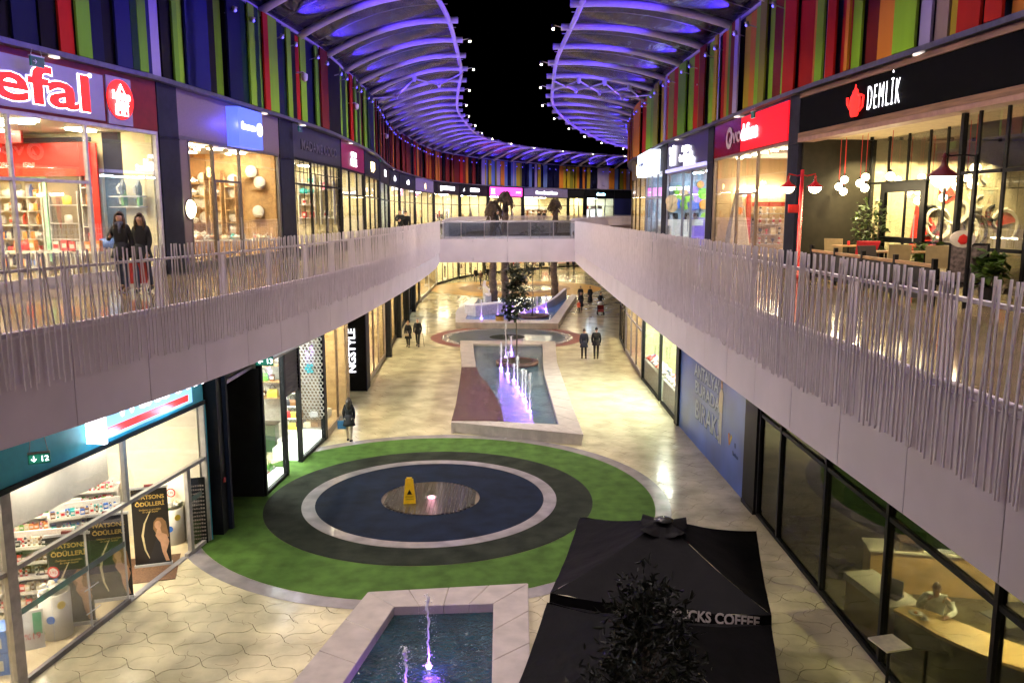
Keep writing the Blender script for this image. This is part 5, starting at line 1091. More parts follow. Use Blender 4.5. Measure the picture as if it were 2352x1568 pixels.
mk = thing('makeup_panel', 'tall black board of small swatches at the right end of the drugstore glass', 'display board', tuple(GP(458, 1248, .012)), .3)
MB().box(-.22,.22,.0,.04,0,1.75).build('board', BLACK, mk)
sw = MB()
for r_ in range(15):
    for c in range(7): sw.box(-.19+.055*c, -.15+.055*c, -.008, -.001, .12+.1*r_, .15+.1*r_+R.uniform(0,.02))
sw.build('swatch', mat('swatch grey', (.3,.25,.22), .4), mk)
exit_sign(tuple(ZY(90, 1052, 13.4)), .45, 'hanging lit exit sign in front of the teal drugstore header', '↓ 12', .55, .3)
# black pier and recess
def block(name, lab, cat, boxes):
    t_ = thing(name, lab, cat, (0,0,0))
    for nm, m, q in boxes: MB().box(*q).build(nm, m, t_)
    return t_
block('service_recess', 'black lined recess between the drugstore and the handbag shop', 'recess', [('pier', BLACK, (-8.2,-7.60,20.75,21.15,0,5.58)), ('frame_strip', CHAR, (-7.66,-7.5,21.16,21.3,0,5.58)), ('side_wall', mat('black wall panel', (.012,.012,.012), .6, var=.3, vs=3), (-10.2,-7.42,23.72,23.82,0,3.9)), ('back_wall', mat('black wall panel', (.012,.012,.012), .6), (-10.3,-10.2,21.1,23.82,0,3.9)), ('header', mat('dark grey header', (.03,.03,.035), .5), (-8.0,-7.72,21.3,23.8,3.95,5.58)), ('header_strip', GREYM, (-7.72,-7.60,21.3,23.8,3.9,4.0)), ('alarm_box', PC['red'], (-7.59,-7.55,20.9,20.98,1.4,1.52))])
# handbag shop
t, M, W, H, S = shop(SL, 602, 745, 0, 4.0, 5.58, 'handbag shop with bright display floors and a honeycomb wall', wall=mat('grey shop wall', (.45,.43,.38), .6), frame=BLACK, signm=mat('black sign header', (.01,.01,.014), .4), nlight=3, depth=4, uz=1.5, glazed=False, light=emit('bright white lamp', (.95,1,.9), 70), lightw=.5)
ux = [xcol(t, u, 0, .5) for u in (603, 657, 690, 744)]
ux[0] = .06; ux[3] = W-.1
for x, wd in zip(ux, (.06,.07,.07,.16)): MB().box(x-wd, x+wd, -.08, .08, 0, 3.98).build('post', BLACK, t)
MB().tube([(0,-.12,4.05),(W,-.12,4.05)], .06, 8).build('header_tube', PC['silver'], t)
for (a, b, z1) in ((ux[0]+.07, ux[1]-.08, 3.9), (ux[2]+.08, ux[3]-.17, 3.9)): MB().box(a, b, -.006, .006, .12, z1).build('window_pane', GLASS, t); MB().box(a, b, -.06, .06, 0, .11).build('sill', BLACK, t)
MB().box(ux[1]+.08, ux[2]-.08, -.03, .05, 2.55, 3.95).build('roller_shutter', mat('ribbed shutter', (.035,.028,.03), .5), t)
for k in range(12): MB().box(ux[1]+.08, ux[2]-.08, -.045, -.031, 2.57+.115*k, 2.62+.115*k).build('shutter_rib', mat('ribbed shutter', (.035,.028,.03), .5), t)
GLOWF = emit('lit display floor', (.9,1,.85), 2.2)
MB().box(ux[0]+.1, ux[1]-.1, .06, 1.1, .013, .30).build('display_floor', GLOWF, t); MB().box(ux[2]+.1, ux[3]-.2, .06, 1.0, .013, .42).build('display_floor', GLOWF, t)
for a, b in ((.2, 1.6), (2.2, 3.9)): MB().box(a, b, .8, .9, 3.55, 3.6).build('spot_track', E_COOL, t)
txt(t, 'DAMLA ÇANTA', .62, (.6, -.08, 4.22), E_W, t, off=.01, sx=1.3)
BAGC = ['brown','red','black','blue','cream','teal','green','yellow']
row(M, ['shoe','handbag'], ['black','brown','red','green'], ux[0]+.15, ux[1]-.15, .35, .30, .24, 'shoe on the bright floor of the first window', 'shoes and bags on the first bright floor', 1.1); row(M, ['shoe','handbag'], ['black','brown','red','white'], ux[0]+.15, ux[1]-.15, .75, .30, .26, 'shoe on the bright floor of the first window', 'shoes and bags on the first bright floor', 1.1)
0 and row(M, ['handbag'], ['cream','brown','silver','white'], ux[2]+.15, ux[3]-.2, .45, .42, .34, 'handbag on the bright floor before the honeycomb', 'handbags before the honeycomb', 1.1); 0 and row(M, ['handbag'], ['brown','yellow','cream','blue'], ux[2]+.15, ux[3]-.2, .8, .95, .34, 'handbag on a stand before the honeycomb', 'handbags on stands before the honeycomb', 1.3)
F = Far(t, M, W, True, .35)
hc = thing('honeycomb_screen', 'white honeycomb screen with one turquoise cell cluster', 'screen'); hc.matrix_world = F.M
me_h = None; HEX = PC['white']; hx0, hx1 = F.fx(684, 2), F.fx(742, 2); rr = .078; rowi = 0; z = .9
while z < 3.85:
    x = hx0 + (rr*.87 if rowi % 2 else 0)
    while x < hx1:
        if me_h is None:
            g = MB(); n = 6
            for (ra, y0) in ((rr*.99, -.05), (rr*.99, .05), (rr*.80, .05), (rr*.80, -.05)): g.v += [(ra*math.sin(PI/3*k), y0, ra*math.cos(PI/3*k)) for k in range(6)]
            for lv in range(4): g.f += [(lv*6+k, lv*6+(k+1)%6, ((lv+1)%4)*6+(k+1)%6, ((lv+1)%4)*6+k) for k in range(6)]; g.m += [0]*6
            me_h = g.data('hexagon_cell', HEX)
        link('hexagon_cell', me_h, hc, (x, 0, z)); x += rr*1.74
    z += rr*1.5; rowi += 1
for dx_, dz_ in ((0,0),(.136,0),(.068,.118),(.068,-.118),(.2,.118),(.2,-.118)): MB().lathe([(.066,0),(.066,.02)], 6, a0=PI/6).build('turquoise_cell', mat('turquoise glass', (.05,.45,.55), .3), hc, loc=(hx0+.38+dx_, -.07, 2.75+dz_), rot=(PI/2,0,0))
MB().box(hx0-.1, hx1, .1, .12, .5, 3.9).build('backing', mat('warm screen back', (.22,.13,.08), .6), hc)
for z in (.62, 1.0): row(F.M, ['handbag'], ['cream','brown','silver','white','yellow'], hx0, hx1, -.35, z, .28, 'pale handbag on the bright floor before the honeycomb', 'handbags before the honeycomb', 1.1)
for z in (.5,.95,1.4,1.9,2.35): row(F.M, ['handbag'], ['brown','red','black','blue','cream','teal','yellow'], F.fx(655, 2), F.fx(686, 2), -.3, z, .24, 'handbag on the stepped white display behind the open door', 'handbags on the stepped display', 1.25, skip=0)
g_ = thing('stepped_display', 'stepped white display of handbags behind the open door', 'shelf'); g_.matrix_world = F.M; [MB().box(F.fx(655, 2), F.fx(686, 2), -.45, 0, z-.03, z).build('step', WALLW, g_) for z in (.5,.95,1.4,1.9,2.35)]; MB().box(F.fx(655,2), F.fx(686,2), 0, .03, 0, 2.7).build('back_panel', WALLW, g_)
for z in (1.7,2.3,2.9): row(F.M, ['handbag','carton'], ['brown','red','black','blue','cream','green','yellow'], F.fx(600, 2), F.fx(650, 2), -.2, z, .34, 'bag on the timber wall shelves of the handbag shop', 'bags on the timber wall shelves', 1.4)
g_ = thing('wall_shelves', 'timber wall shelves of bags at the left of the handbag shop', 'shelf'); g_.matrix_world = F.M; [MB().box(F.fx(600, 2), F.fx(650, 2), -.4, 0, z-.03, z).build('shelf', WOOD, g_) for z in (1.7,2.3,2.9)]
ct = thing('counter', 'dark green counter inside the first handbag window', 'counter'); ct.matrix_world = F.M; a_, b_ = F.fx(606, 1, 1.2), F.fx(640, 1, 1.2); MB().box(a_, b_, -1.6, -1.2, 0, 1.0).build('body', mat('dark green lacquer', (.01,.05,.025), .4), ct); MB().box(a_-.05, b_+.05, -1.65, -1.15, 1.0, 1.04).build('top', BLACK, ct); MB().box(b_+.1, b_+.6, -1.7, -1.2, 0, .5).build('plinth', WALLW, ct)
exit_sign(tuple(ZY(607, 829, 23.2)), .05, 'green exit sign hanging at the corner of the handbag shop', '← 13', .85, .1)
# style shop with the projecting black sign wall
t, M, W, H, S = shop(SL, 746, 800, 0, 5.2, 5.58, 'fashion shop with tall cream lit glass beside the black sign wall', wall=mat('honey wall', (.62,.46,.24), .6), frame=mat('bronze frame', (.30,.24,.2), .4, .3), signm=CHAR, nlight=3, depth=3, uz=1.5, mull=(.5,), light=E_WARM)
for x in (W*.25, W*.7):
    mq = thing('mannequin', 'pale mannequin in a coat behind the ' + ('near' if x < W*.5 else 'far') + ' cream lit pane', 'mannequin'); mq.matrix_world = M @ Matrix.Translation((x, .9, .3))
    MB().lathe([(.26,.55),(.22,.9),(.16,1.1),(.22,1.38),(.05,1.48),(.05,1.53)], 12, sy=.65).build('coat', PC['cream'], mq, True); MB().ball((0,0,1.63), .095, 8, 1.2).build('head', PC['white'], mq, True); MB().tube([(-.07,0,0),(-.08,0,.6)], .05, 7).build('leg', PC['brown'], mq, True); MB().tube([(.07,0,0),(.08,0,.6)], .05, 7).build('leg', PC['brown'], mq, True); MB().box(-.4,.4,-.35,.35,-.3,0).build('plinth', WALLW, mq)
sgn = block('sign_wall', 'projecting black wall carrying tall white upright lettering', 'sign', [('wall', BLACK, (-7.72,-6.92,38.5,39.6,0,5.58)), ('edge_trim', CHAR, (-6.93,-6.88,38.45,38.6,0,5.58))])
za, zb = ZY(806, 857, 38.4).z, ZY(806, 757, 38.4).z
o = txt(sgn, 'NGSTYLE', .5, (ZY(813, 800, 38.4).x, 38.47, za), E_W, sgn, off=.004, ext=.01, ry=0); o.rotation_euler = (PI/2, 0, 0); bb = [v.co.x for v in o.data.vertices]
o.rotation_mode = 'XYZ'; o.matrix_basis = Matrix.Translation((ZY(815, 800, 38.4).x, 38.46, za)) @ Matrix.Rotation(PI/2, 4, 'X') @ Matrix.Rotation(PI/2, 4, 'Z') @ Matrix.Diagonal(((zb-za)/(max(bb)-min(bb)), 1, 1, 1))
LL = [(837,884,'bronze framed shop with a tall red sale poster', mat('bronze frame', (.30,.24,.2), .4, .3), E_WARM, ['cream','brown','white']),(886,909,'narrow shop in a dark frame on the left of the lower mall', BLACK, E_WARM, ['black','brown','cream']),(911,929,'second narrow dark framed shop on the left of the lower mall', BLACK, E_NEU, ['white','brown']),(931,944,'small cool lit shop on the left of the lower mall', BLACK, E_COOL, ['white','blue']),(946,962,'small warm lit shop before the yellow ring', BLACK, E_WARM, ['cream','red']),(964,1002,'cream lit shop at the yellow ring', WALLW, E_WARM, ['cream','black'])]
for k, (a, b, lab, fm, lt, cols) in enumerate(LL):
    t, M, W, H, S = shop(SL, a, b, 0, 4.6, 5.58, lab, frame=fm, signm=CHAR, light=lt, nlight=2, depth=3.5, uz=1.0, mull=(.4,.65) if k == 0 else (.5,), wall=mat('honey wall', (.62,.46,.24), .6), lightw=.8)
    if k == 0:
        MB().box(.4, W*.38, .25, .28, .4, 4.3).build('sale_poster', PC['red'], t); o = txt(t, 'İNDİRİM', .7, (W*.36, .24, .5), PC['white'], t, ext=.003); o.matrix_basis = Matrix.Translation((W*.33, .23, .6)) @ Matrix.Rotation(PI/2, 4, 'X') @ Matrix.Rotation(PI/2, 4, 'Z')
        MB().lathe([(.3,2.6),(.45,3.0),(.3,3.4)], 10, (W*.25, .3, 0), sy=.1).build('poster_flower', PC['white'], t, True)
    far_fill(M, W, H, cols, lab, n=3 if W < 8 else 5, depth=3.5)
for a, b, lab in ((884.2,885.8,'black pier after the red sale poster shop'),(909.2,910.8,'black pier between the two narrow shops'),(929.2,930.8,'black pier before the cool lit shop'),(944.2,945.8,'black pier after the cool lit shop')): pillar(SL, a, b, 0, 5.58, lab, m=BLACK, uz=1.0, proud=.35)
for k, (a, b, lab, cols) in enumerate([(1003,1052,'far dark framed fashion shop at the left of the yellow ring',['black','white','cream']),(1054,1110,'far fashion shop with several shoppers outside',['brown','black','cream']),(1113,1165,'far cream shop behind the palm trunks',['cream','brown']),(1168,1240,'far brightly lit shop behind the small trees',['white','orange','red']),(1243,1345,'far shop with red displays under the bridge',['red','white','red','orange'])]):
    t, M, W, H, S = shop(SL, a, b, 0, 4.6, 5.58, lab, frame=BLACK, signm=CHAR, light=E_WARM, nlight=4, depth=4, uz=1.5, mull=(.25,.5,.75), lightw=.9)
    far_fill(M, W, H, cols, lab, n=6, depth=4)
    if k == 4:
        for q in range(3): MB().box(W*.1, W*.8, -1.2-.8*q, -.9-.8*q, .5, .9).build('red_counter', PC['red'] if q % 2 else PC['white'], t)
# ------------------------------------------------------------------ lower level, right
t, M, W, H, S = shop(SR, 1741, 2600, 0, 3.35, 5.58, 'dark glass fronted cafe with a curved timber bar', wall=mat('olive concrete wall', (.22,.20,.14), .6, var=.2), frame=BLACK, signm=mat('olive header', (.12,.11,.07), .5), nlight=0, depth=8, uz=0.2, glazed=False, floor=mat('dark cafe tile', (.07,.06,.035), .2, var=.4, vs=1.5))
cx = [0.05] + [xcol(t, u, 0, 0) for u in (1787, 1886, 2021, 2256)] + [W-.05]
MB().box(0, W, -.06, .07, 0, .10).build('sill', BLACK, t); MB().box(0, W, -.05, .06, 2.86, 2.95).build('transom', BLACK, t)
for x in cx: MB().box(x-.05, x+.05, -.07, .07, .1, 3.35).build('mullion', BLACK, t)
for a, b in zip(cx, cx[1:]): MB().box(a+.06, b-.06, -.006, .006, .11, 2.85).build('window_pane', DGLASS, t); MB().box(a+.06, b-.06, -.006, .006, 2.96, 3.34).build('window_pane', DGLASS, t)
CAFE = M
MB().box(0.06, cx[1]-.06, .05, .1, .1, 2.85).build('blind', mat('brown blind', (.11,.085,.07), .6), t)
pillar(SR, 1713, 1740, 0, 5.58, 'black pier between the blue hoarding and the cafe', m=BLACK, uz=.3, proud=.12)
for x, y in ((W*.45, 2.5), (W*.62, 3.2), (W*.75, 2.2), (W*.88, 3)): MB().lathe([(.11,3.26),(.11,3.34)], 10, (x, y, 0)).build('downlight', E_SPOT, t); lamp('cafe_light', 'SPOT', tuple(M @ Vector((x, y, 3.2))), 900, (1,.88,.66), .1, 120, tuple(M @ Vector((x, y, 0))))
CTOP = mat('pale counter top', (.55,.50,.40), .3); OAK2 = mat('oak veneer', (.42,.26,.10), .4, var=.2, vs=2, stretch=(1,6,1))
def wbox(nm, lab, cat, P, rz, boxes):
    c = thing(nm, lab, cat, P, rz); [MB().box(*q).build(n_, m, c) for n_, m, q in boxes]; return c
sink = GP(2180, 1275, 1.0); wbox('back_counter', 'long timber counter with a pale top at the back of the cafe', 'counter', (sink.x, sink.y, 0), -.18, [('front', OAK2, (-1.6,2.4,.05,.7,.02,.96)), ('worktop', CTOP, (-1.65,2.45,0,.75,.961,1.0)), ('plinth', BLACK, (-1.6,2.4,.1,.65,.0,.019))])
wbox('coffee_machine', 'dark espresso machine standing on the back counter', 'coffee machine', (sink.x+.25, sink.y+.3, 1.0), -.18, [('body', BLACK, (-.5,.5,-.2,.25,.02,.30)), ('tray', PC['silver'], (-.5,.5,-.25,-.201,.02,.08)), ('cup_rail', PC['silver'], (-.48,.48,-.1,.2,.301,.33)), ('screen', emit('blue display', (.2,.3,1), 1.5), (-.15,.15,-.215,-.201,.17,.25))])
wbox('toaster_oven', 'small brown box oven left of the espresso machine', 'oven', (sink.x-.7, sink.y+.35, 1.0), -.18, [('body', mat('brown enamel', (.12,.07,.04), .4), (-.25,.25,-.15,.2,0,.25)), ('door', BLACK, (-.2,.2,-.165,-.151,.04,.2))])
ic = GP(2010, 1330, 1.0); wbox('island_counter', 'wood sided counter block with a white top near the glass', 'counter', (7.42, 15.5, 0), -1.4, [('side', OAK2, (-.85,.65,-.3,.3,.02,.86)), ('worktop', CTOP, (-.9,.7,-.34,.34,.861,1.0))])
wbox('till', 'dark till standing on the white topped counter', 'till', (7.45, 15.2, 1.0), -.9, [('base', BLACK, (-.15,.15,-.15,.15,0,.05)), ('screen', mat('grey plastic', (.1,.11,.12), .4), (-.18,.18,.0,.04,.05,.36))])
wbox('beige_column', 'square beige column behind the seated man', 'column', tuple(GP(2262, 1420, 0) + Vector((1.1,.9,0))), 0, [('shaft', BEIGE, (-.3,.3,-.3,.3,0,3.3)), ('base', BLACK, (-.31,.31,-.31,.31,0,.08))])
bc = thing('curved_bar', 'long curved timber bar sweeping toward the near glass', 'bar counter'); g = MB(); pts = [GP(u, v, 1.0) for u, v in ((2052,1398),(2095,1422),(2150,1455),(2215,1485),(2290,1515),(2380,1545),(2480,1570))]; pin = [GP(u, v, 1.0) for u, v in ((2075,1388),(2130,1400),(2200,1425),(2275,1455),(2350,1482),(2440,1512),(2540,1535))]
for i in range(len(pts)-1): g.hexa((*pts[i].xy, .94), (*pts[i+1].xy, .94), (*pin[i+1].xy, .94), (*pin[i].xy, .94), (0,0,.06))
g.build('bar_top', mat('honey oak top', (.55,.36,.14), .3, var=.15, vs=3), bc); g = MB()
for i in range(len(pts)-1): a, b = pts[i].lerp(pin[i], .25), pts[i+1].lerp(pin[i+1], .25); c_, d_ = pts[i].lerp(pin[i], .4), pts[i+1].lerp(pin[i+1], .4); g.hexa((*a.xy, .02), (*b.xy, .02), (*d_.xy, .02), (*c_.xy, .02), (0,0,.918))
g.build('bar_front', mat('grey bar front', (.10,.10,.085), .5), bc)
pl = GP(2103, 1408, 1.0); p_ = thing('plate', 'white plate of food on the bar in front of the man', 'plate', (pl.x, pl.y, 1.002)); MB().lathe([(.05,0),(.12,.012),(.125,.018),(.05,.006)], 20).build('dish', PC['white'], p_, True); MB().ball((0,0,.02), .045, 6, .5).build('food', PC['orange'], p_)
p_ = thing('cup', 'white cup and saucer on the bar beside the plate', 'cup', tuple(GP(2124, 1422, 1.002))); MB().lathe([(.03,0),(.075,.008),(.078,.012),(.03,.008)], 16).build('saucer', PC['white'], p_); MB().lathe([(.03,.012),(.045,.08),(.04,.08),(.02,.02)], 14).build('bowl', PC['white'], p_, True)
ttable((6.60, 13.45, 0), 'square white topped cafe table outside by the glass', mat('white table top', (.75,.68,.55), .4), rz=.25, r_=.25, h=1.0)
ttable(tuple(GP(2200, 1500, 0) + Vector((.9,.0,0))), 'dark square table inside the cafe window', mat('dark table top', (.05,.05,.04), .3), rz=.3)
for u, v, lab in ((2235, 1560, 'dark round backed chair inside the near cafe window'), (2330, 1500, 'dark chair beyond the bar by the cafe wall')): chair(tuple(GP(u, v, 0)), 1.0, lab, BLACK, grp=None)
for q, (u, v) in enumerate(((1850,1180),(1868,1195),(1886,1212))): P = GP(u, v, 0); wbox('slat_reflection', ['first','second','third'][q] + ' pale slat panel reflected deep in the cafe', 'panel', (P.x+1.5, P.y+1, 0), 0, [('panel', mat('pale slats', (.32,.27,.12), .6), (-.12,.12,-.03,.03,.1,1.8)), ('foot', BLACK, (-.14,.14,-.05,.05,0,.1))])  # solid panels added behind the glass to imitate a reflection of slats
sf_ = GP(1960, 1200, .3); so = thing('long_sofa', 'dark grey long sofa deep inside the dim cafe', 'sofa', (sf_.x+1.2, sf_.y+.5, 0), -.5); MB().box(-1.6,1.6,-.35,.35,.12,.42).build('seat', mat('slate fabric', (.04,.045,.06), .8), so); MB().box(-1.6,1.6,.2,.4,.421,.85).build('backrest', mat('slate fabric', (.04,.045,.06), .8), so); [MB().box(x, x+.06, -.3, .3, 0, .12).build('leg', BLACK, so) for x in (-1.5, 1.44)]
# blue hoarding
A, B = SR.at(SR.hit(1563, 1))[0], SR.at(SR.hit(1712, 1))[0]; d = B-A; bbd = thing('billboard', 'blue hoarding with big pale capitals and a small orange logo', 'billboard', (A.x, A.y, 0), math.atan2(d.y, d.x)); W = d.length
bm = mat('blue hoarding print', (.045,.10,.40), .3, var=.35, vs=.45, detail=2)
np_ = 4
for k in range(np_): MB().box(W*k/np_+.003, W*(k+1)/np_-.003, -.04, .04, .0, 5.5).build('print_panel', bm, bbd)
PW = mat('print pale blue', (.50,.56,.66), .5); PD = mat('print shadow blue', (.02,.05,.15), .5)
x0 = W*.27
for k, (tx, z, sz, sx) in enumerate((("ANTALYA'", 2.55, .62, 1.15), ('BURADA', 1.95, .62, 1.35), ('BIRAK!', 1.05, .95, 1.15))):
    txt(bbd, tx, sz, (x0 + .12*k + .04, -.045, z-.04), PD, bbd, off=.012, ext=.002, sx=sx); txt(bbd, tx, sz, (x0 + .12*k, -.052, z), PW, bbd, off=.012, ext=.002, sx=sx)
def figflat(x, z, s_):
    def fl(poly, nm, m, dd): MB().prism([(a*s_, b*s_) for a, b in poly], 0, .004).build(nm, m, bbd, loc=(x, -.046-dd, z), rot=(PI/2,0,0))
    fl([(-.08,.0),(-.02,0),(.0,.75),(.06,0),(.12,0),(.13,.85),(-.10,.85)], 'printed_trousers', PC['white'], 0); fl([(-.13,.84),(.15,.84),(.18,1.35),(.10,1.45),(-.06,1.45),(-.17,1.3),(-.22,.95),(-.17,.95)], 'printed_shirt', PC['cream'], .002); fl([(.02+.075*math.cos(a*.6), 1.56+.10*math.sin(a*.6)) for a in range(11)], 'printed_head', SKIN_P, .002); fl([(-.06,1.6),(.09,1.6),(.08,1.7),(-.03,1.7)], 'printed_hair', HAIR_P, .004)
figflat(W*.69, .95, 1.25)
for poly, m in (([(0,.30),(.12,.36),(.2,.0),(.10,-.05)], PC['orange']), ([(.22,.02),(.42,.3),(.30,.36),(.2,.12)], PC['yellow'])): MB().prism(poly, 0, .004).build('logo_mark', m, bbd, loc=(W*.80, -.046, 1.25), rot=(PI/2,0,0))
txt(bbd, 'El', .2, (W*.88, -.046, 1.3), PD, bbd, ext=.002); txt(bbd, 'Bankası', .2, (W*.86, -.046, 1.02), PD, bbd, ext=.002)
for z, sz in ((3.55, .16), (3.3, .22)): txt(bbd, 'YENİ', sz, (W*.17, -.046, z), PW, bbd, ext=.002)
for k in range(3): MB().prism([(0,0),(.1,.0),(.06,.3)], 0, .004).build('printed_spark', (PC['yellow'], PC['red'], PC['cream'])[k], bbd, loc=(W*(.42+.07*k), -.046, 3.2-.05*k), rot=(PI/2,0,0))
pillar(SR, 1555.5, 1562, 0, 5.58, 'black pier between the jewellery window and the blue hoarding', m=BLACK, uz=.3, proud=.12)
# display window
t, M, W, H, S = shop(SR, 1476, 1555, 0, 4.6, 5.58, 'brilliantly lit glassware window with pale display plinths', wall=mat('pale yellow wall', (.62,.64,.36), .6), frame=BLACK, signm=CHAR, nlight=3, depth=2.6, uz=.2, glazed=False, light=emit('dazzling lamp', (.93,1,.82), 110), lightw=.6, floor=mat('bright floor', (.7,.72,.62), .3))
for x in (.06, W*.55, W-.06): MB().box(x-.06, x+.06, -.07, .07, 0, 4.6).build('post', BLACK, t)
for a, b, hh in ((.13, W*.55-.07, 1.05), (W*.55+.07+.4, W-.13, 1.05)):
    MB().box(a, b, -.006, .006, .12, 4.55).build('window_pane', GLASS, t); MB().box(a, b, -.05, .05, 0, .11).build('sill', BLACK, t); MB().box(a, b, .05, .7, .013, hh).build('plinth', mat('grey plinth', (.40,.42,.38), .3), t); MB().box(a, b, .05, .72, hh+.001, hh+.04).build('plinth_top', mat('bright floor', (.7,.72,.62), .3), t)
    sd_ = 'far' if a < 1 else 'near'; row(M, ['trinket','bowl','trinket'], ['white','silver','white','red','silver','cream'], a+.1, b-.05, .25, hh+.04, .16, 'glass ornament in the front row of the %s bright plinth' % sd_, 'front row of the %s bright plinth' % sd_, 1.35); row(M, ['trinket','bowl'], ['white','silver','white','blue','red'], a+.1, b-.05, .5, hh+.04, .19, 'taller ornament in the back row of the %s bright plinth' % sd_, 'back row of the %s bright plinth' % sd_, 1.7)
for x in (W*.25, W*.45, W*.8): MB().box(x, x+.25, 1.7, 1.75, .5, 4.4).build('wall_stripe', mat('grey olive stripe', (.2,.22,.12), .5), t)
lamp('window_spill', 'SPOT', tuple(M @ Vector((W*.35, .15, 4.4))), 1500, (.92,1,.82), .1, 110, tuple(M @ Vector((W*.35, -2.2, 0)))); lamp('window_spill', 'SPOT', tuple(M @ Vector((W*.85, .15, 4.4))), 1500, (.92,1,.82), .1, 110, tuple(M @ Vector((W*.85, -2.2, 0))))
RL = [(1437,1474,'grey framed shop with a pink poster on the lower right', GREYM),(1424,1436,'narrow dark framed shop far on the lower right', BLACK)]
for k, (a, b, lab, fm) in enumerate(RL):
    t, M, W, H, S = shop(SR, a, b, 0, 4.6, 5.58, lab, frame=fm, signm=CHAR, light=E_WARM, nlight=2, depth=3, uz=.2, mull=(.35,.68), wall=BEIGE, transom=2.4, lightw=.5); far_fill(M, W, H, ['pink','white','brown'], lab, n=3, depth=3)

# ------------------------------------------------------------------ pools
RIM = mat('pale pool stone', (.46,.40,.36), .35, var=.12, vs=2.5, bump=.12, bs=12, rvar=.1, coat=.15)
def water(nm='pool water', c=(.05,.10,.135), sc=5.5, st=.7):
    m = mat(nm, c, .10, var=.25, vs=1.5, coat=.0, spec=.6); t = m.node_tree; N, L = t.nodes, t.links
    n = N.new('ShaderNodeTexNoise'); n.inputs['Scale'].default_value = sc; n.inputs['Detail'].default_value = 5; n.inputs['Distortion'].default_value = .8
    bp = N.new('ShaderNodeBump'); bp.inputs['Strength'].default_value = st; bp.inputs['Distance'].default_value = .06
    tc = N.new('ShaderNodeTexCoord'); L.new(tc.outputs['Object'], n.inputs['Vector']); L.new(n.outputs['Fac'], bp.inputs['Height']); L.new(bp.outputs[0], N['Principled BSDF'].inputs['Normal']); return m
WATER = water(); TILE = mat('pool tile', (.05,.12,.16), .3)
def resample(pl, n):
    L_ = [0]
    for a, b in zip(pl, pl[1:]): L_.append(L_[-1] + (b-a).length)
    out = []
    for i in range(n):
        d = L_[-1]*i/(n-1)
        for k in range(len(pl)-1):
            if d <= L_[k+1] + 1e-9: out.append(pl[k].lerp(pl[k+1], (d-L_[k])/max(1e-9, L_[k+1]-L_[k]))); break
        else: out.append(pl[-1])
    return out
def rim(par, outer, inner, z1, nblk, flare=.0):
    # outer, inner: matching open polylines; nblk stone blocks between them, each its own object
    O, I = resample(outer, nblk+1), resample(inner, nblk+1)
    for k in range(nblk):
        e = .003; a, b, c, d = O[k].lerp(O[k+1], e), O[k+1].lerp(O[k], e), I[k+1].lerp(I[k], e), I[k].lerp(I[k+1], e)
        ce = (a+b+c+d)/4; fl = lambda q: q + (I[k]-O[k]).normalized()*flare
        vs = [(*fl(a),0),(*fl(b),0),(*c,0),(*d,0),(*a,z1),(*b,z1),(*c,z1),(*d,z1)]
        o = MB().add(vs, [(0,3,2,1),(4,5,6,7),(0,1,5,4),(1,2,6,5),(2,3,7,6),(3,0,4,7)]).build('rim_stone', RIM, par); bevel(o, .012, 1)
G2 = lambda u, v, z=.45: Vector(GP(u, v, z).xy)
def jet(P, h, lab, seed, power=60, sc=1.0):
    rr_ = random.Random(seed); j = thing('fountain_jet', lab, 'fountain', (P[0], P[1], P[2]), 0, 'violet lit fountain jets')
    MB().lathe([(.07*sc,-.02),(.085*sc,.0),(.075*sc,.03),(.001,.035)], 16).build('nozzle_lamp', emit('violet lamp', (.70,.45,1), 6), j)
    WJ = mat('bubbling water', (.85,.85,.95), .25, spec=.8)
    t_ = WJ.node_tree.nodes['Principled BSDF']; t_.inputs['Subsurface Weight'].default_value = .0
    g = MB(); pts, rs = [], []; n = 22
    for k in range(n):
        f = k/(n-1); pts.append((rr_.gauss(0,.006+.010*f), rr_.gauss(0,.006+.010*f), .03 + h*f)); rs.append((.024 + .020*rr_.random() + .016*(f > .8))*sc*(1 if k < n-1 else .3))
    g.tube(pts, rs, 6)
    for k in range(220):
        f = rr_.random()**.7; a = rr_.uniform(0, 6.28); sp = (.03 + .09*(1-abs(f-.6)))*rr_.random()*1.6
        g.ball((sp*math.cos(a), sp*math.sin(a), .05 + h*f), rr_.uniform(.004,.012)*sc, 4)
    for k in range(14): g.ball((rr_.gauss(0,.03), rr_.gauss(0,.03), .03+h*rr_.uniform(.88,1.02)), rr_.uniform(.015,.03)*sc, 5)
    for k in range(20): a = rr_.uniform(0,6.28); g.ball((.13*math.cos(a)*rr_.random(), .13*math.sin(a)*rr_.random(), .04), .022*sc, 4)
    g.build('water_jet', WJ, j, True, kind='stuff')
    lamp('jet_light', 'POINT', (P[0]+.05, P[1]-.13, P[2]+.16), power, (.30,.09,1), .04)
def surface(par, poly, z, m, name):
    n = len(poly); MB().add([(q.x, q.y, z) for q in poly], [tuple(range(n))]).build(name, m, par)
# near pool
p1 = thing('fountain_pool', 'nearest rectangular pool with a pale stone rim below the camera', 'pool')
O = [Vector((-4.55,9.4)), G2(845,1358), G2(1213,1338), Vector((.28,9.4))]; I = [Vector((-3.55,9.4)), G2(905,1392), G2(1133,1385), Vector((-.30,9.4))]
rim(p1, O[:2], I[:2], .45, 6); rim(p1, O[1:3], I[1:3], .45, 4); rim(p1, O[2:], I[2:], .45, 6)
surface(p1, [I[0], I[3], I[2], I[1]], .26, water('dark pool water', (.012,.045,.055), 7, 1.0), 'water_surface')
for u, v, vt, lab, s_ in ((985,1531,1370,'tall violet jet in the nearest pool',1),(933,1600,1490,'shorter violet jet cut by the picture edge in the nearest pool',2)):
    P = GP(u, v, .30); top = ZY(u, vt, P.y).z; jet(P, top-.3, lab, s_, 14, .6)
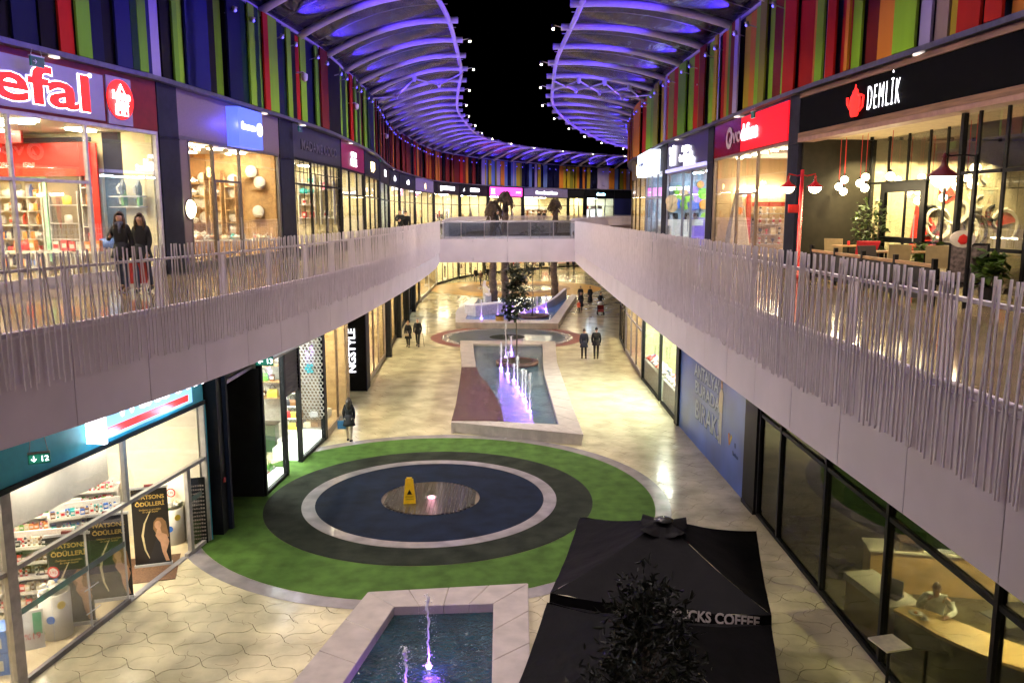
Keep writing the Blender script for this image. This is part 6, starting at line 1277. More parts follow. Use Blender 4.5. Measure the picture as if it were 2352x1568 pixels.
# middle pool
c4 = lambda x, y: G2((1550 + x/2.613)*.5742, (1350 + y/2.613)*.5742)
p2 = thing('fountain_pool', 'middle pool with curved sides, a dark timber deck and a row of jets', 'pool')
Lo = [c4(665,880), c4(715,700), c4(750,500), c4(775,310), c4(768,170), c4(760,30)]; Ro = [c4(2050,1010), c4(1940,730), c4(1850,480), c4(1770,250), c4(1755,35)]
Li = [c4(1220,890), c4(1195,760), c4(1140,640), c4(1060,500), c4(960,390), c4(925,300), c4(905,170), c4(895,65)]; Ri = [c4(1790,905), c4(1745,760), c4(1690,560), c4(1640,390), c4(1625,270), c4(1620,70)]
Lw = [c4(922,340), c4(925,300), c4(905,170), c4(895,65)]
rim(p2, [c4(777,312)] + Lo[3:], Lw, .45, 5); rim(p2, Ro, Ri, .45, 12, .12)
rim(p2, [Lo[0], Ro[0]], [c4(690,845), c4(1795,905)] if False else [Lo[0].lerp(c4(680,850), 1), Ri[0]], .45, 9, .12)
rim(p2, [Lo[-1], Ro[-1]], [Li[-1], Ri[-1]], .45, 6)
wl_ = [c4(680,868)] + Lo[1:4] + Lw + Ri[::-1]
surface(p2, [c4(1210,850)] + [q for q in Li[1:]] + Ri[::-1], .33, WATER, 'water_surface')
# left outer wall under the deck
for a, b in zip(Lo[:4], Lo[1:4]): MB().hexa((*a,0),(*b,0),(*(b+Vector((.12,0))),0),(*(a+Vector((.12,0))),0),(0,0,.42)).build('side_stone', RIM, p2)
# timber deck: boards across, clipped between the outer side and the wave
DKM = mat('wet dark decking', (.075,.025,.015), .22, var=.4, vs=3, bump=.2, bs=20, rvar=.12, coat=.3, stretch=(1,5,1))
def xat(pl, y):
    for a, b in zip(pl, pl[1:]):
        if min(a.y,b.y) <= y <= max(a.y,b.y) and a.y != b.y: return a.lerp(b, (y-a.y)/(b.y-a.y)).x
    return None
y = Lo[0].y - .0; dl = [c4(1220,895)] + Li[1:6] + [c4(922,342)]; dlo = [c4(668,876)] + Lo[1:4]
while y < c4(780,312).y + .4:
    xa, xb = xat(dlo, y), xat(dl, y); xa2, xb2 = xat(dlo, y+.135), xat(dl, y+.135)
    if xa is not None and xb is None and y < dl[0].y: xb = dl[0].x
    if None not in (xa, xa2): 
        xb = xb if xb is not None else dl[0].x; xb2 = xb2 if xb2 is not None else (dl[0].x if y < dl[0].y else None)
        if xb2 is not None and xb > xa + .05: MB().hexa((xa,y,.44),(xb,y,.44),(xb2,y+.135,.44),(xa2,y+.135,.44),(0,0,.04)).build('deck_board', DKM, p2)
    y += .142
CJ = [(1187,320,55),(1255,380,150),(1320,447,280),(1357,520,200),(1408,597,340),(1440,673,355),(1485,768,385),(1236,202,-150),(1294,153,-10)]
for k, (x, yb, yt) in enumerate(CJ):
    u, v = (1550 + x/2.613)*.5742, (1350 + yb/2.613)*.5742; P = GP(u, v, .34); vt = (1350 + yt/2.613)*.5742; top = ZY(u, vt, P.y).z
    lab = ['leftmost violet jet left of the round planter','violet jet just before the round planter','violet jet in line with the planter front','tallest front group violet jet with a wide head','pinkish jet third from the front','slim violet jet second from the front','frontmost violet jet of the middle pool','tall violet jet behind the planter','farthest violet jet of the middle pool'][k]
    jet(P, top-.34, lab, 10+k, 8, 1.0)
def tree(P, h0, h1, r_, lab, leaf=LEAFM, n=1500, sz=.2, tr=.05, sy=1.0, label2=None, cl=9, seed=3):
    rd = random.Random(seed); t_ = thing('tree', lab, 'tree', tuple(P)); BK = mat('grey bark', (.10,.08,.06), .8, var=.3, vs=12)
    top = h0 + (h1-h0)*.75
    MB().tube([(0,0,0),(.03,.01,h0*.5),(-.02,.02,h0),(.02,0,top)], [tr,tr*.8,tr*.65,tr*.2], 8).build('trunk', BK, t_, True)
    g = MB()
    for k in range(cl):
        a = rd.uniform(0,6.28); z = h0 + (h1-h0)*(k+.5)/cl; rr_ = r_*(.45+.75*math.sin(PI*min(.95,(k+.8)/cl)))*.55
        c = (rr_*math.cos(a), rr_*math.sin(a), z); MB().tube([(0,0,max(.1,z-.35*(h1-h0)/2)), (c[0]*.6,c[1]*.6,z-.05), c], [tr*.4,tr*.25,.006], 5).build('branch', BK, t_)
        leaves(g, c, r_*.55, r_*.55, (h1-h0)/cl*1.1, n//cl, sz, rd, shell=.1)
    g.build('crown', leaf, t_, kind='stuff'); return t_
def planter_ring(P, r_, lab):
    c = thing('round_planter', lab, 'planter', tuple(P)); MB().lathe([(r_*.85,-.30),(r_,-.05),(r_,.10),(r_*.78,.10),(r_*.74,-.02)], 36).build('bowl', mat('dark corten', (.07,.03,.025), .4, var=.3), c, True); MB().lathe([(r_*.75,-.1),(r_*.75,.03),(.001,.05)], 24).build('soil', mat('soil', (.03,.02,.015), .9), c)
P = GP(1188, 832, .42); planter_ring(P, 1.15, 'dark round planter standing in the middle pool'); tree(P + Vector((-.05,0,.05)), 2.4, 5.1, .78, 'slim young tree growing from the round planter in the middle pool', n=1500, sz=.22, seed=5, leaf=mat('dusky leaf', (.018,.026,.010), .5, var=.5, vs=9))
# far pool with curved white walls and palms
c3 = lambda x, y, z=0: GP((1650 + x/2.613)*.5742, (1000 + y/2.613)*.5742, z)
p3 = thing('fountain_pool', 'farthest pool with curved white walls, palms and six jets', 'pool')
O3 = [c3(450,745,.45), c3(1530,760,.45)]; fr3 = [Vector(q.xy) for q in (c3(450,755,.45), c3(1525,765,.45))]; in3 = [Vector(q.xy) for q in (c3(550,725,.45), c3(1440,728,.45))]
rim(p3, fr3, in3, .45, 8, .1)
ls = [Vector(c3(x,y,.45).xy) for x, y in ((450,752),(450,640),(520,560),(620,490))]; lsi = [Vector(c3(x,y,.45).xy) for x, y in ((552,722),(560,690),(620,590),(700,500))]
rim(p3, ls, lsi, .45, 6); rs = [Vector(c3(x,y,.45).xy) for x, y in ((1525,765),(1600,640),(1660,560),(1720,470))]; rsi = [Vector(c3(x,y,.45).xy) for x, y in ((1440,728),(1530,620),(1590,540),(1660,460))]
rim(p3, rs, rsi, .45, 6)
surface(p3, [in3[0], in3[1]] + rsi[1:] + lsi[::-1][:-1], .33, mat('bright pool water', (.10,.20,.42), .06, var=.2, vs=2, bump=.4, bs=4), 'water_surface')
WP = mat('white curved wall', (.62,.58,.62), .45)
def cwall(pts, z0s, z1s, nm, m=WP, th=.25):
    g = MB()
    for i in range(len(pts)-1):
        a, b = pts[i], pts[i+1]; n = Vector((b.y-a.y, a.x-b.x)).normalized()*-th
        g.add([(a.x,a.y,z0s),(b.x,b.y,z0s),(b.x+n.x,b.y+n.y,z0s),(a.x+n.x,a.y+n.y,z0s),(a.x,a.y,z1s[i]),(b.x,b.y,z1s[i+1]),(b.x+n.x,b.y+n.y,z1s[i+1]),(a.x+n.x,a.y+n.y,z1s[i])], [(0,3,2,1),(4,5,6,7),(0,1,5,4),(1,2,6,5),(2,3,7,6),(3,0,4,7)])
    g.build(nm, m, p3, False)
cwall([Vector(c3(x,y,.3).xy) for x, y in ((1130,668),(1250,650),(1380,620),(1500,580),(1610,510))], 0, [.45,.55,.75,1.0,1.3], 'curved_wall')
cwall([Vector(c3(x,y,.3).xy) for x, y in ((740,560),(790,575),(825,540),(810,500),(760,470),(770,430))], 0, [1.3,1.1,1.0,1.1,1.3,1.4], 'curved_wall')
cwall([Vector(c3(x,y,.3).xy) for x, y in ((660,695),(990,650))], 0, [1.15,1.1], 'planter_wall', th=1.2)
for k, (x, yb, yt) in enumerate(((720,712,520),(893,698,540),(1045,640,540),(1175,660,545),(1303,640,490),(1393,615,478))):
    P = c3(x, yb, .36); top = ZY((1650 + x/2.613)*.5742, (1000 + yt/2.613)*.5742, P.y).z
    jet(P, top-.36, ['leftmost','second from left','third, half hidden,','fourth','fifth','rightmost'][k] + ' violet jet in the farthest pool', 40+k, 10, 1.2)
P = c3(1255, 690, .4); planter_ring(P, 1.3, 'dark round planter standing in the farthest pool'); tree(P + Vector((0,0,.05)), 3.2, 6.8, 1.0, 'second young tree growing from the planter in the farthest pool', n=1000, sz=.28, seed=9, leaf=mat('dusky leaf', (.018,.026,.010), .5))
cb = thing('litter_bin', 'small orange brown bin in front of the farthest pool', 'bin', tuple(c3(912, 800))); MB().lathe([(.3,0),(.32,.75),(.28,.8)], 14).build('drum', mat('ochre bin', (.35,.2,.05), .5), cb); MB().lathe([(.33,.8),(.33,.85),(.001,.95)], 14).build('lid', BLACK, cb)
PB = mat('palm trunk', (.14,.10,.085), .85, var=.4, vs=9, bump=.8, bs=20); FRD = mat('dry palm frond', (.065,.038,.018), .7, var=.5, vs=6)
for k, (u, v, ztop, rr_, lab) in enumerate(((1133,690,10.6,.85,'left palm with a broad drooping brown crown above the bridge'),(1160,686,11.6,.9,'middle palm leaning just right of the left palm'),(1273,672,11.0,.8,'right palm with a narrow upright brown crown'))):
    P = GP(u, v, .3); tr = thing('palm_tree', lab, 'palm tree', (P.x, P.y, 0)); rd = random.Random(60+k)
    pts = [(0.06*math.sin(i*.7), 0, ztop*.86*i/24) for i in range(25)]; MB().tube(pts, [(.42 if i % 2 else .34)*(1-.012*i) for i in range(25)], 12).build('trunk', PB, tr)
    hd = ztop*.86
    for q in range(34):
        a = q*2.4; el = rd.uniform(.2, 1.3); L_ = rr_*rd.uniform(1.0,1.45); g = MB(); prev = None
        spine = []
        for s_ in range(7):
            f = s_/6; r0 = L_*f*math.cos(el)*(.9); z = hd + L_*f*math.sin(el)*1.1 - (1.6-el*.6)*f*f*L_; spine.append(Vector((r0*math.cos(a), r0*math.sin(a), z)))
        sd_ = Vector((-math.sin(a), math.cos(a), 0))
        for s_ in range(1, 7):
            for sg in (-1, 1):
                wv = .42*math.sin(PI*(s_+.4)/7.2)+.08; p0 = spine[s_-1]; p1 = spine[s_]; tip = p1 + sd_*sg*wv + Vector((0,0,-.22)); g.add([p0, p1, tip, p0.lerp(p1,.2) + sd_*sg*wv*.7 + Vector((0,0,-.16))], [(0,1,2,3)])
        g.build('frond', FRD, tr)
# ------------------------------------------------------------------ umbrellas
UMB = mat('black umbrella canvas', (.003,.0027,.0034), .6, var=.3, vs=3, bump=.6, bs=4, spec=.10); LET = mat('white print', (.55,.5,.48), .5)
def umbrella(cx, cy_, half, rz, lab, zc=2.4, zt=3.35, word=True, hv=.27):
    u_ = thing('market_umbrella', lab, 'umbrella', (cx, cy_, 0), rz); H2 = half
    cor = [(-H2,-H2),(H2,-H2),(H2,H2),(-H2,H2)]
    for k in range(4):
        a, b = Vector(cor[k]), Vector(cor[(k+1)%4]); g = MB(); n, mrows = 12, 9; vs = []
        for r_ in range(mrows+1):
            f = r_/mrows; sc = .10 + .90*f
            for c in range(n+1):
                q = a.lerp(b, c/n)*sc; t_ = c/n; z = zt - (zt-zc)*(f**1.0) - .10*math.sin(PI*t_)*f - .05*math.sin(PI*f) + .014*math.sin(t_*23+k*2)*f*(1-.3*f) + .010*math.sin(t_*41+f*5)*f + R.uniform(-.004,.004)
                vs.append((q.x, q.y, z))
        g.add(vs, [(r_*(n+1)+c, (r_+1)*(n+1)+c, (r_+1)*(n+1)+c+1, r_*(n+1)+c+1) for r_ in range(mrows) for c in range(n)]); g.build('canopy_panel', UMB, u_, True)
        g = MB(); vs = []
        for c in range(n+1):
            q = a.lerp(b, c/n); t_ = c/n; z = zc - .10*math.sin(PI*t_); nn = q.normalized()*.02
            vs += [(q.x, q.y, z), (q.x+nn.x, q.y+nn.y, z-hv-.01*math.sin(c*1.7))]
        g.add(vs, [(2*c, 2*c+1, 2*c+3, 2*c+2) for c in range(n)]); g.build('valance', UMB, u_, True)
        MB().tube([(0,0,zt-.05), (a.x*.98, a.y*.98, zc-.02)], .016, 6).build('rib', BLACK, u_)
    # vent cap with raised corners
    g = MB(); n = 16; vs = [(0,0,zt+.06)]
    for k in range(n): aa = 2*PI*k/n+PI/4; rr_ = .44 + .10*math.cos(4*(aa-PI/4)); vs.append((rr_*math.cos(aa), rr_*math.sin(aa), zt-.11+.12*abs(math.cos(2*(aa-PI/4)))**4))
    g.add(vs, [(0, 1+k, 1+(k+1)%n) for k in range(n)]); g.build('vent_cap', UMB, u_, True)
    MB().lathe([(.03,0),(.16,.01),(.17,.03),(.10,.06),(.001,.07)], 16, (0,0,zt+.05)).build('finial', mat('black plastic', (.03,.03,.03), .15), u_, True)
    MB().tube([(0,0,0),(0,0,zt)], .03, 10).build('pole', PC['silver'], u_); MB().box(-.4,.4,-.4,.4,0.006,.08).build('base', BLACK, u_)
    if word:
        o = txt(u_, 'STARBUCKS COFFEE', .235, (0, -H2-.035, zc-.20), LET, u_, ext=.001, off=.007); o.rotation_euler = (math.radians(85), 0, 0); bb = [v.co.x for v in o.data.vertices]; sx = 1.75/(max(bb)-min(bb)); o.scale = (sx, 1, 1); o.location.x = H2*.90 - max(bb)*sx
    return u_
umbrella(2.64, 13.74, 1.70, math.radians(-12.6), 'far black square umbrella with white coffee lettering on its edge', zt=3.06)
umbrella(1.83, 10.13, 1.68, math.radians(-12.4), 'near black square umbrella cut by the bottom of the picture', zt=3.06)
for k, (x, y) in enumerate(((2.6, 13.2), (1.9, 10.0))): ttable((x, y, 0), ['cafe table under the far black umbrella', 'cafe table under the near black umbrella'][k], WOOD)
# foreground tree, nearest to the camera
def near_tree():
    rd = random.Random(21); P = Vector((1.22, 7.0, -.42)); t_ = thing('tree', 'dark glossy leaved tree right in front of the black umbrellas', 'tree', tuple(P)); BK = mat('grey bark', (.10,.08,.06), .8)
    MB().tube([(0,0,.80),(.02,0,2.2),(0,0,3.6),(.02,0,5.2)], [.07,.06,.045,.01], 8).build('trunk', BK, t_, True); MB().lathe([(.45,.43),(.55,.9),(.48,.9),(.46,.82),(.001,.84)], 24).build('planter', mat('dark corten', (.07,.03,.025), .4), t_)
    g = MB(); brs = []
    for k in range(64):
        z = 2.6 + 2.85*(k/63)**.9; a = k*2.4; rr_ = (.10 + .30*min(1,(5.5-z)/.5) if z > 4.55 else .42 + .30*min(1,(4.55-z)/.5))*rd.uniform(.35,1.25); c = Vector((rr_*math.cos(a), rr_*math.sin(a), z)); brs.append(c)
        MB().tube([(0,0,z-.5), c*.6 + Vector((0,0,(z-.1)*.4)), c], [.010,.007,.003], 5).build('branch', BK, t_)
        for q in range(70):
            p = c + Vector((rd.gauss(0,.10), rd.gauss(0,.10), rd.gauss(0,.10))); dd = Vector((rd.gauss(0,1)+c.x, rd.gauss(0,1)+c.y, rd.gauss(.5,.6))).normalized(); s_ = rd.uniform(.06,.12)
            sd_ = dd.cross(Vector((rd.gauss(0,1), rd.gauss(0,1), rd.gauss(0,1)))).normalized()*s_*.16; up = dd.cross(sd_).normalized()*s_*.08
            g.add([p, p+dd*s_*.35+sd_+up, p+dd*s_*.7+sd_*.8, p+dd*s_-up*2, p+dd*s_*.7-sd_*.8, p+dd*s_*.35-sd_+up], [(0,1,2,3),(0,3,4,5)])
    g.build('crown', DLEAF, t_, kind='stuff')
near_tree()
# yellow sign on the deck
WS = thing('wet_floor_sign', 'yellow folding wet floor sign standing on the plank deck', 'sign', tuple(GP(941, 1152, .03)), .12); WS.scale = (1.12,)*3; YP = mat('yellow plastic', (.85,.52,.01), .4)
g = MB(); g.add([(-.16,-.14,0),(.16,-.14,0),(.10,-.03,.62),(-.10,-.03,.62),(-.16,-.115,0),(.16,-.115,0),(.10,-.01,.62),(-.10,-.01,.62)], [(0,1,2,3),(4,7,6,5),(0,4,5,1),(2,6,7,3),(0,3,7,4),(1,5,6,2)]); g.build('front_board', YP, WS)
g = MB(); g.add([(-.16,.14,0),(.16,.14,0),(.10,.03,.62),(-.10,.03,.62),(-.16,.115,0),(.16,.115,0),(.10,.01,.62),(-.10,.01,.62)], [(3,2,1,0),(5,6,7,4),(1,5,4,0),(3,7,6,2),(4,7,3,0),(2,6,5,1)]); g.build('back_board', YP, WS); MB().box(-.07,.07,-.035,.035,.60,.66).build('grip', YP, WS)
o = txt(WS, 'DİKKAT', .055, (0,-.118,.16), BLACK, WS, ext=.001, align='CENTER', rx=math.radians(80)); txt(WS, 'KAYGAN', .05, (0,-.128,.10), BLACK, WS, ext=.001, align='CENTER', rx=math.radians(80))
MB().add([(-.07,-.115,.24),(.07,-.115,.24),(0,-.09,.37)], [(0,1,2)]).build('warning_triangle', BLACK, WS); MB().box(-.05,.05,-.038,-.031,.53,.56).build('slot', BLACK, WS)
# ------------------------------------------------------------------ people
SKIN = mat('skin', (.55,.32,.22), .55, var=.06); HAIR = mat('dark hair', (.025,.015,.01), .5, var=.3, vs=30); GHAIR = mat('grey hair', (.3,.28,.26), .6)
CL = {k: mat('cloth ' + k, c, .8, var=.15, vs=14, bump=.2, bs=30) for k, c in {'black': (.012,.012,.014), 'navy': (.015,.018,.04), 'jeans': (.03,.05,.11), 'grey': (.09,.09,.10), 'beige': (.45,.36,.25), 'orange': (.65,.10,.04), 'white': (.74,.74,.64), 'brown': (.10,.05,.03), 'red': (.45,.04,.04), 'scarf': (.08,.09,.13)}.items()}
def skin_mesh(name, joints, edges, root=0, sub=1):
    me = bpy.data.meshes.new(name); me.from_pydata([j[0] for j in joints], edges, []); ob = bpy.data.objects.new(name, me); COL.objects.link(ob)
    ob.modifiers.new('skin', 'SKIN')
    for i, j in enumerate(joints): r_ = j[1]; me.skin_vertices[0].data[i].radius = r_ if isinstance(r_, tuple) else (r_, r_)
    me.skin_vertices[0].data[root].use_root = True
    s_ = ob.modifiers.new('sub', 'SUBSURF'); s_.levels = sub; s_.render_levels = sub
    return ob
PENDING = []
def grown(name, ob, m, par):                    # the finished surface replaces this mesh in one pass at the end
    o = link(name, bpy.data.meshes.new(name), par); PENDING.append((ob, o, m)); return o
def finish_people():
    dg = bpy.context.evaluated_depsgraph_get(); done = [(bpy.data.meshes.new_from_object(ob.evaluated_get(dg)), ob, o, m) for ob, o, m in PENDING]
    for res, ob, o, m in done:
        res.name = o.name.split('.')[0]; res.materials.clear(); res.materials.append(m); res.polygons.foreach_set('use_smooth', [True]*len(res.polygons)); res.update(); o.data = res
        bpy.data.objects.remove(ob)
def person(P, rz, lab, h=1.7, top='black', legs='black', hair=HAIR, female=False, stride=.16, arms=(0,0), coat=.0, hairlong=False, phase=1, fing=True, group=None, sit=False, hood=None, bald=False, armpose=None, scarf=None, boots='black'):
    k = h/1.75; t_ = thing('person', lab, 'person', tuple(P), rz, group); sw = .145 if female else .175
    J = {}
    hipz, kz = (.92, .50)
    if sit: hipz = .78
    J['pel'] = (0,0,hipz); J['waist'] = (0,.0,hipz+.16); J['chest'] = (0,.0,hipz+.38); J['neck'] = (0,-.02,hipz+.56); J['nk2'] = (0,-.025,hipz+.62); J['h1'] = (0,-.035,hipz+.69); J['h2'] = (0,-.025,hipz+.78)
    if sit:
        for n_ in ('chest','neck','nk2','h1','h2'): x, y, z = J[n_]; J[n_] = (x, y - (z-hipz)*.28, z-.02)
    for s_, sg in (('l',-1),('r',1)):
        st = stride*sg*phase
        if sit: J['hip'+s_] = (sg*.09,0,hipz-.02); J['kn'+s_] = (sg*.12,-.42,hipz-.02); J['an'+s_] = (sg*.12,-.40,hipz-.48); J['to'+s_] = (sg*.12,-.53,hipz-.53)
        else: J['hip'+s_] = (sg*.09,0,hipz-.05); J['kn'+s_] = (sg*.095,-st*.55-.02,kz); J['an'+s_] = (sg*.09,-st+.05*(st<0),.09+.04*(st<0)); J['to'+s_] = (sg*.10,-st-.13,.035)
        J['sh'+s_] = (sg*sw, J['chest'][1]-.0, J['neck'][2]-.05)
        ap = armpose.get(s_) if armpose else None
        if ap: J['el'+s_], J['wr'+s_] = ap
        else: J['el'+s_] = (sg*(sw+.055), J['sh'+s_][1]+st*.35, J['sh'+s_][2]-.29); J['wr'+s_] = (sg*(sw+.03), J['sh'+s_][1]+st*.55-.09, J['sh'+s_][2]-.54)
        w_ = Vector(J['wr'+s_]); e_ = Vector(J['el'+s_]); J['hd'+s_] = tuple(w_ + (w_-e_).normalized()*.09)
    rad = dict(pel=.115,waist=(.115,.095),chest=(.12,.095),neck=.055,nk2=.052,h1=(.088,.098),h2=(.086,.098))
    for s_ in 'lr': rad.update({'hip'+s_:.085,'kn'+s_:.056,'an'+s_:.038,'to'+s_:.036,'sh'+s_:.056,'el'+s_:.042,'wr'+s_:.026,'hd'+s_:.030})
    order = list(J); S_ = lambda nm_, f=1.0: (tuple(c*k for c in J[nm_]), tuple(q*k*f for q in rad[nm_]) if isinstance(rad[nm_], tuple) else rad[nm_]*k*f)
    E_ = [('pel','waist'),('waist','chest'),('chest','neck'),('neck','nk2'),('nk2','h1'),('h1','h2')]
    for s_ in 'lr': E_ += [('pel','hip'+s_),('hip'+s_,'kn'+s_),('kn'+s_,'an'+s_),('an'+s_,'to'+s_),('chest','sh'+s_),('sh'+s_,'el'+s_),('el'+s_,'wr'+s_),('wr'+s_,'hd'+s_)]
    body = skin_mesh('body', [S_(n_) for n_ in order], [(order.index(a), order.index(b)) for a, b in E_]); grown('body', body, SKIN, t_)
    # clothes grown on the same joints
    up = ['waist','pel','chest','neck','shl','shr','ell','elr','wrl','wrr']; ue = [('pel','waist'),('waist','chest'),('chest','neck'),('chest','shl'),('chest','shr'),('shl','ell'),('shr','elr'),('ell','wrl'),('elr','wrr')]
    R2 = dict(rad); F = {'waist':1.3,'pel':1.25,'chest':1.42,'neck':1.35,'shl':1.35,'shr':1.35,'ell':1.45,'elr':1.45,'wrl':1.6,'wrr':1.6}
    me = skin_mesh('jacket', [S_(n_, F[n_]) for n_ in up], [(up.index(a), up.index(b)) for a, b in ue]); grown('jacket', me, CL[top], t_)
    lo = ['pel','hipl','hipr','knl','knr','anl','anr']; le = [('pel','hipl'),('pel','hipr'),('hipl','knl'),('hipr','knr'),('knl','anl'),('knr','anr')]; F2 = dict(pel=1.05,hipl=1.02,hipr=1.02,knl=1.25,knr=1.25,anl=1.35,anr=1.35)
    me = skin_mesh('trousers', [S_(n_, F2[n_]) for n_ in lo], [(lo.index(a), lo.index(b)) for a, b in le]); grown('trousers', me, CL[legs], t_)
    if coat: g = MB(); g.lathe([(.150*k,hipz*k+.18*k),(.195*k,hipz*k),(.225*k,(hipz-coat*.6)*k),((.25)*k,(hipz-coat)*k),(.23*k,(hipz-coat+.01)*k),(.15*k,(hipz-.02)*k)], 18, sy=.78); g.build('coat_skirt', CL[top], t_, True)
    for s_ in 'lr':
        a = Vector(J['an'+s_])*k; b = Vector(J['to'+s_])*k; MB().tube([a + Vector((0,.05*k,-.045*k)), a + Vector((0,0,-.03*k)), a.lerp(b,.6), b + Vector((0,-.04*k,0))], [.034*k,.052*k,.046*k,.028*k], 8).build('shoe', CL[boots], t_, True)
        wv = Vector(J['wr'+s_])*k; hv_ = Vector(J['hd'+s_])*k; dr_ = (hv_-wv).normalized(); sd_ = dr_.cross(Vector((0,1,0)) if abs(dr_.y) < .8 else Vector((1,0,0))).normalized(); fw = dr_.cross(sd_)
        g = MB()
        for q in range(4): b0 = hv_ + sd_*(q-1.5)*.017*k; L_ = (.062,.072,.068,.052)[q]*k; g.tube([b0 - dr_*.02*k, b0 + dr_*L_*.5 + fw*.006*k, b0 + dr_*L_*.8 + fw*.025*k], [.009*k,.008*k,.006*k], 5)
        g.tube([wv + dr_*.03*k + sd_*.02*k, wv + dr_*.06*k + sd_*.048*k, wv + dr_*.095*k + sd_*.055*k + fw*.01*k], [.012*k,.010*k,.007*k], 5)
        g.build('fingers', SKIN, t_, True)
    hc_ = (Vector(J['h1']) + Vector(J['h2']))/2*k
    MB().tube([hc_ + Vector((0,-.078*k,.005*k)), hc_ + Vector((0,-.105*k,-.018*k))], [.008*k,.013*k], 6).build('nose', SKIN, t_, True)
    for s_ in (-1,1): MB().ball(hc_ + Vector((s_*.03*k,-.080*k,.012*k)), .009*k, 6).build('eye', CL['black'], t_, True); MB().ball(hc_ + Vector((s_*.076*k,.0,-.005*k)), .018*k, 6, 1.4).build('ear', SKIN, t_, True)
    MB().box(hc_.x-.02*k, hc_.x+.02*k, hc_.y-.083*k, hc_.y-.074*k, hc_.z-.052*k, hc_.z-.044*k).build('mouth', mat('lips', (.35,.08,.07), .5), t_)
    g = MB(); n, m_ = 16, 9; vs = []
    for a in range(m_+1):
        th = (PI*.62)*a/m_
        for b in range(n):
            ph = 2*PI*b/n; x, y, z = math.sin(th)*math.cos(ph), math.sin(th)*math.sin(ph), math.cos(th)
            if y < -.30 and z < .50: z = max(z, .50 - .15*(abs(x) > .6)); q_ = math.hypot(x, y)*1.12; x /= q_; y /= q_; x *= .80; y *= .80
            if bald and z > .2: x *= .88; y *= .88; z *= .80
            vs.append((hc_.x + x*.084*k, hc_.y + .008*k + y*.098*k, hc_.z + .020*k + z*.108*k))
    g.add(vs, [(a*n+b, a*n+(b+1)%n, (a+1)*n+(b+1)%n, (a+1)*n+b) for a in range(m_) for b in range(n)]); g.build('hair', CL[hood] if hood else hair, t_, True)
    if hairlong:
        MB().tube([hc_ + Vector((0,.03*k,.03*k)), hc_ + Vector((0,.075*k,-.08*k)), hc_ + Vector((0,.10*k,-.22*k)), hc_ + Vector((0,.11*k,-.36*k))], [.085*k,.10*k,.10*k,.05*k], 10).build('long_hair', hair, t_, True)
        for s_ in (-1,1): MB().tube([hc_ + Vector((s_*.07*k,.01*k,.05*k)), hc_ + Vector((s_*.095*k,-.01*k,-.08*k)), hc_ + Vector((s_*.10*k,-.05*k,-.26*k))], [.03*k,.04*k,.02*k], 7).build('hair_lock', hair, t_, True)
    if scarf: MB().lathe([(.07*k,0),(.11*k,.03*k),(.11*k,.07*k),(.07*k,.10*k)], 14, tuple(Vector(J['neck'])*k + Vector((0,-.01*k,-.02*k)))).build('scarf', CL[scarf], t_, True); MB().tube([Vector(J['neck'])*k + Vector((.03*k,-.12*k,.03*k)), Vector(J['chest'])*k + Vector((.03*k,-.16*k,0))], [.04*k,.03*k], 7).build('scarf_end', CL[scarf], t_, True)
    return t_, k
def bag(t_label, P, m, w_=.3, h_=.34, cat='shopping bag', rz=0, nm='shopping_bag'):
    b = thing(nm, t_label, cat, tuple(P), rz); MB().box(-w_/2, w_/2, -.06, .06, -h_, 0).build('body', m, b); [MB().tube([(-w_*.3,s_*.05,0),(-w_*.2,s_*.03,.13),(w_*.2,s_*.03,.13),(w_*.3,s_*.05,0)], .006, 4).build('handle', m, b) for s_ in (-1,1)]; return b
fp = lambda u, v, z=0: GP(u, v, z)
# rz = 0 faces the camera (-Y)
person(fp(287,670,ZD), .12, 'long haired woman in a black coat and grey scarf on the left walkway', 1.66, 'black', 'jeans', mat('brown hair', (.06,.03,.015), .5), True, .14, coat=.16, hairlong=True, scarf='scarf', boots='brown', armpose={'l': ((-.27,-.02,1.16),(-.17,-.20,1.22))})
person(fp(333,671,ZD), .05, 'smiling woman with long wavy hair and a black parka on the left walkway', 1.63, 'black', 'jeans', mat('brown hair', (.06,.03,.015), .5), True, .14, coat=.22, hairlong=True, phase=-1)
bag('orange shopping bag carried at the first walking woman', fp(287,670,ZD)+Vector((.27,-.03,.60)), CL['orange'], .20, .42); bag('red shopping bag held between the two walking women', fp(316,671,ZD)+Vector((.08,-.06,.62)), CL['red'], .30, .42)
person(fp(803,1014), 3.1, 'woman in a short black coat and pale trousers walking away with a blue bag', 1.66, 'black', 'beige', HAIR, True, .12, coat=.26, hairlong=True); bag('blue handbag hanging from the elbow of the woman in pale trousers', fp(803,1014)+Vector((-.27,.0,.80)), mat('blue leather', (.03,.12,.24), .4), .30, .30, 'handbag', nm='handbag')
person(fp(938,797), -.1, 'woman in a belted dark coat walking arm in arm on the left', 1.66, 'black', 'black', mat('fair hair', (.3,.2,.1), .5), True, .14, coat=.34); bag('small pale handbag in front of the woman in the belted coat', fp(938,797)+Vector((-.05,-.3,.92)), CL['beige'], .22, .16, 'handbag', nm='handbag')
mn, k = person(fp(960,795), -.1, 'elderly man in a black jacket walking with a black cane', 1.76, 'black', 'black', GHAIR, False, .17, coat=.08); P = fp(960,795); cn = thing('walking_cane', 'long black cane held by the elderly man', 'cane', (P.x+.33, P.y-.14, 0)); MB().tube([(.08,0,.01),(0,0,.82)], .013, 6).build('shaft', BLACK, cn); MB().tube([(0,0,.82),(0,-.03,.88),(0,-.09,.86)], .014, 6).build('grip', BLACK, cn)
person(fp(1341,824), 3.2, 'man in a navy coat walking away, left of the two on the right side', 1.74, 'navy', 'black', HAIR, False, .10, coat=.22)
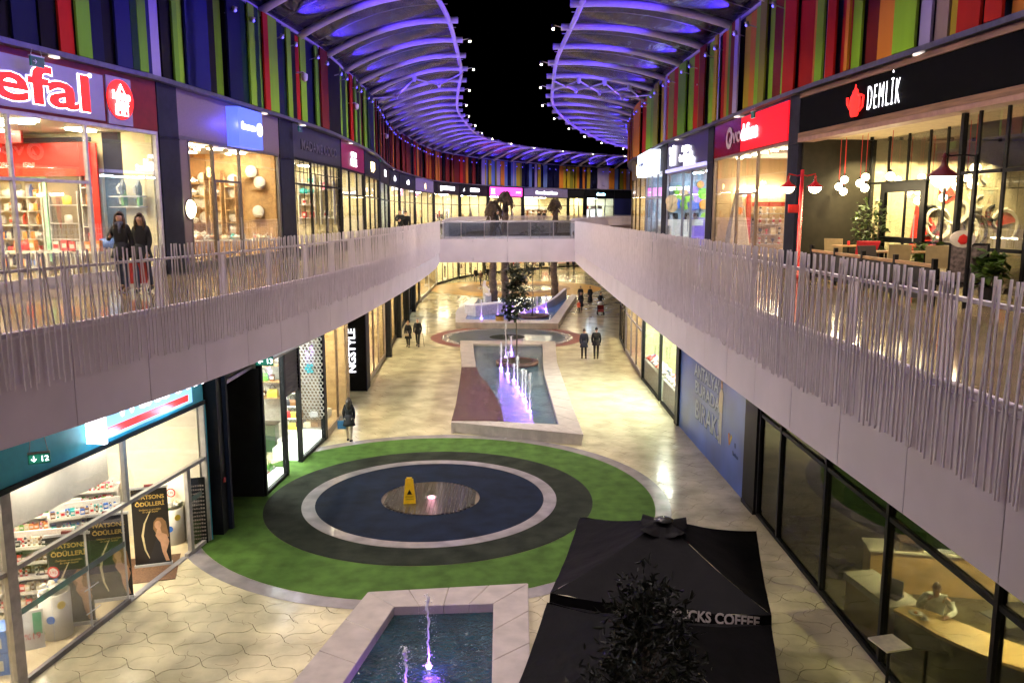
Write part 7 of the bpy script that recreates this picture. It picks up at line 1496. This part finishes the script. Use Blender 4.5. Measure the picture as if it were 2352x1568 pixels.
person(fp(1369,825), 3.1, 'taller man in a black jacket walking away, right of the two', 1.84, 'black', 'black', HAIR, False, .10, coat=.12, phase=-1)
person(fp(1334,716), -.2, 'woman in dark clothes holding the hand of a child in orange', 1.70, 'black', 'black', HAIR, True, .12, coat=.45, hood='grey'); person(fp(1329,719), -.2, 'small child in an orange jacket on the right side of the plaza', 1.05, 'orange', 'black', HAIR, True, .08, coat=.1, hood='orange')
person(fp(1333,700), -.1, 'person in black walking just behind the child in orange', 1.72, 'black', 'black', GHAIR, False, .12); person(fp(1355,699), -.1, 'woman in a long black coat and grey headscarf on the right side', 1.66, 'black', 'black', HAIR, True, .08, coat=.75, hood='grey')
person(fp(1379,716), 0, 'woman in black pushing a red pushchair on the right side', 1.68, 'black', 'black', HAIR, True, .10, armpose={'l': ((-.25,-.12,1.18),(-.18,-.36,1.05)), 'r': ((.25,-.12,1.18),(.18,-.36,1.05))})
P = fp(1379,722); pc = thing('pushchair', 'red and black pushchair with a pale hood on the right side', 'pushchair', (P.x, P.y, 0)); 
MB().add([(-.24,-.25,.40),(.24,-.25,.40),(.24,.15,.42),(-.24,.15,.42),(-.24,.25,.95),(.24,.25,.95),(-.24,-.35,.25),(.24,-.35,.25)], [(0,1,2,3),(3,2,5,4),(6,7,1,0),(0,3,4),(1,5,2)]).build('seat', mat('red pram cloth', (.30,.03,.03), .7), pc); g = MB(); g.lathe([(.28,0),(.26,.14),(.15,.26),(.001,.3)], 14, (0,.08,.80), sx=.95); g.build('hood', CL['white'], pc, True); MB().tube([(-.24,.25,.95),(-.2,.5,1.08),(.2,.5,1.08),(.24,.25,.95)], .018, 6).build('push_bar', BLACK, pc)
for sx_ in (-.26,.26): MB().tube([(sx_,.25,.95),(sx_,-.32,.15)], .015, 5).build('frame', BLACK, pc); [MB().tube([(sx_-.03,y_,.12),(sx_+.03,y_,.12)], .12, 12).build('wheel', BLACK, pc) for y_ in (-.32,.26)]
for sx_ in (-.26,.26): MB().tube([(sx_,-.1,.55),(sx_,.26,.12)], .014, 5).build('frame', BLACK, pc)
person(fp(1142,545,ZD), 1.5, 'person in black and jeans striding across the footbridge', 1.75, 'black', 'jeans', HAIR, False, .26)
for u, lab, dx_, hh in ((920, 'man in black standing with folded arms outside the white sign shop', 0, 1.78), (933, 'second dark clothed person standing beside the man with folded arms', 0, 1.70)):
    person(Vector((ZY(u, 540, 46).x, 46, ZD)), 0, lab, hh, 'black', 'black', HAIR, False, .02, armpose={'l': ((-.25,-.06,1.18),(-.03,-.21,1.20)), 'r': ((.25,-.06,1.18),(.03,-.21,1.16))} if u == 920 else None)
for k_, (u, v, lab, c) in enumerate(((1104,656,'person in brown walking on the yellow ring by the far shops','brown'),(1092,648,'dark figure standing left of the person in brown','black'),(1120,645,'dark figure outside the far fashion shop','black'),(1128,643,'rightmost dark figure outside the far fashion shop','navy'),(1264,640,'figure in black crossing near the right palm trunk','black'),(1304,622,'dark figure near the red displays under the bridge','black'),(1318,622,'second dark figure near the red displays under the bridge','navy'))):
    person(fp(u, v), R.uniform(-1,1), lab, 1.72, c, 'black', HAIR, bool(k_ % 2), .12, coat=.2*(k_ % 2))
for u, lab in ((1240, 'dark figure standing in the doorway of the lilac sign shop'), (1252, 'second dark figure in the doorway of the lilac sign shop')):
    s_ = FL.hit(u, 8); q, _ = FL.at(s_); person(Vector((q.x-.2, q.y-1.2, ZD)), 0, lab, 1.72, 'black', 'black', HAIR, False, .05)
# seated man in the cafe
sm = GP(2140, 1395, 1.05)
SP_ = Vector((sm.x+.12, sm.y+.12, 0)); SR_ = -.45
person(SP_, SR_, 'balding man in a pale shirt seated at the bar, hand at his face', 1.75, 'white', 'grey', mat('thin sandy hair', (.40,.26,.18), .6), False, 0, sit=True, bald=True, hood=None, armpose={'l': ((-.30,-.26,1.06),(-.13,-.36,1.30)), 'r': ((.33,-.24,1.08),(.20,-.46,1.06))})
stl = thing('bar_stool', 'dark bar stool under the seated man', 'stool', tuple(SP_), SR_); MB().lathe([(.18,.62),(.19,.65),(.18,.67)], 18).build('seat', BLACK, stl); MB().tube([(0,0,.02),(0,0,.62)], .03, 8).build('column', PC['silver'], stl); MB().lathe([(.22,0),(.2,.02),(.03,.04)], 18).build('base', BLACK, stl)
finish_people()
# ------------------------------------------------------------------ small fittings
for k, (C, side, u, v) in enumerate(((FL,1,680,179),(FL,1,803,246),(FL,1,877,314),(FR,-1,1602,205),(FR,-1,1456,300))):
    s_ = C.hit(u, 13.5); q, d_ = C.at(s_); n_ = Vector((d_.y, -d_.x))*side; z = ZY(u, v, q.y).z; c = thing('security_camera', ['nearest white security camera on the left striped cladding','second white security camera along the left cladding','third white security camera on the left cladding','white security camera on the right striped cladding','farthest security camera on the right cladding'][k], 'camera', (q.x, q.y, z), math.atan2(d_.y, d_.x))
    MB().tube([(0,.05,.18),(0,-.32,.2)] if side > 0 else [(0,.05,.18),(0,-.32,.2)], .03, 6).build('arm', PC['white'], c); MB().lathe([(.001,-.16),(.10,-.10),(.12,.0),(.12,.12),(.05,.17)], 14, (0,-.34,0)).build('dome', PC['white'], c, True)
for k, (C, side, u, lab, dz) in enumerate(((FL,1,44,'grey exit sign above the cookware shop sign',0),(FL,1,664,'exit sign hanging above the pillar right of the tableware shop',0),(FL,1,858,'exit sign hanging above the yellow script shop',0),(FR,-1,1760,'green exit sign hanging above the red phone shop',0),(FR,-1,1483,'green exit sign above the glaring white sign',0))):
    s_ = C.hit(u, 11.6); q, d_ = C.at(s_); n_ = Vector((d_.y, -d_.x))*side; p_ = q + n_*.42; exit_sign((p_.x, p_.y, 11.5), math.atan2(d_.y, d_.x), lab, '→', .62, .12)
for C, side, us in ((FL, 1, (115, 600, 690, 800, 900)), (FR, -1, (2120, 1700, 1560, 1500))):
    for u in us:
        s_ = C.hit(u, 11.7); q, d_ = C.at(s_); n_ = Vector((d_.y, -d_.x))*side; p_ = q + n_*.1; dl_ = thing('recessed_downlight', 'small downlight under the coping beside column %s shopfronts' % ('left' if side > 0 else 'right'), 'lamp', (p_.x, p_.y, 11.74), 0, 'coping downlights'); MB().lathe([(.12,0),(.12,.03)], 14).build('lens', emit('dim lens', (1,.85,.75), 1.2), dl_); MB().ring(0, 0, .12, .15, -.002, 14).build('trim', PC['silver'], dl_)
# bulk stock past the limit
for (kd, c), b in BULK.items(): b.build(kd + '_stock', PROTO[(kd, c)][2], None, kind='stuff', label='further ' + c + ' ' + kd + ' stock packed on the shop shelves')
